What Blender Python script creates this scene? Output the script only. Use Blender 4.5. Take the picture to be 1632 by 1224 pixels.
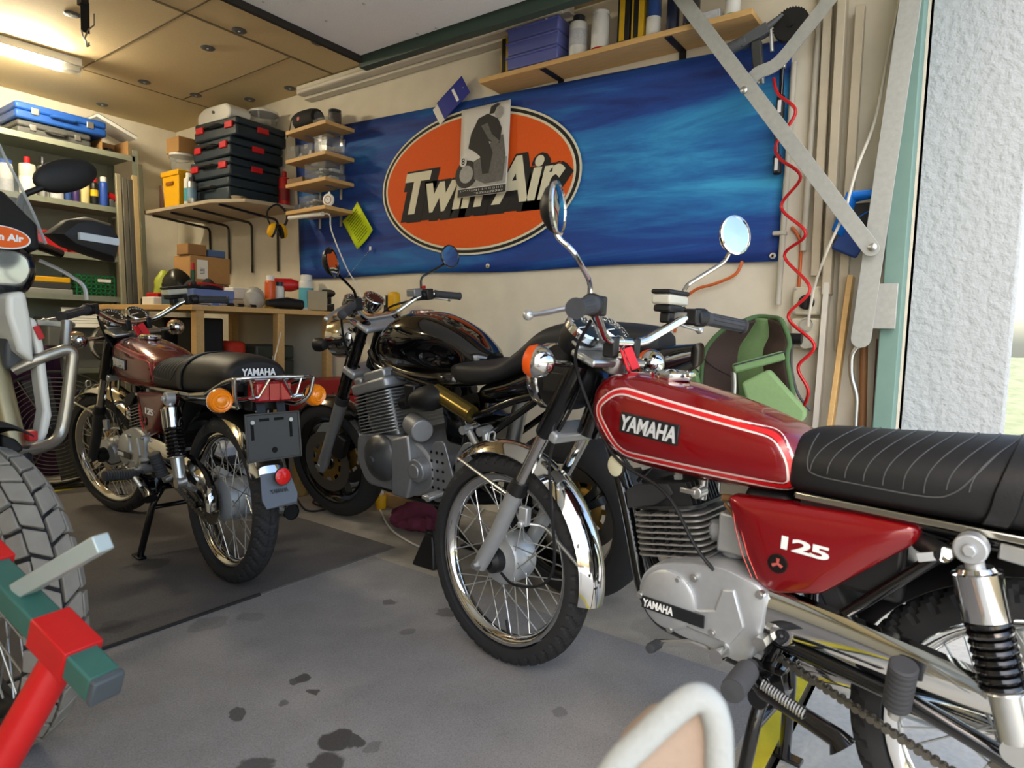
import bpy, bmesh, math, random
from mathutils import Matrix, Vector
from math import pi, sin, cos, radians as R, atan2, hypot
random.seed(7)
for o in list(bpy.data.objects): bpy.data.objects.remove(o)
SC = bpy.context.scene; C = SC.collection

# ---------------------------------------------------------------- camera
F, H = 1030.0, 0.947
PITCH, ROLL, YAW = R(4.701), R(-1.628), R(35.743)
_f = Vector((cos(YAW)*cos(PITCH), sin(YAW)*cos(PITCH), -sin(PITCH)))
_r = Vector((sin(YAW), -cos(YAW), 0)); _d = _f.cross(_r)
CR = _r*cos(ROLL) + _d*sin(ROLL); CD = _d*cos(ROLL) - _r*sin(ROLL)
cam = bpy.data.cameras.new('camera'); co = bpy.data.objects.new('camera', cam); C.objects.link(co)
cam.sensor_width = 36; cam.lens = 36*F/1632; cam.clip_start = .02; cam.clip_end = 200; cam.dof.use_dof = True; cam.dof.focus_distance = 2.4; cam.dof.aperture_fstop = 5.6
co.matrix_world = Matrix(((CR.x, -CD.x, -_f.x, 0), (CR.y, -CD.y, -_f.y, 0), (CR.z, -CD.z, -_f.z, H), (0, 0, 0, 1)))
SC.camera = co

# ---------------------------------------------------------------- sky, lamps, exposure
wd = bpy.data.worlds.new('sky'); SC.world = wd; wd.use_nodes = True
nt = wd.node_tree; sky = nt.nodes.new('ShaderNodeTexSky'); sky.sky_type = 'NISHITA'
sky.sun_disc = False; sky.sun_elevation = R(48); sky.sun_rotation = R(250); sky.air_density = 1.2; sky.dust_density = 2.5
bg = nt.nodes['Background']; bg.inputs[1].default_value = .23
nt.links.new(sky.outputs[0], bg.inputs[0])
SC.view_settings.view_transform = 'Standard'; SC.view_settings.look = 'None'
SC.view_settings.gamma = 1; SC.view_settings.use_curve_mapping = False
SC.view_settings.exposure = 1.0
def lamp(name, kind, loc, power, col, **k):
    l = bpy.data.lights.new(name, kind); l.energy = power; l.color = col
    for a, b in k.items(): setattr(l, a, b)
    o = bpy.data.objects.new(name, l); o.location = loc; C.objects.link(o); return o
sun = lamp('sun', 'SUN', (-6, -14, 10), 5.4, (1, .95, .87), angle=R(2))
sun.rotation_euler = Vector((-.5, -.33, -.8)).to_track_quat('-Z', 'Y').to_euler()
TUBE_GLOW = 310

# ---------------------------------------------------------------- pixel -> point on a plane of the place
def ray(u, v): return CR*((u-816)/F) + CD*((v-612)/F) + _f
def onx(u, v, x): d = ray(u, v); return Vector((0, 0, H)) + d*(x/d.x)
def ony(u, v, y): d = ray(u, v); return Vector((0, 0, H)) + d*(y/d.y)
def onz(u, v, z): d = ray(u, v); return Vector((0, 0, H)) + d*((z-H)/d.z)
def dep(u, v, t): return Vector((0, 0, H)) + ray(u, v)*t

# ---------------------------------------------------------------- materials
def hexc(h):
    h = h.lstrip('#'); c = [int(h[i:i+2], 16)/255 for i in (0, 2, 4)]
    return tuple((x/12.92 if x <= .04045 else ((x+.055)/1.055)**2.4) for x in c) + (1,)
MC = {}
def mat(name, col, rough=.5, metal=0, var=.12, scale=18, bump=0, coat=0, emit=0, trans=0, alpha=1, spec=.5, stretch=None, ior=1.45):
    if name in MC: return MC[name]
    m = bpy.data.materials.new(name); m.use_nodes = True; n = m.node_tree.nodes; L = m.node_tree.links; b = n['Principled BSDF']
    c = hexc(col) if isinstance(col, str) else tuple(col)
    tc = n.new('ShaderNodeTexCoord'); mp = n.new('ShaderNodeMapping'); no = n.new('ShaderNodeTexNoise')
    L.new(tc.outputs['Object'], mp.inputs[0]); L.new(mp.outputs[0], no.inputs[0])
    no.inputs['Scale'].default_value = scale; no.inputs['Detail'].default_value = 5
    if stretch: mp.inputs['Scale'].default_value = stretch
    mx = n.new('ShaderNodeMix'); mx.data_type = 'RGBA'
    mx.inputs[6].default_value = tuple(x*(1-var) for x in c[:3])+(1,); mx.inputs[7].default_value = tuple(min(1, x*(1+var)) for x in c[:3])+(1,)
    L.new(no.outputs[0], mx.inputs[0]); L.new(mx.outputs[2], b.inputs['Base Color'])
    b.inputs['Roughness'].default_value = rough; b.inputs['Metallic'].default_value = metal
    b.inputs['Coat Weight'].default_value = coat; b.inputs['Coat Roughness'].default_value = .04
    b.inputs['Transmission Weight'].default_value = trans; b.inputs['Alpha'].default_value = alpha; b.inputs['IOR'].default_value = ior
    b.inputs['Specular IOR Level'].default_value = spec
    if emit: b.inputs['Emission Color'].default_value = c; b.inputs['Emission Strength'].default_value = emit
    if bump:
        bp = n.new('ShaderNodeBump'); bp.inputs['Strength'].default_value = bump; bp.inputs['Distance'].default_value = .01
        L.new(no.outputs[0], bp.inputs['Height']); L.new(bp.outputs[0], b.inputs['Normal'])
    MC[name] = m; return m
CHROME = mat('chrome', '#d9d9d6', .07, 1, .03)
STEEL = mat('steel', '#c2c3c0', .32, .9, .1, 40)
ALU = mat('cast_aluminium', '#b3b6b8', .4, .55, .08, 60, .03)
BLACKM = mat('black_gloss', '#0b0b0c', .16, 0, .1, coat=.6)
BLACKP = mat('black_plastic', '#151516', .45, 0, .15)
RUBBER = mat('rubber', '#262627', .78, 0, .25, 30, .08)
VINYL = mat('seat_vinyl', '#161617', .5, 0, .12, 300, .06)
GREYP = mat('grey_plastic', '#55585b', .5, 0, .1)
WHITEP = mat('white_plastic', '#dcdcd6', .4, 0, .05)
REDP = mat('red_plastic', '#b3161c', .4, 0, .08)
ORANGE = mat('orange_plastic', '#e2560f', .4, 0, .08)
YELLOW = mat('yellow_plastic', '#e0a80c', .45, 0, .08)
BLUEP = mat('blue_plastic', '#1f4f96', .45, 0, .1)
WOOD = mat('pale_wood', '#c9a268', .6, 0, .18, 14, .05, stretch=(6, 1, 6))
CARD = mat('cardboard', '#a8804f', .85, 0, .08, 40)
PAPER = mat('paper', '#e2e0d6', .8, 0, .03)
CLEAR = mat('clear_plastic', '#aeb3b2', .15, 0, .02, alpha=.2)

# ---------------------------------------------------------------- mesh building
def sm(P, k=6, closed=False):
    P = [Vector(p) for p in P]; n = len(P); out = []
    for i in range(n if closed else n-1):
        if closed: a, b, c, d = P[i-1], P[i], P[(i+1) % n], P[(i+2) % n]
        else: a, b, c, d = P[max(0, i-1)], P[i], P[i+1], P[min(n-1, i+2)]
        for j in range(k):
            t = j/k; out.append(.5*((2*b)+(c-a)*t+(2*a-5*b+4*c-d)*t*t+(3*b-a-3*c+d)*t**3))
    if not closed: out.append(P[-1])
    return out
def bend(P, rad=.03, k=5):
    """polyline with rounded corners"""
    P = [Vector(p) for p in P]; out = [P[0]]
    for i in range(1, len(P)-1):
        a, b, c = P[i-1], P[i], P[i+1]; u = (a-b); w = (c-b); r = min(rad, u.length*.45, w.length*.45)
        s, e = b+u.normalized()*r, b+w.normalized()*r
        for j in range(k+1):
            t = j/k; out.append(s*(1-t)**2+b*2*t*(1-t)+e*t*t)
    out.append(P[-1]); return out
class MB:
    def __init__(s, M=None): s.v, s.f, s.fm, s.M, s.mi = [], [], [], M, 0
    def add(s, vs, fs, M=None):
        b = len(s.v); T = (s.M @ M) if (s.M and M) else (s.M or M)
        s.v += [(T @ Vector(p)) if T else Vector(p) for p in vs]
        s.f += [[b+i for i in f] for f in fs]; s.fm += [s.mi]*len(fs); return s
    def box(s, c, d, rot=None, M=None, taper=1):
        x, y, z = (k/2 for k in d); T = Matrix.Translation(c)
        if rot: T = T @ (rot if isinstance(rot, Matrix) else Matrix.Rotation(rot[2], 4, 'Z') @ Matrix.Rotation(rot[1], 4, 'Y') @ Matrix.Rotation(rot[0], 4, 'X'))
        if M: T = M @ T
        t = taper
        return s.add([(-x, -y, -z), (x, -y, -z), (x, y, -z), (-x, y, -z), (-x*t, -y*t, z), (x*t, -y*t, z), (x*t, y*t, z), (-x*t, y*t, z)],
                     [(0, 3, 2, 1), (4, 5, 6, 7), (0, 1, 5, 4), (1, 2, 6, 5), (2, 3, 7, 6), (3, 0, 4, 7)], T)
    def bar(s, a, b, w, t, up=(0, 0, 1)):
        """flat bar from a to b, width w across 'up' side, thickness t"""
        a, b = Vector(a), Vector(b); d = (b-a); L = d.length; d.normalize(); n = d.cross(Vector(up)); n = n.normalized() if n.length > 1e-6 else d.orthogonal().normalized(); u = n.cross(d)
        Mx = Matrix((( d.x, n.x, u.x, 0), (d.y, n.y, u.y, 0), (d.z, n.z, u.z, 0), (0, 0, 0, 1)))
        return s.box((a+b)/2, (L, t, w), Mx)
    def loft(s, rings, closed=True, cap=True, loop=False):
        n = len(rings[0]); vs = [p for r in rings for p in r]; fs = []; m = len(rings)
        for i in range(m if loop else m-1):
            k = (i+1) % m
            for j in range(n if closed else n-1):
                l = (j+1) % n; fs.append((i*n+j, i*n+l, k*n+l, k*n+j))
        if cap and not loop and closed: fs += [tuple(range(n))[::-1], tuple((m-1)*n+j for j in range(n))]
        return s.add(vs, fs)
    def tube(s, P, r, n=10, loop=False, cap=True, flat=1, up=None):
        P = [Vector(p) for p in P]; m = len(P); rings = []; T = []
        for i in range(m):
            a, b = (P[i-1], P[(i+1) % m]) if loop else (P[max(0, i-1)], P[min(m-1, i+1)])
            T.append((b-a).normalized())
        u = Vector(up) if up else T[0].orthogonal()
        for i in range(m):
            t = T[i]; u = (u-t*u.dot(t)); u = u.normalized() if u.length > 1e-7 else t.orthogonal().normalized()
            w = t.cross(u); rr = r[i] if isinstance(r, (list, tuple)) else r
            rings.append([P[i]+u*(rr*cos(2*pi*j/n))+w*(rr*flat*sin(2*pi*j/n)) for j in range(n)])
        return s.loft(rings, True, cap, loop)
    def lathe(s, prof, o=(0, 0, 0), ax=(0, 0, 1), n=24, loop=False, sx=1, sy=1):
        """prof: (radius, height along ax)"""
        a = Vector(ax).normalized(); q = a.to_track_quat('Z', 'Y').to_matrix().to_4x4(); T = Matrix.Translation(o) @ q
        rings = [[T @ Vector((max(p[0], 1e-4)*cos(2*pi*j/n)*sx, max(p[0], 1e-4)*sin(2*pi*j/n)*sy, p[1])) for j in range(n)] for p in prof]
        return s.loft(rings, True, not loop, loop)
    def cyl(s, a, b, r, r2=None, n=16):
        a, b = Vector(a), Vector(b); L = (b-a).length
        return s.lathe([(r, 0), (r if r2 is None else r2, L)], a, b-a, n)
    def ball(s, c, r, n=16, m=10, M=None):
        if not isinstance(r, (tuple, list)): r = (r, r, r)
        T = Matrix.Translation(c) @ (M or Matrix.Identity(4))
        rings = [[T @ Vector((r[0]*max(sin(pi*i/m), .002)*cos(2*pi*j/n), r[1]*max(sin(pi*i/m), .002)*sin(2*pi*j/n), r[2]*cos(pi*i/m))) for j in range(n)] for i in range(m+1)]
        return s.loft(rings)
    def prism(s, poly, fn, t0, t1):
        """poly of 2-D points, fn(a,b,t)->point, between t0 and t1"""
        n = len(poly); vs = [fn(a, b, t0) for a, b in poly]+[fn(a, b, t1) for a, b in poly]
        fs = [tuple(range(n)), tuple(range(2*n-1, n-1, -1))]+[(i, i+n, (i+1) % n+n, (i+1) % n) for i in range(n)]
        return s.add(vs, fs)
    def build(s, name, m, parent=None, bevel=0, angle=40, seg=2, sub=0):
        me = bpy.data.meshes.new(name); me.from_pydata([tuple(p) for p in s.v], [], s.f)
        ms = m if isinstance(m, (list, tuple)) else [m]
        for x in ms: me.materials.append(x)
        for p, i in zip(me.polygons, s.fm): p.material_index = i; p.use_smooth = True
        bm = bmesh.new(); bm.from_mesh(me); bmesh.ops.recalc_face_normals(bm, faces=bm.faces); bm.to_mesh(me); bm.free()
        me.set_sharp_from_angle(angle=R(angle))
        o = bpy.data.objects.new(name, me); C.objects.link(o)
        if parent: o.parent = parent
        if bevel:
            b = o.modifiers.new('bevel', 'BEVEL'); b.width = bevel; b.segments = seg; b.limit_method = 'ANGLE'; b.angle_limit = R(35)
        if sub: x = o.modifiers.new('sub', 'SUBSURF'); x.levels = x.render_levels = sub
        return o
def tag(o, label, cat, group=None, kind=None):
    o['label'] = label; o['category'] = cat
    if group: o['group'] = group
    if kind: o['kind'] = kind
    return o
def struct(o): o['kind'] = 'structure'; return o
def thing(name, label, cat, loc=(0, 0, 0), rz=0, group=None, M=None):
    o = bpy.data.objects.new(name, None); C.objects.link(o); o.empty_display_size = .05
    o.matrix_world = M if M else Matrix.Translation(loc) @ Matrix.Rotation(rz, 4, 'Z')
    return tag(o, label, cat, group)
def copy_thing(o, parent=None):
    c = o.copy(); C.objects.link(c)
    if parent: c.parent = parent; c.matrix_parent_inverse = o.matrix_parent_inverse
    for ch in list(o.children): copy_thing(ch, c)
    return c
def put(o, loc, rz=0, rx=0, ry=0):
    o.location = loc; o.rotation_euler = (rx, ry, rz); return o
_fonts = {}
def text(name, body, size, M, m, parent=None, ext=.001, bold=.0, shear=0, align='CENTER', sp=1.0, wid=None, hgt=None):
    """lettering as a solid mesh; M maps text x,y,z to the place"""
    cu = bpy.data.curves.new(name, 'FONT'); cu.body = body; cu.size = size; cu.extrude = ext; cu.offset = bold; cu.shear = shear
    cu.align_x = align; cu.align_y = 'CENTER'; cu.space_character = sp; cu.resolution_u = 3
    t = bpy.data.objects.new(name, cu); C.objects.link(t); bpy.context.view_layer.update()
    me = bpy.data.meshes.new_from_object(t.evaluated_get(bpy.context.evaluated_depsgraph_get()))
    bpy.data.objects.remove(t); me.materials.clear(); me.materials.append(m); me.name = name
    if wid or hgt:
        xs = [v.co.x for v in me.vertices]; ys = [v.co.y for v in me.vertices]
        kx = wid/(max(xs)-min(xs)) if wid else 1; ky = hgt/(max(ys)-min(ys)) if hgt else kx
        cx, cy = (max(xs)+min(xs))/2, (max(ys)+min(ys))/2
        for v in me.vertices: v.co.x = (v.co.x-cx)*kx; v.co.y = (v.co.y-cy)*ky
    me.transform(M); o = bpy.data.objects.new(name, me); C.objects.link(o)
    if parent: o.parent = parent
    return o
def frame3(o, x, y):
    """matrix with origin o, x axis, y axis (z = x cross y)"""
    x = Vector(x).normalized(); z = x.cross(Vector(y)).normalized(); y = z.cross(x); o = Vector(o)
    return Matrix(((x.x, y.x, z.x, o.x), (x.y, y.y, z.y, o.y), (x.z, y.z, z.z, o.z), (0, 0, 0, 1)))
# ================================================================ the room
XW, YB, ZC = 2.65, 5.22, 2.42
def plain(name, c, d, m, bevel=0): return struct(MB().box(c, d).build(name, m, bevel=bevel))
PLASTER = mat('plaster', '#d8d0bd', .9, 0, .1, 9, .35)
ROUGHCAST = mat('roughcast', '#abb0b2', .92, 0, .05, 42, 1.0)
CONC = mat('concrete', '#8d877c', .9, 0, .35, 6, .12)
BOARD = mat('chipboard', '#cdb88d', .8, 0, .1, 120, .04)
OUTC = mat('outside_concrete', '#c6c3ba', .95, 0, .2, 60, .3)
GRASS = mat('grass_ground', '#757b5c', .95, 0, .6, 7, .6)
# grey sheet with oil stains
def sheet_mat(name, col, spots, var=.14, rough=.75):
    m = mat(name, col, rough, 0, var, 7, .04); n = m.node_tree.nodes; L = m.node_tree.links; b = n['Principled BSDF']
    src = b.inputs['Base Color'].links[0].from_socket; g = n.new('ShaderNodeNewGeometry')
    fine = n.new('ShaderNodeTexNoise'); fine.inputs['Scale'].default_value = 260; L.new(g.outputs['Position'], fine.inputs[0])
    ov = n.new('ShaderNodeMix'); ov.data_type = 'RGBA'; ov.blend_type = 'OVERLAY'; ov.inputs[0].default_value = .45
    L.new(src, ov.inputs[6]); L.new(fine.outputs[0], ov.inputs[7]); src = ov.outputs[2]
    no = n.new('ShaderNodeTexNoise'); no.inputs['Scale'].default_value = 13; no.inputs['Detail'].default_value = 4; L.new(g.outputs['Position'], no.inputs[0])
    sc = n.new('ShaderNodeVectorMath'); sc.operation = 'MULTIPLY_ADD'; sc.inputs[1].default_value = (.09, .09, 0); sc.inputs[2].default_value = (-.045, -.045, 0)
    L.new(no.outputs['Color'], sc.inputs[0]); ad = n.new('ShaderNodeVectorMath'); L.new(sc.outputs[0], ad.inputs[0]); L.new(g.outputs['Position'], ad.inputs[1])
    acc = None
    for x, y, r, k in spots:
        d = n.new('ShaderNodeVectorMath'); d.operation = 'DISTANCE'; L.new(ad.outputs[0], d.inputs[0]); d.inputs[1].default_value = (x, y, 0)
        q = n.new('ShaderNodeMapRange'); q.interpolation_type = 'SMOOTHSTEP'; q.inputs[1].default_value = r*.8; q.inputs[2].default_value = r; q.inputs[3].default_value = k; q.inputs[4].default_value = 0
        L.new(d.outputs['Value'], q.inputs[0])
        if acc is None: acc = q.outputs[0]
        else:
            z = n.new('ShaderNodeMath'); z.operation = 'MAXIMUM'; L.new(acc, z.inputs[0]); L.new(q.outputs[0], z.inputs[1]); acc = z.outputs[0]
    mx = n.new('ShaderNodeMix'); mx.data_type = 'RGBA'; L.new(acc, mx.inputs[0]); L.new(src, mx.inputs[6]); mx.inputs[7].default_value = hexc('#2b2825')
    L.new(mx.outputs[2], b.inputs['Base Color']); return m
SP = []
for u, v, r, k in [(478, 1083, .022, .8), (500, 1106, .018, .8), (492, 1104, .012, .7), (535, 1180, .045, .85), (562, 1183, .026, .8), (590, 1190, .02, .35), (525, 1222, .05, .8), (375, 1139, .022, .7),
                   (455, 1125, .018, .55), (470, 1088, .02, .7), (622, 962, .03, .5), (710, 978, .035, .5), (648, 1008, .025, .35), (890, 1138, .02, .35), (405, 1224, .04, .7), (330, 995, .06, .25), (400, 985, .05, .2)]:
    p = onz(u, v, 0); SP.append((p.x, p.y, r, k))
LINO = sheet_mat('grey_floor_sheet', '#8a8785', SP, .24)
spd = []
for u, v, r, k in [(243, 900, .07, .45), (186, 1000, .06, .35), (560, 860, .1, .2)]:
    p = onz(u, v, 0); spd.append((p.x, p.y, r, k))
DMAT = sheet_mat('dark_rubber_mat', '#5e5a57', spd, .2, .85)
struct(MB().box((.3, 2.79, -.05), (4.9, 4.9, .1)).build('floor', sheet_mat('worn_concrete', '#a39b8d', [(2.1, 1.9, .3, .25), (2.3, 2.4, .25, .3), (1.95, .75, .12, .2), (1.86, 1.4, .2, .3)], .4)))
plain('wall_right', (XW+.1, 2.71, 1.22), (.2, 5.01, 2.5), PLASTER)
plain('wall_back', (.3, YB+.1, 1.22), (4.9, .2, 2.5), PLASTER)
plain('wall_left', (-2.1, 2.8, 1.22), (.2, 4.9, 2.5), PLASTER)
plain('ceiling', (.3, 2.79, ZC+.06), (4.9, 4.9, .12), BOARD)
# outside: driveway slab, raised gravel and grass, right pillar, left pillar, lintel
struct(MB().box((1, -5.6, -.155), (26, 11.82, .24)).build('ground', OUTC))
g = MB(); N = 24
vs = [(3.9+i*.55, -9+j*.6, -.02+.02*max(0, i)+.05*sin(i*1.7+j)+.03*cos(j*2.1)+ (.25 if i > 8 else .03*i)) for i in range(N) for j in range(N)]
g.add(vs, [(i*N+j, (i+1)*N+j, (i+1)*N+j+1, i*N+j+1) for i in range(N-1) for j in range(N-1)])
lawn = tag(g.build('lawn', GRASS), 'sunlit strip of mossy grass and gravel outside beyond the white pillar', 'grass', kind='stuff')
plain('wall_pillar', (XW+.26, .07, 1.2), (.52, .31, 2.8), ROUGHCAST, .012)
plain('wall_front', (-2.1, .1, 1.2), (1.2, .35, 2.8), ROUGHCAST)
plain('trim_lintel', (.3, .12, 2.78), (6, .32, .3), ROUGHCAST)
plain('trim_roof', (.3, 2.8, 2.7), (6.4, 6, .1), mat('roof', '#6b6a68'))
YLINE = mat('yellow_line', '#c9bb2c', .8, 0, .2, 30)
plain('trim_threshold', (.3, .342, .0005), (4.6, .045, .003), YLINE)
plain('trim_rearline', (.3, 4.06, .0005), (3.2, .06, .003), YLINE)
plain('trim_doorpost', (2.57, .25, 1.19), (.12, .06, 2.42), mat('green_frame', '#6f8d83', .6, 0, .06, 30), .004)
# floor sheets
tag(MB().box((-.06, 1.18, .0005), (3.7, 1.58, .005)).build('floor_sheet', LINO, bevel=.002), 'worn grey floor sheet with dark oil drips in front of the parked motorcycles', 'mat')
fm_ = MB().box((.925, 3.0, .001), (2.0, 2.04, .008)).build('floor_mat', DMAT, bevel=.003); MB().box((.6, 1.975, .004), (1.35, .012, .012)).build('edge_lip', mat('lip_dark', '#2b2826', .8), fm_, bevel=.002)
tag(fm_, 'dark rubber mat under the dull red motorcycle with amber rear indicators', 'mat')
# ceiling seams and insulation fasteners
SEAM = mat('seam', '#6e5f42', .9)
def seam(a, b, w=.008, n=[0]):
    n[0] += 1
    struct(MB().bar((a[0], a[1], ZC-.001), (b[0], b[1], ZC-.001), .004, w, (0, 0, 1)).build('trim_seam_%d' % n[0], SEAM))
seam((-1.8, 3.21), (2.6, 3.19), .016); seam((1.64, .6), (1.69, 4.45)); seam((2.26, 3.2), (2.29, 4.4)); seam((-1.8, 4.44), (2.6, 4.42), .006); seam((.6, 3.2), (.62, 5.2))
wsh = None
WL = ['nearest the door panel', 'second along from the door panel', 'above the tool cases', 'above the shelf corner', 'over the metal shelves', 'nearest the white door rail', 'over the speaker shelf', 'beside the tilted door edge', 'behind the hanging strap', 'beside the bright tube lamp']
for i, (u, v) in enumerate([(381, 48), (331, 76), (230, 130), (312, 151), (163, 166), (462, 140), (398, 158), (507, 67), (115, 22), (33, 75)]):
    p = onz(u, v, ZC)
    if wsh is None:
        wsh = thing('ceiling_fastener', '', 'fastener'); MB().lathe([(.0, .0), (.034, .0), (.036, -.004), (.03, -.008), (.012, -.0065), (0, -.006)], n=20).build('plate', GREYP, wsh)
        MB().lathe([(0, -.0065), (.007, -.0065), (.006, -.009), (0, -.009)], n=10).build('screw', STEEL, wsh); o = wsh
    else: o = copy_thing(wsh)
    o.location = (p.x, p.y, ZC); o['label'] = 'round grey insulation fastener in the chipboard ceiling, ' + WL[i]; o['group'] = 'ceiling fasteners'
# fluorescent lamp
a, b = onz(-40, 62, 2.37), onz(128, 110, 2.37)
L_ = (b-a).length; lt = thing('tube_lamp', 'lit fluorescent tube lamp with clear cover under the chipboard ceiling', 'lamp', M=frame3(((a+b)/2).to_tuple()[:2]+(2.372,), (b-a).to_tuple(), (0, 0, 1)))
# local x along lamp, y up
MB().box((0, .024, 0), (L_, .044, .07)).build('housing', WHITEP, lt, bevel=.004)
mcov = MB(); mcov.tube([(-L_/2, -.014, 0), (L_/2, -.014, 0)], .032, 14); mcov.build('cover', CLEAR, lt)
MB().tube([(-L_/2+.02, -.014, 0), (L_/2-.11, -.014, 0)], .016, 12).build('tube', mat('lit_tube', '#fff0d0', .4, emit=TUBE_GLOW), lt)
MB().box((L_/2-.055, -.008, 0), (.1, .035, .04)).build('ballast', WHITEP, lt, bevel=.003)
# unseen copy of the tube lamp, added out of frame to brighten the interior
added_lamp = copy_thing(lt); added_lamp.location = (-.55, 3.1, 2.372); added_lamp['label'] = 'added unseen fluorescent tube lamp brightening the garage from further left'
lt['group'] = added_lamp['group'] = 'tube lamps'

# ---------------------------------------------------------------- up-and-over door, open under the ceiling
DG = mat('door_green', '#36493f', .55, 0, .08, 40); FOAM = mat('foam_panel', '#e9eaea', .9, 0, .06, 160, .5)
dr = bpy.data.objects.new('door_1', None); C.objects.link(dr); struct(dr)
struct(MB().box((.35, 1.68, 2.318), (3.84, 1.9, .02)).build('panel', FOAM, dr))
m = MB(); m.box((2.31, 1.68, 2.3), (.05, 1.96, .085)); m.box((-1.59, 1.68, 2.3), (.05, 1.96, .085)); struct(m.build('side_rail', DG, dr, bevel=.004))
struct(MB().box((.35, .73, 2.3), (3.9, .05, .085)).build('front_rail', DG, dr, bevel=.004))
struct(MB().box((.35, 2.645, 2.305), (3.9, .022, .05)).build('rear_rail', mat('black_edge', '#26231f', .8), dr))
m = MB()
for u, v in [(420, 3), (580, 6), (665, 54), (695, 45), (520, 33), (870, 30)]:
    p = onz(u, v, 2.306); m.lathe([(0, 0), (.007, 0), (.006, -.004), (0, -.005)], (p.x, p.y, 2.308), n=8)
struct(m.build('screw_heads', STEEL, dr))
GALV = mat('galvanised', '#a9aaa4', .55, .35, .16, 60, .05)
def onarm(u, v, x=2.47): return onx(u, v, x)
dirx = Vector((1, 0, 0))
def flat(P, w, t, x=2.47):
    m = MB()
    P = [Vector(p) for p in P]
    m.tube(P, w/2, 4, flat=t/w, up=None)
    return m
def armbar(a, b, w, t):
    m = MB(); a, b = Vector(a), Vector(b); d = (b-a).normalized(); s = d.cross(dirx).normalized(); n = 6
    pts = [(a+s*(w/2)*sin(pi*k/n)*-1+d*(-w/2*cos(pi*k/n-pi/2)+0) if 0 else a+(-d*cos(pi*k/n-pi/2)+s*sin(pi*k/n-pi/2))*(w/2)) for k in range(n+1)]
    pts += [b+(d*cos(pi*k/n-pi/2)-s*sin(pi*k/n-pi/2))*(w/2) for k in range(n+1)]
    v = [p-dirx*t/2 for p in pts]+[p+dirx*t/2 for p in pts]; k = len(pts)
    m.add(v, [tuple(range(k)), tuple(range(2*k-1, k-1, -1))]+[(i, i+k, (i+1) % k+k, (i+1) % k) for i in range(k)]); return m
p1, p2 = onx(1088, 0, 2.44), onx(1388, 396, 2.44); p1 = p1+(p1-p2).normalized()*.06
struct(armbar(p1, p2, .052, .006).build('pivot_arm', GALV, dr, bevel=.001))
a1, a2 = onx(1457, -40, 2.47), onx(1372, 540, 2.47)
struct(armbar(a1, a2, .062, .006).build('upright_bar', GALV, dr, bevel=.001))
q = [onx(*z, 2.46) for z in [(1192, 140), (1205, 118), (1240, 100), (1290, 40), (1345, -30)]]
m = MB(); Q = sm(q, 5); rings = []
for i, p in enumerate(Q):
    t = (Q[min(i+1, len(Q)-1)]-Q[max(i-1, 0)]).normalized(); s = t.cross(dirx).normalized()
    rings.append([p+s*.023+dirx*.003, p-s*.023+dirx*.003, p-s*.023-dirx*.003, p+s*.023-dirx*.003])
struct(m.loft(rings).build('brace', GALV, dr))
m = MB()
for u, v, x in [(1186, 144, 2.435), (1391, 394, 2.435)]:
    m.lathe([(.013, 0), (.013, .006), (.007, .01), (0, .01)], onx(u, v, x), (-1, 0, 0), 12)
struct(m.build('rivets', STEEL, dr))
struct(MB().box(tuple(onx(1402, 488, 2.49)), (.02, .1, .15)).build('pivot_plate', GALV, dr, bevel=.002))
# white door rail along ceiling and wall
m = MB(); m.box((2.56, 2.55, 2.385), (.05, 1.95, .05)); m.box((2.615, 2.55, 2.36), (.055, 1.95, .03)); m.tube([(2.535, 1.6, 2.372), (2.535, 3.5, 2.372)], .016, 8)
struct(m.build('trim_door_rail', mat('rail_white', '#c9c3b4', .5, 0, .05), bevel=.003))
# ================================================================ motorcycles
def XZ(a, b, t): return (a, t, b)
def side(y0, sgn=1):   # text frame on the left side: reads with +x on the left
    return lambda x, z, tilt=0: frame3((x, y0, z), (-cos(tilt), 0, sin(tilt)), (sin(tilt), 0, cos(tilt)))
def tyre_mesh(Rw, w, rr, n=144, groove=.0022, period=6, slope=1.0):
    ang = [-112, -95, -78, -60, -48, -36, -24, -12, 0, 12, 24, 36, 48, 60, 78, 95, 112]; rings = []
    for i in range(n):
        ring = []; t = 2*pi*i/n
        for k, a in enumerate(ang):
            a_ = R(a); y = w*sin(a_); r = Rw-w+w*cos(a_)
            if abs(a) > 90: r = max(r, rr)
            if abs(a) <= 60 and groove:
                ph = (i+int(abs(k-8)*slope)) % period
                if ph < 1 or k == 8: r -= groove; y *= 1-groove/w
            ring.append((r*cos(t), y, r*sin(t)))
        ring.append((rr-.012, w*.35, 0)) if 0 else None
        rings.append([p for p in ring if p])
    return MB().loft(rings, closed=True, loop=True)
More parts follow.
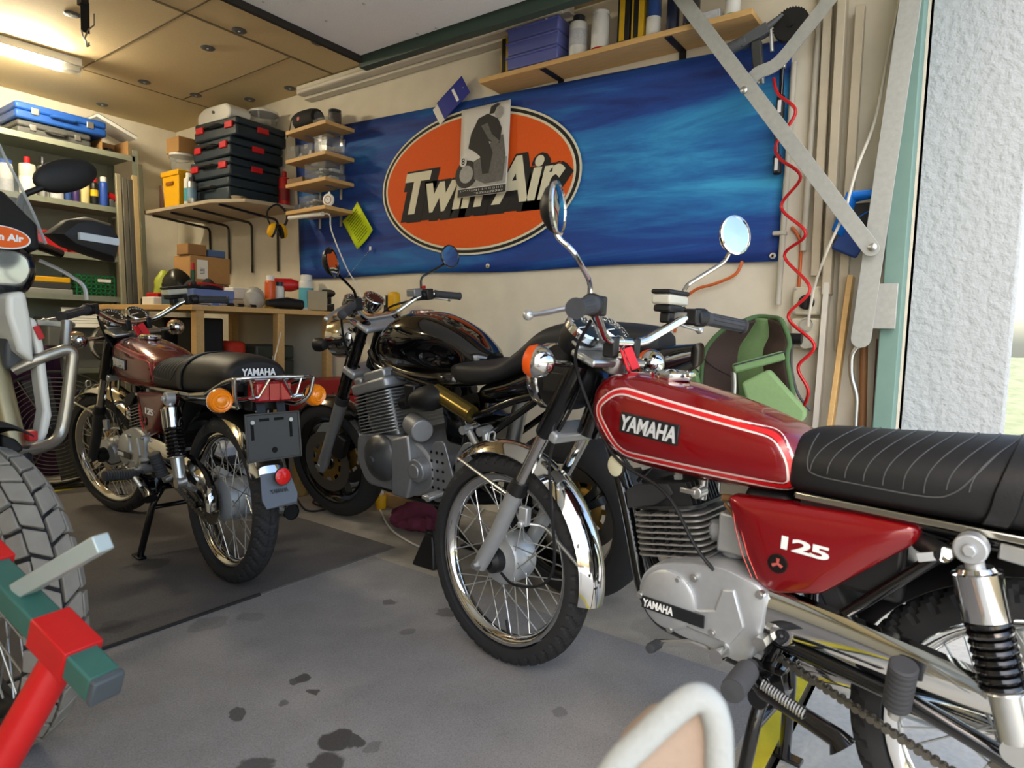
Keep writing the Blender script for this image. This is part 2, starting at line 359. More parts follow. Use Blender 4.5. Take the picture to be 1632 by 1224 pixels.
def wheel(name, parent, M, Rw, w, rr, rimw=.024, hub=((.03, -.05), (.048, -.045), (.048, .02), (.07, .03), (.07, .052), (.03, .055)), nsp=36, rim_m=None, spoke_r=.0017, hubr=.046, hy=.034, hubm=None, tyre_kw={}, cache={}):
    """spoked wheel with axle along y; the rim carries tyre, hub and spokes"""
    m = MB(); q = rimw
    m.lathe([(rr, -q), (rr+.003, -q), (rr+.003, -q+.003), (rr-.008, -q+.005), (rr-.016, -.008), (rr-.018, 0), (rr-.016, .008), (rr-.008, q-.005), (rr+.003, q-.003), (rr+.003, q), (rr, q), (rr-.011, q-.003), (rr-.021, .009), (rr-.024, 0), (rr-.021, -.009), (rr-.011, -q+.003)], (0, 0, 0), (0, 1, 0), 72, loop=True)
    rim = m.build(name, rim_m or CHROME, parent); rim.matrix_local = M
    tyre_mesh(Rw, w, rr, **tyre_kw).build('tyre', RUBBER, rim, angle=18)
    hb = MB().lathe([(r, t) for r, t in hub], (0, 0, 0), (0, 1, 0), 32)
    for k in range(18): hb.cyl((.9*hubr*cos(k*pi/9), hy+.0005, .9*hubr*sin(k*pi/9)), (.9*hubr*cos(k*pi/9), hy+.003, .9*hubr*sin(k*pi/9)), .003, n=6)
    hb.build('hub', hubm or ALU, rim)
    sp = {}
    for i in range(nsp):
        s = 1 if i % 2 else -1; kind = (s, (i//2) % 2)
        if kind not in sp:
            off = .75 if kind[1] else -.75
            sp[kind] = MB().tube([(hubr*cos(off), s*hy, hubr*sin(off)), (hubr*cos(off)+.0, s*(hy-.004), hubr*sin(off)), (rr-.024, s*.003, 0)], spoke_r, 6).build('spoke', STEEL, rim); o = sp[kind]
        else: o = sp[kind].copy(); C.objects.link(o); o.parent = rim
        o.rotation_euler = (0, -2*pi*i/nsp, 0)
    v = MB().cyl((rr-.022, 0, 0), (rr-.06, .006, 0), .0035, n=8).build('valve', BLACKP, rim); v.rotation_euler = (0, R(98), 0)
    return rim
class Hull:
    """body with superellipse cross-sections along x: stations (x, half width, z bottom, z top)"""
    def __init__(s, st, n=2.6, nu=None, f=.5): s.st, s.n, s.nu, s.f = st, n, nu or n, f
    def at(s, x):
        st = s.st
        if x <= st[0][0]: return st[0][1:]
        for i in range(len(st)-1):
            if x <= st[i+1][0]:
                a, b = st[i], st[i+1]; t = (x-a[0])/(b[0]-a[0]); p, q = st[max(0, i-1)], st[min(len(st)-1, i+2)]; out = []
                for k in range(1, len(a)):
                    h = b[0]-a[0]; ma = (b[k]-p[k])/(b[0]-p[0])*h; mb = (q[k]-a[k])/(q[0]-a[0])*h
                    out.append((2*t**3-3*t*t+1)*a[k]+(t**3-2*t*t+t)*ma+(-2*t**3+3*t*t)*b[k]+(t**3-t*t)*mb)
                return out
        return st[-1][1:]
    def y(s, x, z, off=0):
        w, zb, zt = s.at(x); c = zb+(zt-zb)*s.f; hz, n = (zt-c, s.nu) if z > c else (c-zb, s.n)
        return w*max(0, 1-min(1, abs((z-c)/hz))**n)**(1/n)+off
    def sec(s, x, a):
        w, zb, zt = s.at(x); c = zb+(zt-zb)*s.f; ca, sa = cos(a), sin(a); hz, n = (zt-c, s.nu) if sa > 0 else (c-zb, s.n)
        return w*math.copysign(abs(ca)**(2/n), ca), c+hz*math.copysign(abs(sa)**(2/n), sa)
    def mesh(s, m=None, nx=36, nt=40, cen=0):
        m = m or MB(); rings = []; x0, x1 = s.st[0][0], s.st[-1][0]
        for i in range(nx+1):
            x = x0+(x1-x0)*i/nx; r = []
            for j in range(nt): y, z = s.sec(x, 2*pi*j/nt); r.append((x, cen+y, z))
            rings.append(r)
        return m.loft(rings)
    def ribbon(s, m, path, wd, off=.0012, sgn=1, closed=True):
        """flat stripe following a path of (x,z) on the side of the hull"""
        P = [Vector((p[0], 0, p[1])) for p in path]; n = len(P); vs = []
        for i in range(n):
            a, b = (P[i-1], P[(i+1) % n]) if closed else (P[max(0, i-1)], P[min(n-1, i+1)])
            t = (b-a).normalized(); nn = Vector((-t.z, 0, t.x))*wd/2
            for q in (P[i]-nn, P[i]+nn): vs.append((q.x, sgn*s.y(q.x, q.z, off), q.z))
        m.add(vs, [(2*i, 2*i+1, 2*((i+1) % n)+1, 2*((i+1) % n)) for i in range(n if closed else n-1)])
def rounded(P, rad=.02, k=5):
    Q = [(p[0], 0, p[1]) for p in P]; n = len(Q); out = []
    for i in range(n):
        a, b, c = Vector(Q[i-1]), Vector(Q[i]), Vector(Q[(i+1) % n]); u, w = a-b, c-b; r = min(rad, u.length*.45, w.length*.45); s, e = b+u.normalized()*r, b+w.normalized()*r
        for j in range(k+1):
            t = j/k; q = s*(1-t)**2+b*2*t*(1-t)+e*t*t; out.append((q.x, q.z))
    return out
def dens(P, step=.012):
    out = []; n = len(P)
    for i in range(n):
        a, b = Vector(P[i]), Vector(P[(i+1) % n]); k = max(1, int((b-a).length/step))
        for j in range(k): out.append(tuple(a+(b-a)*(j/k)))
    return out
def spring(p0, p1, r, wire, turns, n=14):
    a, b = Vector(p0), Vector(p1); d = b-a; q = d.to_track_quat('Z', 'Y'); N = int(turns*n)
    return MB().tube([a+d*(i/N)+q @ Vector((r*cos(2*pi*i/n), r*sin(2*pi*i/n), 0)) for i in range(N+1)], wire, 7)
GLASSO = mat('amber_lens', '#f08a10', .12, 0, .1, 60, coat=.8, emit=0)
REDLENS = mat('red_lens', '#8a0a12', .1, 0, .12, 60, coat=.8)
MIRROR = mat('mirror_glass', '#c9d2da', .02, 1, .01)
FACE = mat('dial_face', '#101214', .3, 0, .1, coat=.5)
WHITE = mat('white_mark', '#e9e9e6', .5, 0, .02)
DARKCH = mat('dark_chain', '#6f6a61', .32, .8, .3, 80)
GRIPM = mat('grip_rubber', '#3b3c3f', .7, 0, .15, 60)
def indicator(name, parent, c, ax, r, stem, lens_m, S=None):
    o = MB(S).lathe([(0, -r*.95), (r*.35, -r*.9), (r*.75, -r*.62), (r*.97, -r*.15), (r, 0), (r, .004), (r*.9, .004), (0, .003)], c, ax, 24)
    o.cyl(stem, c, .009, n=10); o = o.build(name, CHROME, parent)
    m = MB(S)
    m.lathe([(r*.98, .003), (r*1.0, .012), (r*.86, .026), (r*.8, .024), (r*.72, .029), (r*.62, .027), (r*.5, .032), (r*.4, .030), (r*.25, .034), (0, .035)], c, ax, 28); m.build('lens', lens_m, o)
    return o
def dial(parent, c, ax, r, S, up):
    g = MB(S).lathe([(0, -.07), (r*.7, -.068), (r*.95, -.04), (r, -.012), (r, 0)], c, ax, 32).build('instrument', BLACKP, parent)
    MB(S).lathe([(r*.94, .001), (r*1.06, -.012), (r*1.06, .003), (r*.95, .008)], c, ax, 32, loop=True).build('bezel', CHROME, g)
    MB(S).lathe([(r*.97, .001), (0, .0015)], c, ax, 32).build('face', FACE, g)
    a = Vector(ax).normalized(); u = (Vector(up)-a*a.dot(Vector(up))).normalized(); w = u.cross(a); m = MB(S)
    for k in range(21):
        t = R(-130+13*k); d = u*cos(t)+w*sin(t); m.bar(Vector(c)+a*.0035+d*r*(.7 if k % 2 == 0 else .78), Vector(c)+a*.0035+d*r*.88, .001, .003 if k % 2 == 0 else .0015, up=tuple(a))
    m.build('scale', WHITE, g); d = u*cos(R(-100))+w*sin(R(-100))
    MB(S).bar(Vector(c)+a*.005-d*r*.1, Vector(c)+a*.005+d*r*.7, .001, .003, up=tuple(a)).build('needle', WHITE, g)
def mirror_head(name, parent, c, ax, r, stem, S=None, back=None, sx=1, sy=1, tube_m=None, tr=.0055, rim_m=None):
    o = MB(S).tube(bend(stem, .025), tr, 8).build(name+'_stem', tube_m or CHROME, parent)
    MB(S).lathe([(0, -.034), (r*.45, -.03), (r*.82, -.018), (r, -.004), (r, .002), (r*.93, .002), (0, .001)], c, ax, 32, sx=sx, sy=sy).build('mirror_shell', back or BLACKP, o)
    MB(S).lathe([(r*.92, .001), (r*1.02, -.003), (r*1.03, .003), (r*.93, .005)], c, ax, 32, loop=True, sx=sx, sy=sy).build('mirror_rim', rim_m or CHROME, o)
    MB(S).lathe([(r*.93, .0025), (0, .005)], c, ax, 32, sx=sx, sy=sy).build('mirror_glass', MIRROR, o)
def chain(parent, y, x1, z1, r1, x2, z2, r2, pitch=.0127):
    a0 = atan2(z2-z1, x2-x1); P = []
    d = hypot(x2-x1, z2-z1); n = int(d/pitch)
    for i in range(n): P.append((x1+(x2-x1)*i/n, z1-r1+((z2-r2)-(z1-r1))*i/n))
    m = MB(); 
    for i in range(len(P)-1):
        (a, b), (c, e) = P[i], P[i+1]; o = .0045 if i % 2 else .0065
        for s in (-1, 1):
            m.bar((a-.003*(1 if c > a else -1), y+s*o, b), (c+.003*(1 if c > a else -1), y+s*o, e), .0062, .0015)
            m.cyl((a, y+s*o, b), (a, y+s*(o+.002), b), .0068, n=10)
        m.cyl((a, y-.007, b), (a, y+.008, b), .0042, n=8)
    return m.build('chain', DARKCH, parent)

def yamaha(label, X, Y, z0, b, pitch, steer, o):
    cb, sb, cp, sp = cos(b), sin(b), cos(pitch), sin(pitch)
    ex = Vector((cb*cp, sb*cp, sp)); ey = Vector((-sb, cb, 0)); ez = ex.cross(ey)
    MW = Matrix(((ex.x, ey.x, ez.x, X), (ex.y, ey.y, ez.y, Y), (ex.z, ey.z, ez.z, z0), (0, 0, 0, 1)))
    root = thing('motorcycle', label, 'motorcycle', M=MW, group='red roadster motorcycles')
    B = lambda name, m, mt, parent=None, **k: m.build(name, mt, parent or root, **k)
    PAINT, DEEP = o['paint'], o['paint']
    # ---- steering frame
    ax = Vector((-.45, 0, .893)).normalized(); pv = Vector((.9, 0, .86))
    S = Matrix.Translation(pv) @ Matrix.Rotation(steer, 4, ax) @ Matrix.Translation(-pv)
    MS = lambda: MB(S)
    fl = lambda z: 1.222-(z-.298)*.5035      # fork line
    wheel('front_wheel', root, S @ Matrix.Translation((1.215, 0, .300)), .300, .038, .2395, nsp=36, hub=((.03, -.06), (.07, -.055), (.073, -.045), (.073, .018), (.066, .028), (.038, .033), (.03, .04)), hubr=.064, hy=.026, spoke_r=.002, tyre_kw=dict(n=240, period=5, groove=.005))
    B('drive_collar', MB(S).lathe([(.02, .03), (.036, .034), (.034, .06), (.02, .072)], (1.215, 0, .30), (0, 1, 0), 24), BLACKP)
    wheel('rear_wheel', root, Matrix.Translation((0, 0, .305)), .305, .043, .2395, hub=((.03, -.06), (.075, -.058), (.078, -.03), (.074, -.028), (.074, -.018), (.078, -.016), (.078, .0), (.074, .002), (.074, .012), (.078, .014), (.078, .03), (.06, .045), (.03, .05)), nsp=36, hubr=.074, hy=.03, spoke_r=.002, tyre_kw=dict(n=220, period=5, groove=.005))
    for s in (1, -1):
        f = B('fork_slider', MS().tube([(1.225, s*.09, .290), (1.213, s*.09, .315), (1.16, s*.09, .41), (fl(.52), s*.09, .52), (fl(.535), s*.09, .535)], [.019, .022, .022, .024, .025], 18), o['slider'])
        m = MS(); m.cyl((1.222, s*.075, .298), (1.222, s*.108, .298), .016); B('axle_nut', m.cyl((1.222, s*.1, .298), (1.222, s*.121, .298), .009, n=6), STEEL, f)
        m = MS(); m.box((1.075, s*.085, .47), (.03, .02, .05)); m.cyl((1.075, s*.07, .45), (1.075, s*.105, .45), .009); B('stay_lug', m, ALU, f, bevel=.004)
        B('dust_seal', MS().tube([(fl(.528), s*.09, .528), (fl(.56), s*.09, .56)], [.028, .022], 18), BLACKP, f)
        B('stanchion', MS().tube([(fl(.55), s*.09, .55), (fl(.70), s*.09, .70)], .0175, 16), CHROME)
        B('fork_cover', MS().tube([(fl(.69), s*.09, .69), (fl(.695), s*.09, .695), (fl(.88), s*.09, .88)], [.02, .0245, .0245], 18), BLACKM)
    m = MS(); m.box((fl(.69)-.02, 0, .70), (.06, .2, .028), rot=(0, R(-26), 0)); B('fork_yoke', m, ALU, bevel=.006)
    m = MS(); m.box((fl(.885)-.02, 0, .895), (.075, .22, .018), rot=(0, R(-20), 0)); m.cyl((.895, 0, .86), (.88, 0, .905), .028); B('top_yoke', m, STEEL, bevel=.006)
    B('steering_nut', MS().cyl((.883, 0, .9), (.875, 0, .918), .019, n=6), CHROME)
    # fender
    m = MS(); rings = []; Rf = .335
    for i in range(41):
        t = R(52+(185-52)*i/40); r = []; fl_ = min(1, i/3, (40-i)/2+.25); wf = .05*(.75+.25*min(1, i/5))
        for j in range(11):
            a = (j-5)/5; rr_ = Rf+.004-.032*abs(a)**2.2; r.append((1.215+rr_*cos(t), wf*a, .30+rr_*sin(t)))
        for j in range(10, -1, -1):
            a = (j-5)/5; rr_ = Rf-.031*abs(a)**2.2; r.append((1.215+rr_*cos(t), wf*a*.96, .30+rr_*sin(t)))
        rings.append(r)
    m.loft(rings); fn = B('front_fender', m, CHROME)
    m = MS()
    for s in (1, -1):
        m.tube(bend([(1.09, s*.082, .45), (1.15, s*.062, .50), (1.385, s*.05, .56)], .02), .005, 8); m.tube(bend([(1.07, s*.082, .45), (1.03, s*.056, .45), (.918, s*.046, .375)], .02), .005, 8)
    m.tube(bend([(1.305, .012, .622), (1.30, .012, .65), (1.3, -.012, .65), (1.305, -.012, .622)], .01), .003, 8); B('fender_stay', m, STEEL, fn)
    # headlight
    hx = 1.035; hz = .835
    h = B('headlight', MS().lathe([(0, -.10), (.03, -.098), (.062, -.075), (.08, -.035), (.085, 0), (.085, .03)], (hx, 0, hz), (1, 0, -.05), 28), BLACKP)
    B('headlight_rim', MS().lathe([(.085, .0), (.089, .004), (.089, .03), (.083, .04), (.08, .034), (.082, .004)], (hx+.03, 0, hz), (1, 0, -.05), 32, loop=True), CHROME, h)
    B('headlight_glass', MS().lathe([(.082, .0), (.06, .014), (.03, .022), (0, .025)], (hx+.058, 0, hz), (1, 0, -.05), 28), mat('lamp_glass', '#cfd6da', .08, .6, .02), h)
    for s in (1, -1): B('headlight_bracket', MS().box((fl(.83)+.03, s*.1, .83), (.085, .012, .05)), BLACKP, bevel=.004)
    for s in (1, -1): indicator('front_indicator', root, (.93, s*.232, .883), (.94, s*.3, .1), .038, (.945, s*.10, .878), ORANGE, S)
    # bars
    KB = Matrix.Diagonal((1, o['barw'], 1, 1)); MS = lambda: MB(S @ KB)
    bar = [(.742, .35, 1.0), (.80, .225, 1.012), (.822, .19, 1.006), (.862, .09, .945), (.87, .05, .937), (.87, -.05, .937), (.862, -.09, .945), (.822, -.19, 1.006), (.80, -.225, 1.012), (.742, -.35, 1.0)]
    B('handlebar', MS().tube(bend(bar, .04), .0115, 14), CHROME)
    for s in (1, -1): B('bar_clamp', MS().box((.872, s*.045, .925), (.035, .024, .05)), BLACKP, bevel=.006)
    for s in (1, -1):
        pa, pb = Vector((.737, s*.358, .998)), Vector((.793, s*.238, 1.012)); d = (pb-pa)
        m = MS(); m.lathe([(.0, 0), (.02, .0), (.0205, .004), (.016, .008), (.0155, .1), (.017, .112), (.02, .124), (.021, .128), (.012, .13)], pa, d, 20)
        q = d.to_track_quat('Z', 'Y')
        for k in range(10): m.tube([pa+q @ Vector((.0158*cos(k*pi/5), .0158*sin(k*pi/5), .01)), pa+q @ Vector((.0158*cos(k*pi/5), .0158*sin(k*pi/5), .108))], .002, 5)
        B('grip', m, GRIPM)
        m = MS(); m.cyl((.803, s*.215, 1.012), (.79, s*.242, 1.013), .024, n=18); m.box((.805, s*.205, 1.012), (.04, .03, .042)); B('switch_housing', m, BLACKP, bevel=.005)
        m = MS(); m.box((.835, s*.2, 1.01), (.045, .03, .025)); m.tube(sm([(.85, s*.19, 1.008), (.872, s*.22, 1.004), (.872, s*.29, .99), (.862, s*.35, .982)], 4), [.008, .008, .008, .0075]+[.007]*5+[.006]*4, 8, flat=.7); m.ball((.861, s*.353, .982), .011, 12, 8); B('lever', m, mat('lever_alloy', '#c9cac8', .3, .7, .05))
    m = MS(); m.box((.86, -.185, 1.03), (.05, .085, .018)); m.box((.86, -.185, 1.008), (.03, .05, .03)); mc = B('master_cylinder', m, BLACKP, bevel=.005)
    B('reservoir', MS().box((.862, -.185, 1.053), (.055, .095, .026)), mat('reservoir_white', '#c8c5b4', .35, 0, .05), mc, bevel=.006)
    B('reservoir_cap', MS().box((.862, -.185, 1.072), (.058, .1, .012)), BLACKP, mc, bevel=.005)
    MS = lambda: MB(S)
    if o['mirrors']:
        mirror_head('left_mirror', root, (.826, .325, 1.195), (-.875, -.40, .08), .052, [(.815, .215, 1.02), (.812, .22, 1.06), (.80, .30, 1.115), (.824, .325, 1.14), (.832, .328, 1.17)], S, BLACKP)
        mirror_head('right_mirror', root, (.768, -.325, 1.235), (-.93, .36, .1), .05, [(.845, -.215, 1.03), (.846, -.22, 1.09), (.785, -.315, 1.165), (.775, -.324, 1.2)], S, CHROME)
    up = (.5, 0, 1); axd = (-.62, 0, .78)
    dial(root, (.945, .058, .965), axd, .047, S, up); dial(root, (.945, -.058, .965), axd, .047, S, up)
    m = MS(); m.box((.945, 0, .93), (.05, .2, .01), rot=(0, R(-35), 0)); B('instrument_bracket', m, STEEL, bevel=.003)
    B('ignition_lock', MS().cyl((.9, 0, .9), (.875, 0, .94), .017), CHROME)
    m = MS(); m.tube([(.877+.018*cos(t*.7), .01, .935+.018*sin(t*.7)) for t in range(9)], .0016, 6, loop=True); k = B('key_ring', m, STEEL)
    m = MS(); m.box((.845, .02, .893), (.006, .036, .058), rot=(R(15), R(25), R(30))); m.box((.85, -.012, .9), (.005, .03, .056), rot=(R(-15), R(20), R(-10))); B('key_tag', m, mat('key_tag_red', '#d8242c', .6), k, bevel=.004)
    # cables
    m = MS(); m.tube(sm([(.93, .04, .93), (.95, .06, .80), (1.0, .085, .66), (.985, .09, .53), (.965, .085, .38), (1.0, .085, .31), (1.1, .08, .275), (1.165, .065, .283)], 6), .004, 8)
    m.tube(sm([(.82, .2, .98), (.91, .13, .9), (.9, .09, .80), (.80, .1, .68), (.66, .11, .63), (.575, .12, .54), (.536, .11, .5)], 6), .004, 8)
    m.tube(sm([(.84, -.18, 1.0), (.95, -.1, .9), (.92, -.06, .8), (.8, -.05, .72)], 6), .0045, 8); B('cable', m, BLACKP)
    # ---- tank
    T = Hull([(.405, .085, .69, .765), (.43, .102, .672, .788), (.48, .112, .664, .808), (.56, .119, .660, .832), (.65, .123, .659, .851), (.74, .123, .660, .865), (.80, .119, .667, .870), (.85, .108, .690, .866), (.88, .092, .723, .85), (.898, .06, .755, .825), (.904, .02, .775, .806)], 3.0)
    tk = B('fuel_tank', T.mesh(nx=60, nt=64), PAINT)
    loop = dens(rounded([(.868, .786), (.806, .836), (.455, .786), (.424, .745), (.417, .688), (.79, .693)], .03)); m = MB(); m2 = MB()
    for s in (1, -1):
        T.ribbon(m, loop, .017, .0012, s)
        T.ribbon(m2, loop, .0085, .0018, s)
    B('tank_stripe', m, o['stripe'], tk, angle=60); B('stripe_core', m2, o['core'], tk, angle=60)
    for s in (1,):
        fr = frame3((.714, T.y(.714, .762)+.003, .762), (-.9975, 0, -.07), (0, .0, 1))
        e = B('emblem', MB(fr).box((0, 0, -.002), (.142, .044, .006)), mat('emblem_black', '#26282a', .3, .3), tk, bevel=.002)
        text('emblem_letters', 'YAMAHA', .04, fr @ Matrix.Translation((0, 0, .0025)), mat('emblem_white', '#dfe2e2', .25, .3), e, .0015, .0011, .12, wid=.134, hgt=.034)
    cp_ = B('fuel_cap', MB().lathe([(0, -.012), (.043, -.012), (.046, -.006), (.046, .004), (.04, .009), (.037, .006), (.02, .008), (.012, .012), (0, .012)], (.735, 0, .872), (.04, 0, 1), 36), CHROME, tk)
    B('cap_hinge', MB().box((.692, 0, .876), (.02, .03, .012)), CHROME, cp_, bevel=.003)
    # ---- seat
    Q = Hull([(-.216, .095, .715, .812), (-.2, .108, .71, .828), (-.12, .122, .70, .838), (.0, .127, .692, .838), (.1, .128, .690, .831), (.2, .127, .687, .821), (.3, .122, .683, .812), (.38, .113, .68, .806), (.415, .104, .68, .797), (.432, .094, .69, .785)], 4, 2.1, .42)
    st = B('seat', Q.mesh(nx=60, nt=56), VINYL)
    STITCH = o['stitch']; m = MB()
    def hoop(x, zlow):
        P = []
        for j in range(33):
            a = pi*j/32; y, z = Q.sec(x-.05*sin(a)**2, a)
            P.append((x-.05*sin(a)**2, y*1.004, z+.0008))
        for s in (1, -1):
            z0_ = zlow; k = [(x, s*Q.y(x, z, .0006), z) for z in [zlow+(P[0][2]-zlow)*i/4 for i in range(5)]]
            P = (k[:-1]+P) if s == 1 else (P+k[:-1][::-1])
        m.tube(P, .001, 5)
    for i in range(9): hoop(.385-.03*i, .733-.006*i/9*0 if i < 7 else .733+.012*(i-6))
    for s in (1, -1):
        P = sm([(.392, 0, .795), (.392, 0, .745), (.375, 0, .727), (.30, 0, .726), (.2, 0, .728), (.165, 0, .742), (.14, 0, .775), (.118, 0, .81)], 5)
        m.tube([(p.x, s*Q.y(p.x, p.z, .0008), p.z) for p in P], .0013, 5)
    B('stitching', m, STITCH, st)
    m = MB()
    for s in (1, -1): m.bar((.405, s*.119, .684), (.02, s*.129, .69), .012, .005); m.bar((.02, s*.129, .69), (-.19, s*.118, .715), .012, .005)
    B('seat_trim', m, mat('trim_chrome', '#c9c4b4', .18, 1, .03), st, bevel=.002)
    xs = .098; w, zb, zt = Q.at(xs); ring = []
    for dx, gr in ((-.018, .004), (-.015, .0075), (.015, .0075), (.018, .004)):
        r = []
        for j in range(41):
            a = -.62+(pi+1.24)*j/40; y, z = Q.sec(xs+dx, a); r.append((xs+dx-.02*sin(a), y+gr*math.copysign(min(1, abs(cos(a))*1.5), cos(a)), z+gr*sin(a)))
        ring.append(r)
    m = MB(); m.loft(ring, closed=False, cap=False); b_ = B('seat_strap', m, mat('strap_vinyl', '#1d1d1e', .38, 0, .1, 200, .05), st); md = b_.modifiers.new('solid', 'SOLIDIFY'); md.thickness = .003
    if o['seat_text']: text('seat_lettering', 'YAMAHA', .04, frame3((-.2195, 0, .780), (0, -1, 0), (.12, 0, 1)), WHITE, st, .0016, .0012, .08, wid=.118, hgt=.025)
    B('battery_box', MB().box((.30, 0, .585), (.15, .17, .13)), BLACKP, bevel=.012)
    B('seat_base', MB().box((.1, 0, .672), (.6, .2, .03)), BLACKP)
    # ---- side covers
    pol = rounded([(.535, .655), (.505, .585), (.458, .496), (.43, .488), (.345, .512), (.205, .648), (.205, .675), (.30, .674)], .016)
    for s in (1, -1):
        m = MB(); n = len(pol); cx, cz = .38, .60
        lay = [(1.0, .085), (1.0, .112), (.985, .12), (.93, .126), (.6, .131), (.2, .132)]
        m.loft([[(cx+(a-cx)*k, s*y, cz+(b_-cz)*k) for a, b_ in pol] for k, y in lay]); sc = B('side_cover', m, PAINT, angle=50)
        if s == 1:
            text('number', '125', .04, frame3((.375, .1335, .594), (-1, 0, -.02), (0, 0, 1)), WHITE, sc, .0008, .0012, .0, sp=.86, wid=.084, hgt=.025)
            bd = B('round_badge', MB().lathe([(0, 0), (.018, 0), (.018, .004), (.0155, .0045), (.015, .0025), (0, .0025)], (.42, .1305, .552), (0, 1, 0), 28), mat('badge_black', '#16100f', .3), sc)
            m = MB()
            for k in range(3): t = pi/2+k*2*pi/3; m.cyl((.42, .134, .552), (.42+.01*cos(t), .134, .552+.01*sin(t)), .0022, .0035, n=8)
            B('badge_mark', m, mat('badge_red', '#b05048', .4), bd)
            m = MB()
            for t in (.0, .011): m.tube([(.522-t, .122, .648), (.508-t, .1255, .597), (.49-t, .1275, .55), (.468-t, .125, .508)], .0009, 5)
            B('cover_lines', m, mat('pin_line', '#e05a52', .4), sc)
    # ---- frame
    m = MB()
    m.tube(bend([(.93, 0, .80), (.90, 0, .73), (.815, .02, .545), (.752, .035, .37), (.70, .05, .315), (.45, .06, .30)], .05), .0165, 12)
    m.tube(bend([(.93, 0, .79), (.9, 0, .72), (.80, -.02, .5), (.742, -.05, .35), (.69, -.06, .315), (.45, -.06, .30)], .05), .0165, 12)
    m.tube([(.93, 0, .80), (.45, 0, .70), (.40, 0, .66)], .02, 12)
    for s in (1, -1):
        m.tube(bend([(.42, s*.06, .67), (.1, s*.105, .672), (-.19, s*.1, .70)], .03), .013, 10); m.tube([(.43, s*.075, .66), (.415, s*.085, .40), (.45, s*.06, .30)], .015, 10); m.tube([(.36, s*.085, .42), (.15, s*.1, .66)], .011, 10)
    m.tube([(.955, 0, .70), (.905, 0, .85)], .03, 14); B('frame', m, BLACKM)
    m = MB()
    for s in (1, -1): m.tube([(.44, s*.10, .395), (.2, s*.10, .37), (.02, s*.10, .325), (-.03, s*.10, .305)], .0155, 12); m.cyl((0, s*.085, .305), (0, s*.125, .305), .014, n=6)
    m.cyl((.44, -.12, .395), (.44, .12, .395), .02); B('swingarm', m, BLACKM)
    B('pivot_bolt', MB().cyl((.434, .12, .395), (.434, .15, .395), .013, n=6), STEEL)
    # reflector on the down tube
    for s in (1, -1):
        r_ = B('side_reflector', MB().lathe([(0, -.004), (.0265, -.004), (.0275, 0), (.026, .003), (0, .0035)], (.804, s*.10, .66), (.25, s, .05), 28), BLACKP)
        B('reflector_face', MB().lathe([(.0245, .003), (.02, .0045), (0, .005)], (.804, s*.1, .66), (.25, s, .05), 28), mat('pale_reflector', '#cfccb0', .35, 0, .1, 300), r_)
        m = MB(); m.tube([(.8, s*.095, .655), (.82, s*.03, .6)], .005, 6); B('reflector_stem', m, BLACKP, r_)
    # ---- engine
    en = B('crankcase', MB().prism(rounded([(.70, .40), (.66, .47), (.55, .51), (.44, .49), (.44, .34), (.52, .325), (.64, .335)], .04), XZ, -.13, .085), ALU, bevel=.01)
    pol = rounded([(.708, .405), (.70, .445), (.675, .475), (.625, .494), (.53, .516), (.432, .497), (.437, .41), (.458, .332), (.52, .338), (.62, .343), (.68, .365)], .03)
    m = MB(); n = len(pol); cx, cz = .58, .42
    m.loft([[(cx+(a-cx)*k, y, cz+(b_-cz)*k) for a, b_ in pol] for k, y in [(1, .085), (1, .124), (.985, .132), (.965, .134)]]); cv = B('engine_cover', m, ALU)
    m = MB(); m.lathe([(.064, -.002), (.062, .008), (.056, .012), (0, .0125)], (.632, .132, .412), (0, 1, 0), 40); B('magneto_cap', m, ALU, cv)
    m = MB(); m.prism([(.648, .372), (.652, .41), (.56, .415), (.53, .425), (.518, .472), (.494, .478), (.468, .41), (.494, .365)], XZ, .13, .1405); B('cover_ridge', m, ALU, cv, bevel=.004)
    fr = frame3((.617, .146, .394), (-1, 0, .025), (.02, 0, 1)); e = B('name_plate', MB(fr).box((0, 0, 0), (.142, .026, .004)), mat('emblem_black', '#26282a'), cv, bevel=.001)
    text('engine_lettering', 'YAMAHA', .02, fr @ Matrix.Translation((-.032, 0, .0025)), WHITE, e, .0006, .0006, .1, wid=.07, hgt=.017)
    for x, z in [(.612, .462), (.578, .476), (.622, .352), (.697, .402), (.531, .377), (.507, .345), (.445, .485)]:
        m = MB(); m.cyl((x, .13, z), (x, .142, z), .008, n=14); m.cyl((x, .142, z), (x, .145, z), .005, n=6); B('cover_bolt', m, STEEL, cv)
    fr = frame3((.458, .1345, .455), (-1, 0, .02), (0, 0, 1)); 
    # cylinder with fins, tipped forward a little
    cy = Matrix.Translation((.66, 0, .47)) @ Matrix.Rotation(R(13), 4, 'Y')
    FIN = mat('fin_metal', '#8f8d88', .5, .5, .15, 40); m = MB(cy); m.cyl((0, 0, 0), (0, 0, .11), .055, n=24); cyl_ = B('cylinder', m, FIN)
    m = MB(cy)
    for k in range(8): m.prism(rounded([(-.085, -.088), (.085, -.088), (.085, .088), (-.085, .088)], .03), lambda a, b_, t: (a, b_, t), .012+.0128*k, .0155+.0128*k)
    B('cylinder_fins', m, FIN, cyl_)
    m = MB(cy)
    for x in (-.03, .0, .035): m.box((x, .078, .06), (.006, .018, .1)); m.box((x, -.078, .06), (.006, .018, .1))
    for y in (-.03, .03): m.box((.075, y, .06), (.02, .006, .1))
    B('fin_ribs', m, BLACKP, cyl_)
    HEADM = mat('head_metal', '#2b2b2b', .55, .3, .15, 40); m = MB(cy); m.prism(rounded([(-.075, -.08), (.085, -.08), (.085, .08), (-.075, .08)], .03), lambda a, b_, t: (a, b_, t), .115, .122)
    for k in range(9): m.box((.005, -.068+.017*k, .145), (.15-.004*abs(k-4), .004, .05), taper=.85)
    hd = B('cylinder_head', m, HEADM)
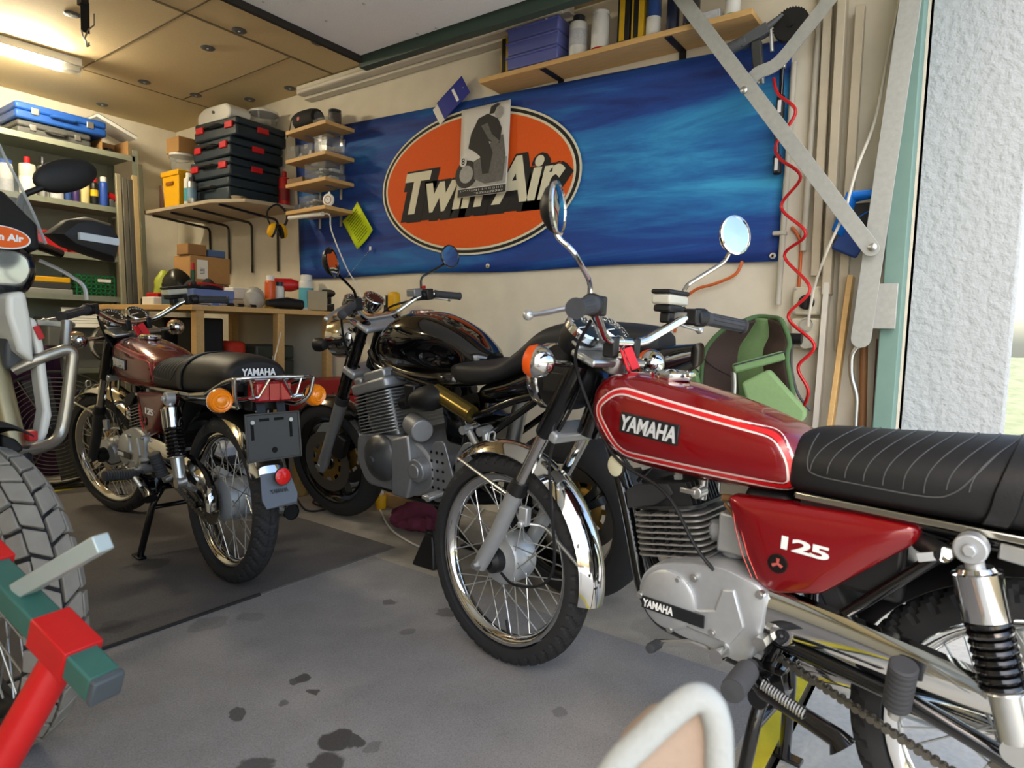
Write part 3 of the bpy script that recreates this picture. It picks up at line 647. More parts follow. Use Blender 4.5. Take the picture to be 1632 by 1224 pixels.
    m = MB(cy); m.prism([(.09, .118), (.088, .16), (.06, .172), (-.02, .172), (-.03, .15), (.02, .125)], lambda a, b_, t: (a, t, b_), .083, .088); B('head_damper', m, RUBBER, hd, bevel=.003)
    m = MB(cy); m.cyl((0, 0, .15), (0, 0, .19), .008, n=10); m.cyl((0, 0, .165), (0, 0, .18), .011, n=6); m.tube(sm([(0, 0, .19), (.02, 0, .21), (.08, .02, .2)], 5), .005, 8); B('spark_plug', m, WHITEP, hd)
    m = MB(); m.box((.535, .03, .56), (.07, .07, .085)); m.cyl((.60, .02, .545), (.47, .02, .575), .025); m.cyl((.535, .03, .60), (.535, .03, .64), .02); m.cyl((.545, .03, .505), (.545, .03, .53), .025); B('carburettor', m, ALU, bevel=.006)
    m = MB(); m.cyl((.615, .05, .66), (.615, .05, .615), .009); m.cyl((.615, .05, .635), (.615, .085, .635), .013); m.box((.63, .09, .637), (.035, .006, .011)); B('fuel_tap', m, STEEL, bevel=.002)
    m = MB(); m.cyl((.57, .05, .63), (.52, .05, .635), .008); m.tube(sm([(.56, .06, .62), (.53, .075, .6), (.53, .06, .57)], 5), .004, 8); B('fuel_hose', m, mat('copper_hose', '#7c5a35', .5))
    m = MB(); m.box((.47, .02, .62), (.1, .12, .1)); B('air_box', m, BLACKP, bevel=.02)
    # exhaust on the right
    m = MB(); m.tube(sm([(.74, -.03, .50), (.80, -.07, .47), (.80, -.11, .36), (.70, -.115, .27), (.5, -.12, .26)], 6), .02, 12); ex_ = B('exhaust_pipe', m, CHROME)
    m = MB(); m.lathe([(.02, 0), (.033, .06), (.04, .1), (.041, .6), (.034, .66), (.024, .69), (.031, .74), (.029, .742), (.022, .70), (0, .66)], (.52, -.12, .262), (-1, 0, .02), 24); mf = B('muffler', m, CHROME, ex_); B('dark_bore_disc', MB().lathe([(0, .738), (.0265, .738), (.0265, .735), (0, .735)], (.52, -.12, .262), (-1, 0, .02), 24), mat('bore_black', '#0a0a0a', .9), mf)  # flat black disc across the tip paints in the darkness of its opening
    # ---- chain case, sprocket, chain
    sk = MB(); teeth = []
    for k in range(84):
        t = 2*pi*k/84; r = .083 if k % 2 else .077; teeth.append((r*cos(t), .305+r*sin(t)))
    sk.prism(teeth, XZ, .068, .073); sk.lathe([(.045, -.01), (.05, .006), (.03, .012), (0, .012)], (0, .073, .305), (0, 1, 0), 24)
    for k in range(4): t = k*pi/2+.5; sk.cyl((.055*cos(t), .07, .305+.055*sin(t)), (.055*cos(t), .085, .305+.055*sin(t)), .008, n=6)
    B('sprocket', sk, DARKCH); chain(root, .072, .455, .39, .035, 0, .305, .08); 
    m = MB(); prof = []
    up_ = sm([(.441, 0, .492), (.30, 0, .481), (.15, 0, .464), (.04, 0, .448), (-.04, 0, .418), (-.095, 0, .358), (-.108, 0, .30)], 5); lo_ = sm([(.44, 0, .405), (.33, 0, .408), (.15, 0, .402), (.05, 0, .398), (-.02, 0, .378), (-.07, 0, .335), (-.085, 0, .3)], 5)
    rings = []
    for a, b_ in zip(up_, lo_): rings.append([(a.x, .088, a.z), (a.x, .112, a.z), (a.x-.0, .118, a.z-.006), (a.x*.67+b_.x*.33, .1255, a.z*.67+b_.z*.33), (a.x*.33+b_.x*.67, .1255, a.z*.33+b_.z*.67), (b_.x, .118, b_.z+.006), (b_.x, .114, b_.z), (b_.x, .108, b_.z), (b_.x, .112, b_.z+.008), (a.x, .11, a.z-.008), (a.x, .088, a.z-.003)])
    m.loft(rings); B('chain_case', m, CHROME, angle=30)
    B('case_plug', MB().lathe([(.022, 0), (.021, .006), (.008, .008), (0, .006)], (.405, .116, .415), (0, 1, 0), 24), CHROME)
    # ---- shocks
    for s in (1, -1):
        y = s*.152; t0, t1 = Vector((.132, y, .668)), Vector((.048, y, .385)); d = (t1-t0)
        pt = lambda f: t0+d*f
        m = MB(); m.tube([pt(0), pt(.12)], .013, 12); m.cyl((.132, y-.016, .668), (.132, y+.016, .668), .023, n=20); m.cyl((.132, y+.016*s, .668), (.132, y+.026*s, .668), .011, n=6); sh = B('shock_absorber', m, ALU, bevel=.003)
        B('shock_cover', MB().tube([pt(.10), pt(.12), pt(.125), pt(.36), pt(.365)], [.024, .028, .034, .034, .031], 24), CHROME, sh)
        B('shock_spring', spring(pt(.36), pt(.72), .0265, .0058, 8.2), BLACKM, sh)
        m = MB(); m.tube([pt(.36), pt(.72)], .016, 14); B('shock_boot', m, BLACKP, sh)
        m = MB(); m.tube([pt(.71), pt(.72), pt(.73), pt(.97)], [.028, .03, .022, .02], 20); m.cyl((.046, y-.016, .382), (.046, y+.016, .382), .021, n=20); B('shock_body', m, STEEL, sh)
        m = MB(); m.tube([(.046, s*.1, .345), (.046, y, .382)], .012, 8); B('shock_bolt', m, STEEL, sh)
    # ---- rear fender
    def arc_fender(t0, t1, Rf, wf, thick=.003, N=32):
        rings = []
        for i in range(N+1):
            t = R(t0+(t1-t0)*i/N); r = []
            for j in range(11): a = (j-5)/5; q = Rf+thick-.035*abs(a)**3; r.append((q*cos(t), wf*a, .305+q*sin(t)))
            for j in range(10, -1, -1): a = (j-5)/5; q = Rf-.034*abs(a)**3; r.append((q*cos(t), wf*a*.96, .305+q*sin(t)))
            rings.append(r)
        return MB().loft(rings)
    B('rear_fender', arc_fender(68, 156, .352, .068), CHROME); B('inner_fender', arc_fender(28, 70, .345, .066), BLACKP)
    m = MB(); m.box((.335, 0, .485), (.04, .13, .07), rot=(0, R(30), 0)); B('splash_guard', m, RUBBER, bevel=.006)
    fl2 = MB(); fl2.loft([[(-.322-.012*i, -.05-.004*i*(1 if i < 4 else .2), .455-.024*i), (-.322-.012*i, .05+.004*i*(1 if i < 4 else .2), .455-.026*i), (-.319-.012*i, .05+.004*i*(1 if i < 4 else .2), .453-.026*i), (-.319-.012*i, -.05-.004*i*(1 if i < 4 else .2), .453-.026*i)] for i in range(5)]); f = B('mud_flap', fl2, mat('flap_grey', '#6c7177', .45, .3, .06))
    text('flap_lettering', 'YAMAHA', .02, frame3((-.352, 0, .40), (0, -1, 0), (.42, 0, .9)), mat('flap_dark', '#3c3f43', .5), f, .001, .0004, 0, wid=.062, hgt=.013)
    if o['tail']:
        indx = -.285
        for s in (1, -1): indicator('rear_indicator', root, (indx, s*.165, .70), (-1, s*.12, .0), .039, (indx+.03, s*.05, .695), GLASSO)
        tl = B('tail_light', MB().box((-.29, 0, .722), (.06, .125, .068)), REDLENS, bevel=.009); m = MB()
        for y in (-.04, 0, .04): m.box((-.322, y, .722), (.003, .034, .055))
        B('lens_facets', m, mat('red_lens_light', '#a8141c', .15, coat=.6), tl, bevel=.002)
        B('tail_base', MB().box((-.245, 0, .70), (.05, .11, .09)), BLACKP, tl, bevel=.006)
        PL = frame3((-.315, 0, .575), (0, -1, 0), (.13, 0, 1)); m = MB(PL)
        m.box((0, 0, 0), (.186, .15, .004)); 
        for a, b_, c_, e_ in [(0, .075, .192, .006), (0, -.075, .192, .006), (-.093, 0, .006, .156), (.093, 0, .006, .156)]: m.box((a, b_, .003), (c_, e_, .008))
        pb = B('plate_bracket', m, mat('bracket_grey', '#454543', .45, .1, .08), bevel=.002)
        m = MB(PL)
        for a, b_, c_, e_ in [(-.072, .02, .01, .055), (.062, .02, .01, .055), (-.03, .056, .034, .009), (.022, .056, .034, .009)]: m.box((a, b_, .0025), (c_, e_, .002))
        m.lathe([(0, 0), (.01, 0), (.01, .001), (0, .001)], PL @ Vector((0, -.045, .002)) if 0 else (0, -.045, .002), (0, 0, 1), 16); B('bracket_slots', m, mat('slot_black', '#050505', .9), pb, bevel=.001)
        m = MB(PL)
        for a, b_ in [(-.072, .05), (.062, .05)]: m.cyl((a, b_, .002), (a, b_, .008), .007, n=10)
        B('bracket_bolts', m, STEEL, pb)
        for y in (-.035, .035): B('tail_bracket', MB().bar((-.29, y, .69), (-.305, y, .64), .03, .005, up=(0, 1, 0)), BLACKP, pb)
        rr_ = B('rear_reflector', MB().lathe([(0, -.006), (.028, -.006), (.029, .002), (.0, .002)], (-.352, -.012, .445), (-1, 0, .1), 28), BLACKP)
        B('reflector_lens', MB().lathe([(.027, .002), (.02, .006), (0, .007)], (-.352, -.012, .445), (-1, 0, .1), 28), mat('reflector_red', '#e0201e', .2, 0, .15, 200, coat=.5), rr_)
        m = MB()
        for s in (1, -1):
            m.tube(bend([(-.1, s*.128, .70), (-.2, s*.135, .735), (-.27, s*.14, .757), (-.33, s*.138, .768), (-.34, s*.10, .77)], .03), .0065, 10)
            m.tube(bend([(-.33, s*.138, .768), (-.318, s*.13, .70), (-.29, s*.10, .672), (-.2, s*.1, .672)], .03), .0075, 10)
            m.tube(bend([(-.335, s*.09, .77), (-.328, s*.075, .71), (-.328, s*.06, .705), (-.335, s*.02, .772)], .02), .004, 8)
        m.tube(bend([(-.2, .135, .735), (-.345, .135, .772), (-.345, -.135, .772), (-.2, -.135, .735)], .05), .0065, 10)
        for y in (-.07, 0, .07): m.tube([(-.215, y, .74), (-.345, y, .772)], .004, 8)
        m.tube([(-.29, .135, .76), (-.29, -.135, .76)], .004, 8); B('rear_rack', m, CHROME)
    # ---- controls and stands
    peg = lambda name, a, b_, r, n_, **k: None
    for s in (1, -1):
        a, b_ = Vector((.445, s*.165, .345)), Vector((.43, s*.275, .355)); m = MB(); q = (b_-a)
        m.lathe([(.012, -.03), (.013, 0)]+[(r, t) for k in range(11) for r, t in ((.0185, .004+.0095*k), (.0215, .007+.0095*k), (.0185, .0105+.0095*k))]+[(.02, .112), (0, .114)], a, q, 20); B('footpeg', m, GRIPM)
        m = MB(); m.tube(bend([(.45, s*.06, .30), (.45, s*.13, .325), (.445, s*.15, .345)], .02), .012, 10); B('footpeg_bracket', m, BLACKM)
        a, b_ = Vector((.21, s*.125, .36)), Vector((.205, s*.17, .40)); a, b_ = Vector((.205, s*.15, .375)), Vector((.196, s*.185, .468))
        m = MB(); m.lathe([(.019, .004)]+[(r, .004+t) for k in range(8) for r, t in ((.0205, .011*k), (.0215, .002+.011*k), (.0215, .008+.011*k), (.0205, .0095+.011*k))]+[(.0215, .094), (.018, .097), (0, .097)], a, b_-a, 22); B('passenger_peg', m, GRIPM)
        m = MB(); m.tube([(.207, s*.105, .372), (.206, s*.145, .36), (.205, s*.15, .38)], .012, 10); B('peg_mount', m, STEEL)
    m = MB(); m.tube(bend([(.507, .14, .347), (.507, .155, .347), (.56, .158, .352), (.628, .165, .328)], .02), .007, 10, flat=1.2); m.cyl((.507, .13, .347), (.507, .17, .347), .014, n=14); g = B('gear_lever', m, CHROME)
    m = MB(); m.lathe([(0, -.002), (.008, 0)]+[(r, .003+.0035*k) for k in range(9) for r in (.0105, .0092)]+[(.009, .036), (0, .037)], (.63, .168, .327), (.06, 1, 0), 16); B('gear_rubber', m, GRIPM, g)
    m = MB(); m.tube([(.46, .1, .30), (.415, .155, .312), (.345, .165, .303), (.285, .17, .292), (.272, .172, .28)], [.014, .016, .016, .018, .026], 12); B('side_stand', m, BLACKM)
    B('stand_spring', spring((.415, .175, .335), (.335, .178, .312), .008, .0018, 16, 8), STEEL)
    m = MB()
    for s in (1, -1): m.tube(bend([(.44, s*.06, .285), (.445, s*.10, .22), (o['csx'], s*.145, .012)], .03), .0135, 10); m.box((o['csx'], s*.15, .008-z0*0), (.075, .03, .01))
    m.tube([(.44, -.09, .28), (.44, .09, .28)], .014, 10); m.tube([(.445, -.1, .2), (.445, .1, .2)], .01, 8); m.prism([(.47, .33), (.40, .33), (.385, .27), (.46, .255)], XZ, .085, .11); m.cyl((.435, .1, .275), (.435, .13, .275), .02); m.cyl((.425, .11, .315), (.425, .125, .315), .009, n=6)
    B('centre_stand', m, BLACKM, bevel=.002)
    if o['near']:
        m = MB(); m.cyl((.205, .10, .645), (.165, .14, .645), .016, n=16); B('helmet_lock', m, BLACKP); m = MB(); m.cyl((.166, .138, .645), (.164, .142, .645), .0125, n=16); m.bar((.172, .145, .642), (.2, .15, .632), .014, .002); B('lock_key', m, CHROME)
        B('tail_bracket', MB().bar((.1, .128, .667), (.0, .128, .66), .026, .006), STEEL, bevel=.004)
    return root
NEAR_PAINT = mat('ruby_paint', '#7d050d', .2, .15, .1, 3, coat=.75)
MID_PAINT = mat('dull_red_paint', '#5c1118', .24, .2, .15, 5, coat=.7)
bike1 = yamaha('bright red motorcycle nearest the door, with round mirrors and a black ribbed seat', 1.338, -.139, -.035, R(84.02), .035/1.215, R(-2.7),
    dict(paint=NEAR_PAINT, stripe=mat('stripe_white', '#e6cfc8', .25, coat=.6), core=mat('stripe_red', '#cc1c20', .25, coat=.6), stitch=mat('stitch_grey', '#4a4a4a', .6), mirrors=True, slider=ALU, barw=1, seat_text=False, tail=True, near=True, csx=.455))
bike2 = yamaha('dull red motorcycle with chrome rear rack and amber indicators, on the dark mat', 1.281, 2.174, .005, R(84.627), 0, R(17.7),
    dict(paint=MID_PAINT, stripe=mat('stripe_pink', '#b8474e', .3, coat=.5), core=mat('stripe_dark', '#6a141b', .3, coat=.5), stitch=mat('stitch_dark', '#2a2a2a', .6), mirrors=False, slider=mat('dark_slider2', '#3a3b3c', .4, .4), barw=1.09, seat_text=True, tail=True, near=False, csx=.46))
# ---------------------------------------------------------------- black roadster, leaning on its side stand
def bframe(X, Y, z0, b, roll):
    ex = Vector((cos(b), sin(b), 0)); y = Vector((-sin(b), cos(b), 0)); z = Vector((0, 0, 1)); c, q = cos(roll), sin(roll)
    ey = y*c-z*q; ez = z*c+y*q
    return Matrix(((ex.x, ey.x, ez.x, X), (ex.y, ey.y, ez.y, Y), (ex.z, ey.z, ez.z, z0), (0, 0, 0, 1)))
MATTEB = mat('matte_black', '#141415', .55, 0, .1)
PAINTB = mat('black_paint', '#060608', .09, 0, .1, coat=1)
GREYAL = mat('grey_engine', '#9a9c9e', .4, .6, .1, 50, .02)
GOLD = mat('gold_carrier', '#9a7a3c', .35, .8, .08)
DISC = mat('brake_disc', '#75716a', .35, .85, .1, 90)
def cast_wheel(name, parent, M, Rw, w, rr, rimw, discs, tyre_kw={}):
    m = MB(); q = rimw
    m.lathe([(rr, -q), (rr+.006, -q), (rr+.006, -q+.005), (rr-.012, -q+.01), (rr-.022, -q*.5), (rr-.024, q*.5), (rr-.012, q-.01), (rr+.006, q-.005), (rr+.006, q), (rr, q), (rr-.02, q-.008), (rr-.034, q*.5), (rr-.034, -q*.5), (rr-.02, -q+.008)], (0, 0, 0), (0, 1, 0), 72, loop=True)
    for k in range(3):
        t = 2*pi*k/3+.4
        for d in (-.13, .13):
            T = Matrix.Rotation(-t, 4, 'Y')
            m.loft([[T @ Vector((x, y, z+d*x)) for y, z in ((-a, -c), (a, -c), (a, c), (-a, c))] for x, a, c in ((.03, .03, .02), (.1, .022, .013), (rr-.03, .018, .016))])
    m.lathe([(.0, -.06), (.035, -.06), (.05, -.04), (.05, .04), (.035, .06), (0, .06)], (0, 0, 0), (0, 1, 0), 28)
    r = m.build(name, BLACKM, parent); r.matrix_local = M
    tyre_mesh(Rw, w, rr, **tyre_kw).build('tyre', RUBBER, r, angle=50)
    for s in discs:
        d = MB().lathe([(.095, s-.0025), (.15, s-.0025), (.15, s+.0025), (.095, s+.0025)], (0, 0, 0), (0, 1, 0), 56, loop=True).build('brake_disc', DISC, r)
        c = MB(); so = 1 if s > 0 else -1
        c.lathe([(.04, s-so*.012), (.075, s-so*.004), (.079, s), (.075, s+so*.002), (.04, s-so*.006)], (0, 0, 0), (0, 1, 0), 48, loop=True)
        for k in range(10): t = 2*pi*k/10; c.box((.086*cos(t), s, .086*sin(t)), (.026, .006, .018), rot=(0, -t, 0))
        c.build('disc_carrier', GOLD, d)
    return r
MB_ = bframe(2.0, 1.135, .0, R(86.3), R(5))
bl = thing('motorcycle', 'large black motorcycle with four cylinder engine leaning on its side stand by the banner wall', 'motorcycle', M=MB_)
Bk = lambda name, m, mt, parent=None, **k: m.build(name, mt, parent or bl, **k)
_ax = Vector((-.48, 0, .877)).normalized(); _pv = Vector((1.04, 0, .85))
SB = Matrix.Translation(_pv) @ Matrix.Rotation(R(8), 4, _ax) @ Matrix.Translation(-_pv); MSB = lambda: MB(SB)
cast_wheel('front_wheel', bl, SB @ Matrix.Translation((1.40, 0, .30)), .298, .058, .222, .045, (.062, -.062), dict(n=120, period=10, groove=.002))
cast_wheel('rear_wheel', bl, Matrix.Translation((0, 0, .305)), .305, .078, .222, .07, (-.07,), dict(n=120, period=12, groove=.002))
fx = lambda z: 1.385-(z-.30)*.565
for s in (1, -1):
    sl = Bk('fork_slider', MSB().tube([(fx(.27), s*.1, .27), (fx(.3), s*.1, .30), (fx(.36), s*.1, .36), (fx(.59), s*.1, .59), (fx(.62), s*.1, .62)], [.022, .028, .027, .029, .031], 18), GREYAL)
    m = MSB(); m.cyl((1.39, s*.125, .30), (1.39, s*.134, .30), .012, n=8); Bk('axle_bolt', m, STEEL, sl)
    m = MSB(); m.box((fx(.42)-.055, s*.082, .40), (.06, .05, .12), rot=(0, R(-29), 0)); Bk('brake_caliper', m, BLACKP, sl, bevel=.01)
    Bk('fork_seal', MSB().tube([(fx(.615), s*.1, .615), (fx(.645), s*.1, .645)], .031, 18), RUBBER)
    Bk('fork_tube', MSB().tube([(fx(.63), s*.1, .63), (fx(.985), s*.1, .985)], .0245, 18), BLACKM)
for z, h_, w_ in ((.765, .035, .27), (.965, .025, .27)):
    m = MSB(); m.box((fx(z)-.018, 0, z), (.075, w_, h_), rot=(0, R(-29), 0)); Bk('fork_yoke', m, ALU, bevel=.01)
m = MSB(); rings = []
for i in range(25):
    t = R(40+130*i/24); rings.append([(1.40+(.315-.03*abs(a)**2+e)*cos(t), .062*a, .30+(.315-.03*abs(a)**2+e)*sin(t)) for e, sq in ((.004, 1), (0, -1)) for a in [sq*(j-4)/4 for j in range(9)]])
Bk('front_mudguard', m.loft(rings), BLACKM)
h = Bk('headlight', MSB().lathe([(0, -.10), (.05, -.095), (.082, -.06), (.09, -.01), (.09, .03)], (1.245, 0, .90), (1, 0, -.05), 32), CHROME)
Bk('headlight_glass', MSB().lathe([(.088, .03), (.06, .045), (.03, .052), (0, .054)], (1.245, 0, .90), (1, 0, -.05), 28), mat('lamp_glass', '#cfd6da'), h)
for s in (1, -1):
    m = MSB(); m.tube([(1.15, s*.11, .90), (1.15, s*.2, .905)], .008, 8); m.lathe([(0, -.035), (.02, -.03), (.03, 0), (.03, .02), (0, .03)], (1.15, s*.225, .905), (1, 0, 0), 18); Bk('front_indicator', m, BLACKP)
    c = (1.085, s*.06, 1.075); g = Bk('instrument', MSB().lathe([(0, -.075), (.03, -.07), (.048, -.035), (.05, 0), (.046, .004), (.042, .001), (0, .001)], c, (-.6, 0, .8), 30), CHROME)
    Bk('dial_face', MSB().lathe([(.042, .002), (0, .0025)], c, (-.6, 0, .8), 28), FACE, g); m = MSB()
    for k in range(11):
        t = R(-120+24*k); a = Vector((-.6, 0, .8)).normalized(); u = Vector((.8, 0, .6)); w = u.cross(a); d = u*cos(t)+w*sin(t); m.bar(Vector(c)+a*.0035+d*.03, Vector(c)+a*.0035+d*.038, .001, .002, up=tuple(a))
    Bk('dial_marks', m, WHITE, g)
barp = [(.845, .36, 1.05), (.91, .24, 1.075), (.955, .19, 1.06), (1.0, .1, 1.005), (1.005, .05, 1.0), (1.005, -.05, 1.0), (1.0, -.1, 1.005), (.955, -.19, 1.06), (.91, -.24, 1.075), (.845, -.36, 1.05)]
Bk('handlebar', MSB().tube(bend(barp, .04), .0115, 14), CHROME)
for s in (1, -1):
    a, b_ = Vector((.84, s*.37, 1.048)), Vector((.905, s*.25, 1.073)); m = MSB(); m.lathe([(0, -.006), (.015, -.004), (.019, .0), (.017, .008), (.0165, .11), (.019, .128), (.012, .132)], a, b_-a, 18); Bk('grip', m, GRIPM)
    m = MSB(); m.box((.918, s*.225, 1.072), (.05, .045, .05)); m.cyl((.93, s*.2, 1.07), (.91, s*.245, 1.074), .022); Bk('switch_housing', m, BLACKP, bevel=.006)
    m = MSB(); m.tube(sm([(.945, s*.2, 1.07), (.965, s*.24, 1.065), (.95, s*.31, 1.05), (.915, s*.38, 1.035)], 5), .0075, 8); m.ball((.914, s*.382, 1.034), .011, 12, 8); Bk('lever', m, mat('lever_alloy', '#c9cac8'))
m = MSB(); m.box((.95, -.18, 1.085), (.05, .06, .035)); Bk('reservoir', m, mat('reservoir_grey', '#8a8b8a', .35, .4), bevel=.005)
m = MSB(); m.box((.935, -.225, 1.105), (.016, .022, .014)); Bk('kill_switch', m, REDP, bevel=.003)
mirror_head('left_mirror', bl, (.87, .36, 1.245), (-.85, -.35, .1), .05, [(.93, .2, 1.08), (.925, .21, 1.125), (.885, .325, 1.20), (.878, .35, 1.225)], SB, BLACKP, sy=1.1, tube_m=BLACKM, rim_m=BLACKM)
mirror_head('right_mirror', bl, (.885, -.38, 1.235), (-.97, .2, .1), .052, [(.94, -.215, 1.09), (.94, -.22, 1.15), (.9, -.345, 1.2)], SB, BLACKP, tube_m=BLACKM, rim_m=BLACKM)
TB = Hull([(.345, .05, .82, .865), (.38, .09, .80, .89), (.46, .13, .775, .945), (.56, .152, .768, .992), (.66, .16, .770, 1.018), (.76, .157, .772, 1.018), (.84, .142, .78, .99), (.91, .115, .80, .935), (.945, .08, .82, .895), (.96, .03, .84, .87)], 2.5)
m = TB.mesh(nx=60, nt=56)
for p in m.v:
    k = .30*math.exp(-((p.x-.52)/.10)**2-((p.z-.85)/.055)**2); p.y *= 1-k
tb = Bk('fuel_tank', m, PAINTB)
Bk('fuel_cap', MB().lathe([(.05, -.004), (.05, .005), (.04, .009), (0, .01)], (.74, 0, 1.018), (.0, 0, 1), 30), CHROME, tb)
LOW = Hull([(.40, .06, .74, .79), (.46, .135, .735, .80), (.6, .15, .735, .80), (.8, .13, .75, .82), (.92, .1, .79, .86), (.95, .06, .80, .85)], 3.5)
Bk('frame_cover', LOW.mesh(nx=30, nt=32), PAINTB)
QB = Hull([(-.36, .06, .90, .95), (-.32, .09, .89, .975), (-.1, .105, .875, .99), (.0, .115, .862, .985), (.07, .122, .845, .962), (.14, .132, .82, .905), (.22, .143, .785, .853), (.32, .147, .755, .845), (.42, .135, .75, .842), (.48, .105, .757, .832), (.525, .05, .775, .81)], 3.2)
Bk('seat', QB.mesh(nx=60, nt=48), mat('seat_grain', '#242424', .55, 0, .2, 420, .12))
CW = Hull([(-.46, .05, .86, .93), (-.36, .1, .80, .92), (-.15, .115, .76, .88), (.05, .12, .72, .86), (.2, .12, .70, .80), (.33, .11, .68, .76), (.36, .08, .69, .74)], 3.0)
Bk('tail_cowl', CW.mesh(nx=40, nt=36), PAINTB)
# frame tubes
m = MB()
for s in (1, -1):
    m.tube(bend([(1.05, s*.03, .84), (.9, s*.12, .79), (.52, s*.14, .74), (.36, s*.14, .62), (.42, s*.13, .40), (.50, s*.12, .27), (.80, s*.11, .255), (.95, s*.09, .32), (1.03, s*.05, .72)], .06), .018, 10)
    m.tube(bend([(.37, s*.14, .63), (.15, s*.13, .72), (-.25, s*.11, .83)], .03), .014, 10); m.tube([(.39, s*.14, .50), (.05, s*.13, .73)], .013, 10)
m.tube([(1.09, 0, .75), (1.0, 0, .94)], .035, 14); Bk('frame', m, BLACKM)
# engine
TI = Matrix.Translation((.82, 0, .50)) @ Matrix.Rotation(R(14), 4, 'Y')
e = Bk('crankcase', MB().prism(rounded([(.98, .40), (.96, .52), (.60, .54), (.50, .46), (.50, .36), (.6, .30), (.92, .30)], .04), XZ, -.2, .2), GREYAL, bevel=.012)
m = MB(TI); m.prism(rounded([(-.088, -.165), (.088, -.165), (.088, .165), (-.088, .165)], .03), lambda a, b_, t: (a, b_, t), 0, .2)
cy_ = Bk('cylinder_block', m, GREYAL); m = MB(TI)
for k in range(13): m.prism(rounded([(-.118, -.205), (.118, -.205), (.118, .205), (-.118, .205)], .04), lambda a, b_, t: (a, b_, t), .03+.0135*k, .0345+.0135*k)
Bk('cylinder_fins', m, GREYAL, cy_)
m = MB(TI); m.prism(rounded([(-.12, -.2), (.12, -.2), (.12, .2), (-.12, .2)], .03), lambda a, b_, t: (a, b_, t), .205, .25); m.box((-.03, 0, .268), (.14, .36, .04)); m.box((.085, 0, .262), (.05, .36, .03)); hd = Bk('cylinder_head', m, GREYAL, bevel=.01)
for y in (-.15, -.05, .05, .15):
    m = MB(); q = [(TI @ Vector((.11, y, .20))), (1.0, y*.9, .60), (.985, y*.8, .40), (.93, y*.7, .27), (.8, y*.4-.05, .235)]; Bk('exhaust_header', m.tube(sm(q, 5), .019, 10), BLACKM)
m = MB(); m.tube(sm([(.8, -.05, .235), (.55, -.08, .235), (.3, -.15, .28), (.2, -.18, .31)], 6), .03, 12); m.lathe([(.03, 0), (.05, .03), (.052, .5), (.04, .54), (0, .54)], (.22, -.19, .31), (-.96, -.05, .22), 22); Bk('muffler', m, MATTEB)
m = MB(); m.lathe([(.098, 0), (.098, .012), (.09, .022), (.03, .055), (.0, .058)], (.80, .2, .435), (0, 1, 0), 40); m.cyl((.80, .255, .435), (.80, .266, .435), .016, n=20); Bk('alternator_cover', m, mat('cover_grey', '#6f7173', .35, .8, .05))
m = MB(); m.prism(rounded([(.715, .30), (.70, .53), (.60, .56), (.585, .40), (.62, .30)], .015), XZ, .19, .235); Bk('clutch_housing', m, GREYAL, bevel=.008)
m = MB(); m.cyl((.56, .19, .425), (.56, .24, .425), .045, n=28); m.cyl((.56, .24, .425), (.56, .25, .425), .028, n=24); Bk('sprocket_cover', m, GREYAL, bevel=.004)
m = MB(); m.cyl((.66, .15, .585), (.55, .2, .575), .045, n=24); Bk('starter_motor', m, GREYAL, bevel=.005)
pl = Bk('footrest_plate', MB().prism(rounded([(.56, .34), (.50, .54), (.44, .55), (.40, .42), (.36, .35), (.50, .30)], .02), XZ, .19, .197), GREYAL, bevel=.002); m = MB()
for i in range(3):
    for j in range(5): m.cyl((.45+.03*i, .1965, .36+.035*j), (.45+.03*i, .199, .36+.035*j), .006, n=8)
Bk('plate_holes', m, mat('slot_black', '#050505'), pl)
m = MB(); m.cyl((.47, .2, .345), (.45, .285, .35), .013, n=12); m.box((.455, .245, .352), (.045, .085, .014)); Bk('footpeg', m, mat('lever_alloy', '#c9cac8'), bevel=.004)
m = MB(); m.prism(rounded([(.375, .42), (.37, .50), (.325, .56), (.285, .57), (.30, .47), (.345, .41)], .012), XZ, .205, .211); Bk('heel_plate', m, mat('heel_alloy', '#8f9191', .4, .6), bevel=.002)
for a, b_ in [((.35, .16, .60), (.28, .165, .52)), ((.265, .16, .605), (.245, .165, .525))]:
    m = MB(); m.cyl(a, b_, .014, n=12); m.cyl((a[0], a[1]-.03, a[2]), (a[0], a[1]+.03, a[2]), .016, n=14); Bk('passenger_peg', m, mat('lever_alloy', '#c9cac8'))
for s in (1, -1):
    for k in (.07, .16) if s > 0 else (-.07, -.16): pass
m = MB()
for y in (-.15, -.05, .05, .15): m.cyl((.72, y, .66), (.60, y, .69), .025, n=14); m.box((.64, y, .70), (.06, .06, .09))
Bk('carburettors', m, BLACKP, bevel=.006)
m = MB(); m.lathe([(0, -.075), (.03, -.07), (.055, -.04), (.064, 0), (.06, .04), (.045, .075), (0, .08)], (.535, .165, .70), (1, .1, -.2), 24, sx=1, sy=.8); Bk('intake_cover', m, MATTEB)
m = MB(); m.cyl((.515, .155, .725), (.33, .155, .655), .033, n=20); Bk('side_tube', m, mat('gold_paint', '#7d6a34', .25, .7, .05))
m = MB(); m.prism(rounded([(.50, .70), (.30, .62), (.34, .52), (.48, .53)], .02), XZ, -.12, .145); Bk('side_panel', m, PAINTB, bevel=.01)
m = MB()
for s in (1, -1): m.tube([(.46, s*.11, .43), (.2, s*.125, .36), (0, s*.125, .305)], .024, 12)
Bk('swingarm', m, BLACKM)
m = MB(); m.tube([(.3, .0, .42), (.22, .0, .70)], .03, 12); Bk('rear_shock', m, STEEL)
iv = MB_.inverted(); ft = iv @ onz(752, 872, .006)
m = MB(); m.tube([(.60, .13, .28), tuple(ft)], .013, 10); sst = Bk('side_stand', m, BLACKM)
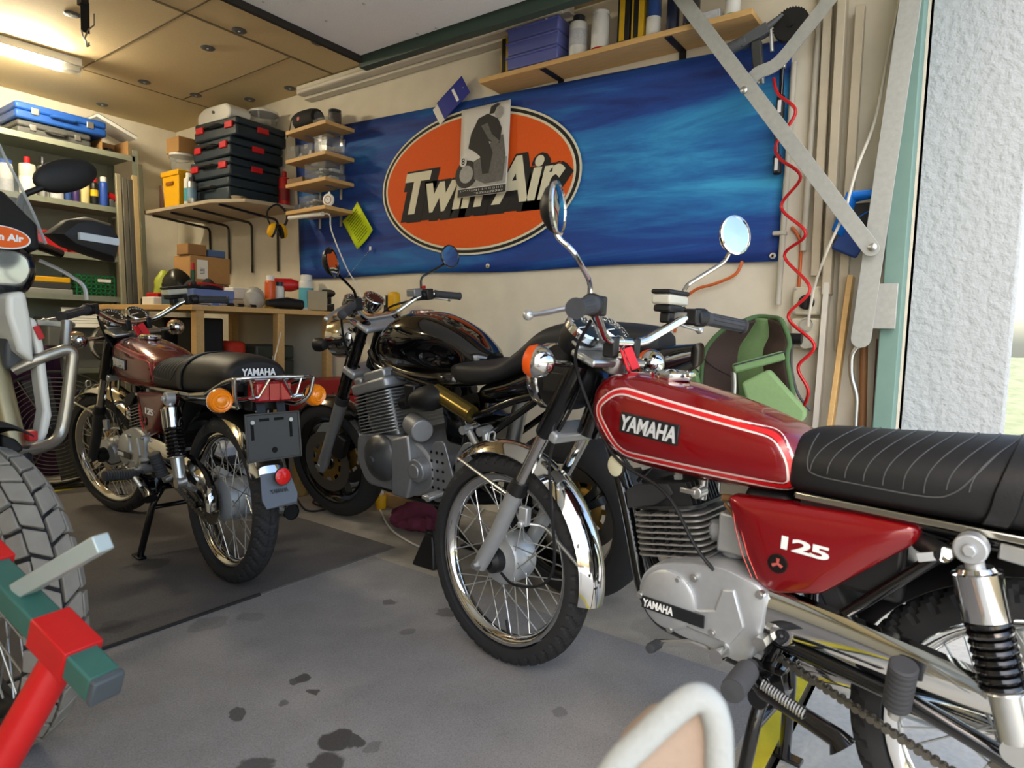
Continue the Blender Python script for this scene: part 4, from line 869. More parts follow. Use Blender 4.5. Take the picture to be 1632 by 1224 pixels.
m = MB(MB_.inverted()); q = onz(752, 872, .006); m.box((q.x, q.y, .008), (.05, .09, .014)); Bk('stand_foot', m, BLACKP, sst, bevel=.004)
m = MB(); m.tube(sm([(.93, .22, 1.06), (1.1, .14, 1.0), (1.16, .08, .85), (1.05, .1, .78)], 6), .005, 8); m.tube(sm([(.93, -.2, 1.07), (1.12, -.12, 1.02), (1.17, -.08, .85), (1.28, -.09, .6), (1.33, -.085, .42)], 6), .005, 8); m.tube(sm([(1.17, .06, .85), (1.26, .08, .62), (1.33, .085, .44)], 6), .005, 8); Bk('hoses', m, BLACKP)

# ---------------------------------------------------------------- white and black adventure motorcycle at the left, facing out
MA = bframe(.46, 1.725, 0, R(-86), 0); IA = MA.inverted()
ad = thing('motorcycle', 'white and black adventure motorcycle with knobbly front tyre at the left edge', 'motorcycle', M=MA)
Ak = lambda name, m, mt, parent=None, **k: m.build(name, mt, parent or ad, **k)
def ap(u, v, x):
    """point in the bike's own frame on the cross-plane at x"""
    o = IA @ Vector((0, 0, H)); d = IA.to_3x3() @ ray(u, v); return o+d*((x-o.x)/d.x)
fw = wheel('front_wheel', ad, Matrix.Translation((0, 0, .335)), .322, .047, .2525, hub=((.02, -.06), (.04, -.055), (.045, 0), (.04, .055), (.02, .06)), hubr=.042, hy=.03, spoke_r=.0024, rim_m=mat('black_rim', '#141415', .35, .3), tyre_kw=dict(groove=0))
KNOB = mat('dusty_knob', '#8f897d', .9, 0, .25, 25, .25); m = MB()
def tp(t, a, lift): r = .322-.047+(.047+lift)*cos(a); y = (.047+lift)*sin(a)*1.06; return (r*cos(t), y, r*sin(t))
NP = 34
for i in range(NP):
    t0 = 2*pi*i/NP; dt = 2*pi/NP
    for s in (1, -1):
        sh = .5*dt if s < 0 else 0
        for a0, a1, e0, e1, fr_ in ((.05, .64, 0, .38, .86), (.69, 1.24, .30, .34, .82)):
            q = []
            for lift in (-.004, .0125):
                for a, e in ((a0, e0), (a1, e1)):
                    q.append((tp(t0+sh+e*dt, s*a, lift), tp(t0+sh+(e+fr_)*dt, s*a, lift)))
            (A, B_), (D, E_), (A2, B2), (D2, E2) = q
            m.add([A, B_, E_, D, A2, B2, E2, D2], [(0, 1, 2, 3), (4, 5, 6, 7), (0, 1, 5, 4), (1, 2, 6, 5), (2, 3, 7, 6), (3, 0, 4, 7)])
tr = m.build('tread_blocks', KNOB, fw, bevel=.003); tr['kind'] = 'stuff'
CHAMP = mat('champagne_fork', '#a89c78', .35, .8, .06)
for s in (1, -1):
    Ak('fork_tube', MB().tube([(-.03, s*.1, .42), (-.15, s*.1, .655), (-.30, s*.1, .97)], [.027, .027, .027], 18), CHAMP); sl = Ak('fork_slider', MB().tube([(0, s*.09, .31), (0, s*.095, .35), (-.125, s*.1, .60), (-.135, s*.1, .625)], [.024, .03, .031, .036], 18), mat('dark_slider', '#2a2b2c', .4, .4))
    m = MB(); m.box((-.12, s*.128, .66), (.03, .02, .025)); Ak('reflector', m, REDP, sl, bevel=.003)
m = MB(); rings = []
for i in range(21):
    t = R(80+75*i/20); rings.append([((.40-.03*abs(a)**2+e)*cos(t)-.0, .062*a, .335+(.385-.03*abs(a)**2+e)*sin(t)) for e, sq in ((.004, 1), (0, -1)) for a in [sq*(j-4)/4 for j in range(9)]])
Ak('front_mudguard', m.loft(rings), MATTEB)
WPAINT = mat('white_paint', '#d9d7cb', .3, 0, .04, coat=.5)
# fairing halves: outlines seen from the front, mirrored about the mid-plane
def shell(name, pts, x0, x1, mt, bev=.012, parent=None, mirror=True):
    P = [ap(u, v, x0) for u, v in pts]; o = None
    for s in ((1, -1) if mirror else (1,)):
        o = Ak(name, MB().prism([(p.y*s, p.z) for p in P], lambda a, b_, t: (t, a, b_), x0, x1), mt, parent, bevel=bev, seg=3)
    return o
c = (-.17, .075, 1.06)
hl = Ak('headlight', MB().prism(rounded([(-.02, 1.005), (.16, 1.0), (.185, 1.05), (.18, 1.10), (.15, 1.125), (-.02, 1.125)], .045), lambda a, b_, t: (t, a, b_), -.34, -.185), BLACKM, bevel=.02, seg=3)
m = MB(); m.prism(rounded([(.0, 1.022), (.145, 1.022), (.165, 1.055), (.16, 1.092), (.135, 1.106), (.0, 1.106)], .035), lambda a, b_, t: (t, a, b_), -.19, -.178); Ak('headlight_lens', m, mat('lens_bright', '#bfc3c0', .06, .75, .25, 12), hl, bevel=.005, seg=3)
m = MB(); m.prism(rounded([(-.02, 1.022), (-.16, 1.022), (-.175, 1.055), (-.165, 1.092), (-.135, 1.106), (-.02, 1.106)], .035), lambda a, b_, t: (t, a, b_), -.3, -.178); Ak('headlight_lens', m, mat('lens_bright', '#bfc3c0'), hl, bevel=.005)
cw = Ak('nose_cowl', MB().loft([[(-.19, y*.19, 1.115) for y in (-1, -.5, 0, .5, 1)]+[(-.40, y*.2, 1.09) for y in (1, 0, -1)], [(-.22, y*.20, 1.18) for y in (-1, -.5, 0, .5, 1)]+[(-.42, y*.21, 1.18) for y in (1, 0, -1)], [(-.29, y*.15, 1.265) for y in (-1, -.5, 0, .5, 1)]+[(-.44, y*.2, 1.26) for y in (1, 0, -1)]]), MATTEB, bevel=.01)
fr = frame3(tuple(ap(2, 378, -.176)), (0, 1, 0), (-.45, 0, 1)); m = MB(fr)
st_ = Ak('oval_sticker', MB(fr).lathe([(.06, 0), (.06, .002), (0, .002)], n=36, sy=.52), WHITE, cw); Ak('sticker_ring', MB(fr).lathe([(.056, .0021), (.056, .003), (0, .003)], n=36, sy=.5), mat('sticker_orange', '#e2611c', .4), st_)
text('sticker_lettering', 'Twin Air', .02, fr @ Matrix.Translation((0, 0, .0035)), WHITE, st_, .0005, .0008, .2, wid=.09, hgt=.02)
rings = []
for z, x, w in ((1.15, -.265, .275), (1.23, -.30, .262), (1.31, -.335, .245), (1.39, -.375, .225), (1.47, -.40, .205), (1.54, -.43, .17)): rings.append([(x-.10*(j/6-1)**2, w*(j/6-1), z) for j in range(13)])
Ak('screen_edge', MB().tube([r[-1] for r in rings]+rings[-1][::-1]+[r[0] for r in rings[::-1]], .004, 6), mat('edge_clear', '#b9c0c0', .2, alpha=.6)); ws = Ak('windscreen', MB().loft(rings, closed=False, cap=False), mat('screen_clear', '#cfd3d2', .06, 0, .02, alpha=.18)); md = ws.modifiers.new('solid', 'SOLIDIFY'); md.thickness = .004
wp = [ap(u, v, -.15) for u, v in [(20, 470), (42, 463), (52, 520), (58, 585), (40, 575), (18, 520)]]
shell('beak_panel', [(12, 468), (42, 463), (53, 520), (56, 580), (30, 560), (12, 500)], -.15, -.30, WPAINT)
shell('side_shroud', [(8, 545), (40, 508), (64, 514), (73, 548), (68, 575), (52, 592), (8, 590)], -.19, -.36, mat('grey_shroud', '#3f4143', .4, 0, .06))
pts = [(44, 505), (58, 508), (70, 545), (74, 575), (80, 630), (84, 662), (78, 690), (62, 722), (50, 722), (64, 690), (70, 655), (64, 615), (58, 560)]
ss_ = shell('white_edge', pts, -.17, -.22, WPAINT, .008)
fr = frame3(tuple(ap(63, 533, -.145)), (0, .5, -.85), (0, .85, .5)); 
shell('mudguard_beak', [(2, 692), (26, 700), (40, 714), (34, 722), (2, 724)], -.06, -.2, MATTEB, .01); p = ap(62, 530, -.166); Ak('red_decal', MB().box((p.x, p.y, p.z), (.004, .014, .034), rot=(R(22), 0, 0)), REDP, bevel=.001)
m = MB(); a_, b_ = ap(10, 600, -.3), ap(62, 690, -.3); m.box((-.38, 0, .76), (.02, .36, .28)); 
for k in range(14): m.tube([(-.362, -.17, .63+.02*k), (-.362, .17, .63+.02*k)], .003, 6)
Ak('radiator', m, BLACKP)
BARM = mat('brushed_bar', '#b0aa9c', .3, .9, .08, 50)
for s in (1, -1):
    q = [ap(22, 590, -.2), ap(60, 572, -.17), ap(118, 552, -.17), ap(112, 600, -.17), ap(106, 650, -.17), ap(96, 700, -.17), ap(60, 716, -.13), ap(10, 722, -.1)]
    q = [Vector((p.x, p.y*s, p.z)) for p in q]
    Ak('crash_bar', MB().tube(bend(q, .04), .0145, 12), BARM)
    q2 = [ap(106, 512, -.24), ap(103, 560, -.22), ap(108, 600, -.18)]; q2 = [Vector((p.x, p.y*s, p.z)) for p in q2]
    Ak('crash_bar_strut', MB().tube(q2, .013, 10), BARM)
a_, b_ = ap(58, 514, -.3), ap(118, 518, -.3); m = MB(); m.bar(a_, b_, .016, .008); 
for k in range(4): pass
m.tube([b_, b_+Vector((.01, -.03, .002))], .007, 8); Ak('brake_pedal_lever', m, BARM, bevel=.002)
# hand guard, mirror and bar on the rider's left
Ak('handlebar', MB().tube(bend([(-.62, -.42, 1.15), (-.55, -.3, 1.17), (-.5, -.15, 1.12), (-.5, .15, 1.12), (-.55, .3, 1.17), (-.62, .42, 1.15)], .05), .014, 12), BLACKM)
for s in (1, -1):
    P = [ap(u, v, -.42) for u, v in [(78, 372), (108, 350), (140, 345), (178, 356), (192, 383), (184, 418), (150, 408), (105, 392)]]
    m = MB(); n = len(P); c = sum((Vector((0, p.y, p.z)) for p in P), Vector())/n
    m.loft([[(x, s*(c.y+(p.y-c.y)*k), c.z+(p.z-c.z)*k) for p in P] for k, x in ((.99, -.46), (1, -.44), (.97, -.42), (.75, -.395), (.3, -.385))])
    hg = Ak('hand_guard', m, MATTEB, angle=25)
    a_, b_ = ap(126, 376, -.38), ap(188, 386, -.395); a_.y *= s; b_.y *= s; m = MB(); m.bar(a_, b_, .021, .012); Ak('guard_stripe', m, mat('stripe_silver', '#b9c0c4', .5), hg)
    m = MB(); q = ap(117, 368, -.40); m.lathe([(.008, 0), (.008, .012), (0, .014)], (q.x-.008, q.y*s, q.z), (1, 0, 0), 12); Ak('guard_bolt', m, STEEL, hg)
    q = ap(105, 280, -.52); q.y *= s; q2 = ap(32, 345, -.52); q2.y *= s; q3 = ap(60, 302, -.52); q3.y *= s
    o_ = Ak('mirror_stem', MB().tube(bend([tuple(q2), (q2.x, q2.y+s*.003, q2.z+.06), tuple(q3), tuple(q)], .03), .009, 10), BLACKP)
    Mr = Matrix.Translation(tuple(q)) @ Matrix.Rotation(R(24*s), 4, 'X'); Ak('mirror_shell', MB().ball((0, 0, 0), (.022, .095, .048), 20, 12, Mr), MATTEB, o_)
m = MB(); q = [ap(62, 415, -.5), ap(100, 432, -.48), ap(135, 455, -.46), ap(138, 478, -.46)]; m.tube(bend([tuple(p) for p in q], .03), .006, 8); Ak('brake_line', m, mat('lever_alloy', '#c9cac8'))
tkb = Hull([(-1.15, .06, .80, .92), (-1.05, .15, .78, 1.0), (-.8, .19, .76, 1.06), (-.6, .2, .78, 1.06), (-.45, .17, .82, 1.02), (-.40, .1, .86, .98)], 2.6); Ak('fuel_tank', tkb.mesh(nx=24, nt=32), WPAINT)
st2 = Hull([(-1.9, .07, .86, .92), (-1.8, .13, .83, .95), (-1.3, .15, .80, .93), (-1.1, .12, .82, .92), (-1.04, .07, .85, .90)], 3); Ak('seat', st2.mesh(nx=24, nt=32), VINYL)
m = MB(); m.box((-.8, 0, .5), (.42, .30, .42)); Ak('engine', m, GREYAL, bevel=.05)
wheel('rear_wheel', ad, Matrix.Translation((-1.53, 0, .33)), .33, .06, .225, rim_m=mat('black_rim', '#141415'), tyre_kw=dict(groove=.004))
m = MB()
for s in (1, -1): m.tube([(-1.0, s*.1, .42), (-1.53, s*.11, .33)], .024, 10)
m.tube([(-.33, 0, .95), (-.28, 0, .8)], .035, 12); m.tube([(-.33, 0, .93), (-1.0, 0, .72), (-1.6, 0, .8)], .03, 10); m.tube([(-.8, .1, .32), (-.9, .28, .01)], .013, 8); m.tube([(-.32, 0, .82), (-.62, 0, .5)], .03, 10); Ak('frame', m, BLACKM)

# ---------------------------------------------------------------- red and green stand in the left foreground
P0, P1 = dep(-130, 790, 1.05), dep(171, 1098, .84)
sd = thing('motorcycle_stand', 'red and green square tube stand in front of the knobbly tyre', 'stand', loc=(P0.x, P0.y, 0)); off = Vector((P0.x, P0.y, 0)); 
d = (P1-P0).normalized(); fr = frame3(tuple(P1-off), tuple(d), (0, 0, 1)); L_ = (P1-P0).length
STG = mat('stand_green', '#356458', .45, 0, .12, 20, .02); STR = mat('stand_red', '#c81818', .38, 0, .1, 15)
MB(fr).box((-L_/2-.01, 0, 0), (L_, .036, .04)).build('cross_tube', STG, sd, bevel=.003)
MB(fr).box((-.004, 0, 0), (.012, .037, .041)).build('end_cap', mat('cap_grey', '#4a5154', .5), sd, bevel=.003)
MB(fr).box((-.105, 0, -.002), (.085, .045, .05)).build('red_sleeve', STR, sd, bevel=.002)
MB(fr).box((-.33, 0, -.002), (.075, .045, .05)).build('red_sleeve', STR, sd, bevel=.002)
q0 = P1-d*.115+Vector((0, 0, -.03)); q1 = dep(-75, 1350, .84); q1 = q0+(q1-q0)*(q0.z/(q0.z-q1.z))
MB().tube([tuple(q0-off), tuple(q1-off)], .0235, 16).build('red_tube', STR, sd)
q0 = P1-d*.36+Vector((0, 0, -.03)); q1 = q0+Vector((-.05, -.05, 0)); q1.z = 0
MB().tube([tuple(q0-off), tuple(q1-off)], .0185, 16).build('red_tube', STR, sd)
a_, b_ = P1-d*.215+Vector((0, 0, .015)), dep(165, 864, .86); MB().bar(tuple(a_-off), tuple(b_-off), .024, .024, up=(0, 0, 1)).build('silver_arm', mat('zinc_arm', '#b9c2ba', .4, .4, .08), sd, bevel=.002)
# ---------------------------------------------------------------- canvas chair close to the camera
t_ = .45; out = [(930, 1310), (980, 1225), (1027, 1177), (1075, 1133), (1106, 1113), (1128, 1118), (1141, 1145), (1146, 1190), (1146, 1310)]
P = [dep(u, v, t_) for u, v in out]; base = Vector((P[4].x, P[4].y, 0)); cc = thing('canvas_chair', 'cream fabric chair back with thick padded rim, close to the camera', 'chair', loc=tuple(base)); Pl = [tuple(p-base) for p in P]
CAN = mat('cream_canvas', '#abaeaa', .95, 0, .06, 200, .2); PINK = mat('beige_canvas', '#a8927f', .95, 0, .06, 160, .2)
m = MB(); pth = sm(Pl, 6); m.tube(pth, .0098, 12); m.build('padded_rim', CAN, cc)
m = MB(); c = Vector(pth[0])*.5+Vector(pth[-1])*.5; away = Vector((CR.x*.0+_f.x, _f.y, 0)).normalized()
m.loft([[Vector(p)+away*.004 for p in pth], [Vector(p)*.4+c*.6+away*.05+Vector((0, 0, .02)) for p in pth]], closed=True, cap=True); m.build('canvas_back', PINK, cc)
m = MB(); 
for p in (pth[0], pth[-1]): m.tube([p, (p.x*1.3, p.y*1.3, -base.z)], .009, 10)
m.build('leg_frame', mat('pale_tube', '#9fa1a0', .4, .6), cc)
MB().box((P[0].x*.5+P[-1].x*.5-base.x, P[0].y*.5+P[-1].y*.5-base.y, .33), (.3, .3, .02), rot=(0, 0, YAW)).build('seat', PINK, cc, bevel=.006)
# ================================================================ things on the right wall
def wallM(u, v, x=2.64): return frame3(tuple(onx(u, v, x)), (0, -1, 0), (0, 0, 1))
# ---- banner
def banner_mat():
    m = mat('banner_blue', '#10408a', .7, 0, .1, 5); n = m.node_tree.nodes; L = m.node_tree.links; b = n['Principled BSDF']
    tc = n.new('ShaderNodeTexCoord'); mp = n.new('ShaderNodeMapping'); mp.inputs['Scale'].default_value = (1, .32, 3.0); mp.inputs['Rotation'].default_value = (R(7), 0, 0); L.new(tc.outputs['Object'], mp.inputs[0])
    no = n.new('ShaderNodeTexNoise'); no.inputs['Scale'].default_value = 2.3; no.inputs['Detail'].default_value = 7; no.inputs['Roughness'].default_value = .62; no.inputs['Distortion'].default_value = .7; L.new(mp.outputs[0], no.inputs[0])
    sx = n.new('ShaderNodeSeparateXYZ'); L.new(tc.outputs['Object'], sx.inputs[0])
    # brighter waves right of the oval, halfway up the cloth
    ya = n.new('ShaderNodeMapRange'); ya.inputs[1].default_value = 2.6; ya.inputs[2].default_value = .9; ya.inputs[3].default_value = 0; ya.inputs[4].default_value = .30; L.new(sx.outputs['Y'], ya.inputs[0])
    dz = n.new('ShaderNodeMath'); dz.operation = 'SUBTRACT'; L.new(sx.outputs['Z'], dz.inputs[0]); dz.inputs[1].default_value = 1.66
    ab = n.new('ShaderNodeMath'); ab.operation = 'ABSOLUTE'; L.new(dz.outputs[0], ab.inputs[0])
    za = n.new('ShaderNodeMapRange'); za.interpolation_type = 'SMOOTHSTEP'; za.inputs[1].default_value = .08; za.inputs[2].default_value = .38; za.inputs[3].default_value = 1; za.inputs[4].default_value = 0; L.new(ab.outputs[0], za.inputs[0])
    mu = n.new('ShaderNodeMath'); mu.operation = 'MULTIPLY'; L.new(ya.outputs[0], mu.inputs[0]); L.new(za.outputs[0], mu.inputs[1])
    ad = n.new('ShaderNodeMath'); L.new(mu.outputs[0], ad.inputs[0]); L.new(no.outputs[0], ad.inputs[1])
    cr = n.new('ShaderNodeValToRGB'); e = cr.color_ramp.elements; e[0].position = .36; e[0].color = hexc('#12276b'); e[1].position = .88; e[1].color = hexc('#3aa0d4')
    k = e.new(.52); k.color = hexc('#14418f'); k = e.new(.70); k.color = hexc('#2173b4'); L.new(ad.outputs[0], cr.inputs[0]); L.new(cr.outputs[0], b.inputs['Base Color']); return m
TL, TR, BR, BL = onx(470, 214, 2.632), onx(1264, 60, 2.632), onx(1240, 414, 2.632), onx(479, 444, 2.632)
ban = thing('banner', 'long blue cloth banner with an orange oval and slanted lettering on the wall', 'banner', loc=(2.64, 0, 0))
m = MB(); NU, NV = 48, 16; vs = []
for j in range(NV+1):
    for i in range(NU+1):
        a, b = i/NU, j/NV; p = (TL*(1-a)+TR*a)*(1-b)+(BL*(1-a)+BR*a)*b; vs.append((p.x-2.64+.003*sin(a*23)*b-.002*sin(b*9+a*5), p.y, p.z-.006*sin(a*14)*b))
m.add(vs, [(j*(NU+1)+i, j*(NU+1)+i+1, (j+1)*(NU+1)+i+1, (j+1)*(NU+1)+i) for i in range(NU) for j in range(NV)])
cl = m.build('cloth', banner_mat(), ban); md = cl.modifiers.new('solid', 'SOLIDIFY'); md.thickness = .002; md.offset = -1
ow, oh = .656, .37; fr = frame3((-.016, 2.185, 1.704), (0, -1, -.025), (0, 0, 1))
ORG = mat('banner_orange', '#d9560c', .75, 0, .08, 90); CREAM = mat('banner_cream', '#d8d2b8', .75, 0, .05); BBLK = mat('banner_black', '#191718', .75, 0, .1)
for i, (nm, k, mt) in enumerate([('oval_border', 1.0, CREAM), ('oval_ring', .982, BBLK), ('oval_inner_border', .955, CREAM), ('oval_field', .935, ORG)]):
    MB(fr).lathe([(ow*k, i*.0008), (ow*k, .0008+i*.0008), (0, .0008+i*.0008)], n=96, sy=(oh-(1-k)*ow*.85)/(ow*k)).build(nm, mt, ban)
txy = (onx(645, 300, 2.622), onx(905, 270, 2.622)); ty = (txy[0].y+txy[1].y)/2
tw = frame3((-.016, ty, 1.685), (0, -1, 0), (0, 0, 1))
def lettering(z, mt, nm, off, dx, dy):
    return text(nm, 'Twin Air', .3, tw @ Matrix.Translation((dx, dy, z)), mt, ban, .0006, off, .27, wid=None if 0 else (1.02+2*off*.9), hgt=.205+2*off*.9)
lettering(.0050, BBLK, 'letter_shadow', .042, .016, -.018); lettering(.0064, CREAM, 'letters', .011, 0, 0)
m = MB(tw); m.prism([(-.555, -.15), (.455, -.15), (.51, .05), (-.50, .05)], lambda a, b, t: (a, b, t), .0037, .0047); m.build('letter_band', BBLK, ban)
text('registered_mark', '\u00ae', .06, frame3((-.013, onx(914, 264, 2.622).y, onx(914, 264, 2.622).z), (0, -1, 0), (0, 0, 1)), BBLK, ban, .0005, .0008)
for u, v in [(483, 440), (778, 424), (1232, 408)]: p = onx(u, v, 2.62); MB().lathe([(.012, 0), (.012, .003), (.005, .004), (.005, 0)], (p.x-2.642, p.y, p.z), (-1, 0, 0), 14).build('eyelet', STEEL, ban)
# ---- calendar
cal = thing('wall_calendar', 'black and white photo calendar hanging over the orange oval', 'calendar', M=wallM(775, 168, 2.612)); CP = mat('calendar_paper', '#cfcdc8', .55, 0, .05)
w, h_ = .31, .445; rows = []
for j in range(13): b = j/12; rows.append([(-w/2+w*i/8, -h_*b, .004+.02*b*b*(.9+.1*sin(i*.8+.5))) for i in range(9)])
m = MB(); m.add([p for r in rows for p in r], [(j*9+i, j*9+i+1, j*9+i+10, j*9+i+9) for i in range(8) for j in range(12)]); pg = m.build('page', CP, cal); md = pg.modifiers.new('solid', 'SOLIDIFY'); md.thickness = .003
def zc(x, y): b = -y/h_; i = (x+w/2)/w*8; return .0075+.02*b*b*(.9+.1*sin(i*.8+.5))
def flatshape(nm, P, mt, lift=0):
    m = MB(); c = (sum(p[0] for p in P)/len(P), sum(p[1] for p in P)/len(P)); n = len(P); K = 6; vs = [(c[0], c[1], zc(*c)+lift)]
    for k in range(1, K+1): vs += [(c[0]+(p[0]-c[0])*k/K, c[1]+(p[1]-c[1])*k/K, zc(c[0]+(p[0]-c[0])*k/K, c[1]+(p[1]-c[1])*k/K)+lift) for p in P]
    fs = [(0, 1+i, 1+(i+1) % n) for i in range(n)]
    for k in range(K-1): fs += [(1+k*n+i, 1+k*n+(i+1) % n, 1+(k+1)*n+(i+1) % n, 1+(k+1)*n+i) for i in range(n)]
    return m.add(vs, fs).build(nm, mt, cal)
G1, G2, G3 = mat('print_black', '#1c1c1c', .6, 0, .3, 60), mat('print_grey', '#5c5a58', .6, 0, .5, 70), mat('print_pale', '#9a9894', .6, 0, .3, 40)
flatshape('printed_ground', [(-.15, -.30), (.15, -.27), (.15, -.40), (-.15, -.40)], G3)
flatshape('printed_wheel', [(-.105+.075*cos(t*pi/10), -.33+.075*sin(t*pi/10)*.95) for t in range(20)], G1, .0006); flatshape('printed_hub', [(-.105+.045*cos(t*pi/10), -.33+.045*sin(t*pi/10)) for t in range(20)], G3, .0012)
flatshape('printed_machine', [(-.05, -.36), (-.06, -.27), (.0, -.25), (.05, -.18), (.12, -.16), (.14, -.26), (.13, -.385), (.02, -.39)], G2, .0018)
flatshape('printed_rider', [(-.10, -.20), (-.085, -.13), (-.04, -.06), (.02, -.045), (.085, -.08), (.11, -.13), (.10, -.2), (.08, -.15), (.05, -.13), (.03, -.18), (.06, -.24), (.04, -.34), (.0, -.34), (-.02, -.25), (-.06, -.22)], G1, .0024)
flatshape('printed_arm', [(-.02, -.10), (.02, -.09), (.05, -.15), (.10, -.19), (.085, -.21), (.03, -.17)], G2, .003); flatshape('printed_face', [(.055, -.03), (.085, -.015), (.115, -.03), (.115, -.06), (.095, -.08), (.07, -.07)], G3, .003); flatshape('printed_hair', [(.03, -.05), (.04, -.015), (.08, -.005), (.10, -.012), (.075, -.025), (.06, -.05)], G1, .0036)
flatshape('number_disc', [(-.128+.024*cos(t*pi/10), -.265+.026*sin(t*pi/10)) for t in range(20)], CP, .003)
text('printed_number', '8', .045, Matrix.Translation((-.128, -.265, zc(-.128, -.265)+.004)), G1, cal, .0003, .001)
flatshape('date_strip', [(-.154+.308*i/14, -.405) for i in range(15)]+[(.154-.308*i/14, -.443) for i in range(15)], G1, .001)
for j, row in enumerate([' '.join(str(i) for i in range(1, 16)), ' '.join(str(i) for i in range(16, 32))]): text('dates', row, .011, Matrix.Translation((0, -.416-.016*j, zc(0, -.42)+.003)), CP, cal, .0003, 0, wid=.27, hgt=.0095)
m = MB()
for i in range(26): m.tube([(-.14+.0112*i, -.006, .004), (-.14+.0112*i, .004, .012), (-.14+.0112*i, .006, .002)], .0012, 5)
m.tube(bend([(-.02, .004, .006), (0, .03, .004), (.02, .004, .006)], .01), .0015, 6); m.build('wire_binding', G1, cal)
# ---- blue licence plate and neon note
pm = frame3(tuple(onx(722, 156, 2.612)), (0, -cos(R(32)), sin(R(32))), (0, sin(R(32)), cos(R(32))))
lp = thing('number_plate', 'dark blue plate with one white bar, tucked behind the banner top', 'plate', M=pm)
MB().box((0, 0, 0), (.20, .11, .003)).build('plate', mat('plate_blue', '#16268c', .4), lp, bevel=.002); MB().box((.02, 0, .002), (.016, .075, .002)).build('bar', WHITE, lp); m = MB(); m.cyl((.08, -.005, 0), (.08, -.005, .004), .004, n=10); m.build('bolt', STEEL, lp)
MB().box((-.115, -.005, -.002), (.05, .10, .002)).build('paper_strip', PAPER, lp)
nm = frame3(tuple(onx(573, 360, 2.618)), (0, -cos(R(38)), sin(R(38))), (0, -sin(R(38)), -cos(R(38)) if 0 else cos(R(38))))
nt_ = thing('paper_note', 'neon yellow printed sheet pinned crooked on the blue banner', 'note', M=frame3(tuple(onx(572, 360, 2.618)), (0, -.70, .55), (0, .40, .85)))
m = MB(); m.add([(x, y, .002+.012*(abs(x)/.09)**2) for y in (-.11, .11) for x in [(-.085+.0213*i) for i in range(9)]], [(i, i+1, i+10, i+9) for i in range(8)]); o = m.build('sheet', mat('neon_paper', '#d3e81c', .7, 0, .03), nt_); md = o.modifiers.new('solid', 'SOLIDIFY'); md.thickness = .001
m = MB(); random.seed(3)
for k in range(11): m.box((-.01-random.random()*.01, .085-.0165*k, .0075), (.11+random.random()*.03, .003, .001))
m.build('printed_lines', mat('ink', '#3d4710', .7), nt_)
# ---- long wall shelf
sh = thing('wall_shelf', 'long pale wooden shelf above the banner on black brackets', 'shelf', loc=(2.56, 1.39, 2.13)); MB().box((0, 0, 0), (.17, 1.27, .022)).build('board', WOOD, sh, bevel=.002)
for u in (868, 1065):
    y = onx(u, 110, 2.5).y-1.39; m = MB(); m.box((-.0, y, -.0135), (.15, .03, .004)); m.box((.081, y, -.06), (.004, .03, .1)); m.build('bracket', BLACKP, sh)
def span(u0, u1, v, x): a, b = onx(u0, v, x), onx(u1, v, x); return (a.y+b.y)/2, abs(a.y-b.y)
def can(name, label, cat, loc, r, h, body, cap, band=None, bandcol=None, group=None, n=20, neck=.6, capf=.16):
    t = thing(name, label, cat, loc=loc, group=group); hb = h*(1-capf)
    MB().lathe([(0, 0), (r*.95, 0), (r, .004), (r, hb*.93), (r*.93, hb*.97), (r*neck, hb), (0, hb)], n=n).build('body', body, t)
    MB().lathe([(0, hb), (r*neck*1.05, hb), (r*neck*1.05, h*.985), (r*neck*.8, h), (0, h)], n=n).build('cap', cap, t)
    if band: MB().lathe([(r*1.012, hb*band[0]), (r*1.012, hb*band[1])], n=n).build('label_band', bandcol, t)
    return t
def crate(name, label, cat, loc, d, body, lid=None, group=None, rz=0, handle=None, ridges=0, extra=None, bev=.006):
    t = thing(name, label, cat, loc=loc, rz=rz, group=group); x, y, z = d
    MB().box((0, 0, z*(.42 if lid else .5)), (x, y, z*(.84 if lid else 1))).build('body', body, t, bevel=bev)
    if lid: MB().box((0, 0, z*.92), (x*1.04, y*1.03, z*.16)).build('lid', lid, t, bevel=bev*.7)
    if ridges:
        m = MB()
        for k in range(ridges): m.box((-x/2, -y/2+y*(k+.5)/ridges, z*.4), (.006, y/ridges*.45, z*.6))
        m.build('ridges', body, t, bevel=.002)
    return t
TAN, NAVY, PURP = mat('carton_yellow', '#c9a21c', .6), mat('carton_black', '#1b1a19', .6), mat('drawer_blue', '#5d64a0', .4, 0, .1)
ZS = 2.142
y, w = span(800, 818, 100, 2.53); t = thing('tube_box', 'tall yellow and black carton at the left end of the long shelf', 'box', loc=(2.53, y, ZS)); MB().box((0, 0, .085), (.05, .042, .17)).build('carton', TAN, t, bevel=.002); MB().box((-.0255, .004, .085), (.001, .022, .16)).build('printed_panel', NAVY, t)
y, w = span(822, 905, 80, 2.55); t = thing('drawer_stack', 'stack of three blue violet plastic drawers on the long shelf', 'drawers', loc=(2.55, y, ZS))
for k in range(3):
    d_ = MB().box((0, 0, .03+.062*k), (.15, w*.95, .056), taper=1.02).build('drawer', PURP, t, bevel=.006); m = MB(); m.box((-.08, 0, .052+.062*k), (.012, w*.98, .008)); m.build('drawer_lip', PURP, d_, bevel=.002)
def shelfcan(u0, u1, vt, label, body, cap, band=None, bc=None, x=2.53, z=ZS, name='spray_can', cat='can', **k):
    y, w = span(u0, u1, vt+20, x); hh = onx((u0+u1)/2, vt, x).z-z
    return can(name, label, cat, (x, y, z), w/2*.95, max(.03, hh), body, cap, band, bandcol=bc, **k)
WH, DK, BL_ = mat('can_white', '#d5d5d0', .4), mat('can_dark', '#24262c', .35), mat('can_blue', '#2c4a86', .35, 0, .1)
LBL = mat('label_print', '#b9bcc0', .5, 0, .35, 120)
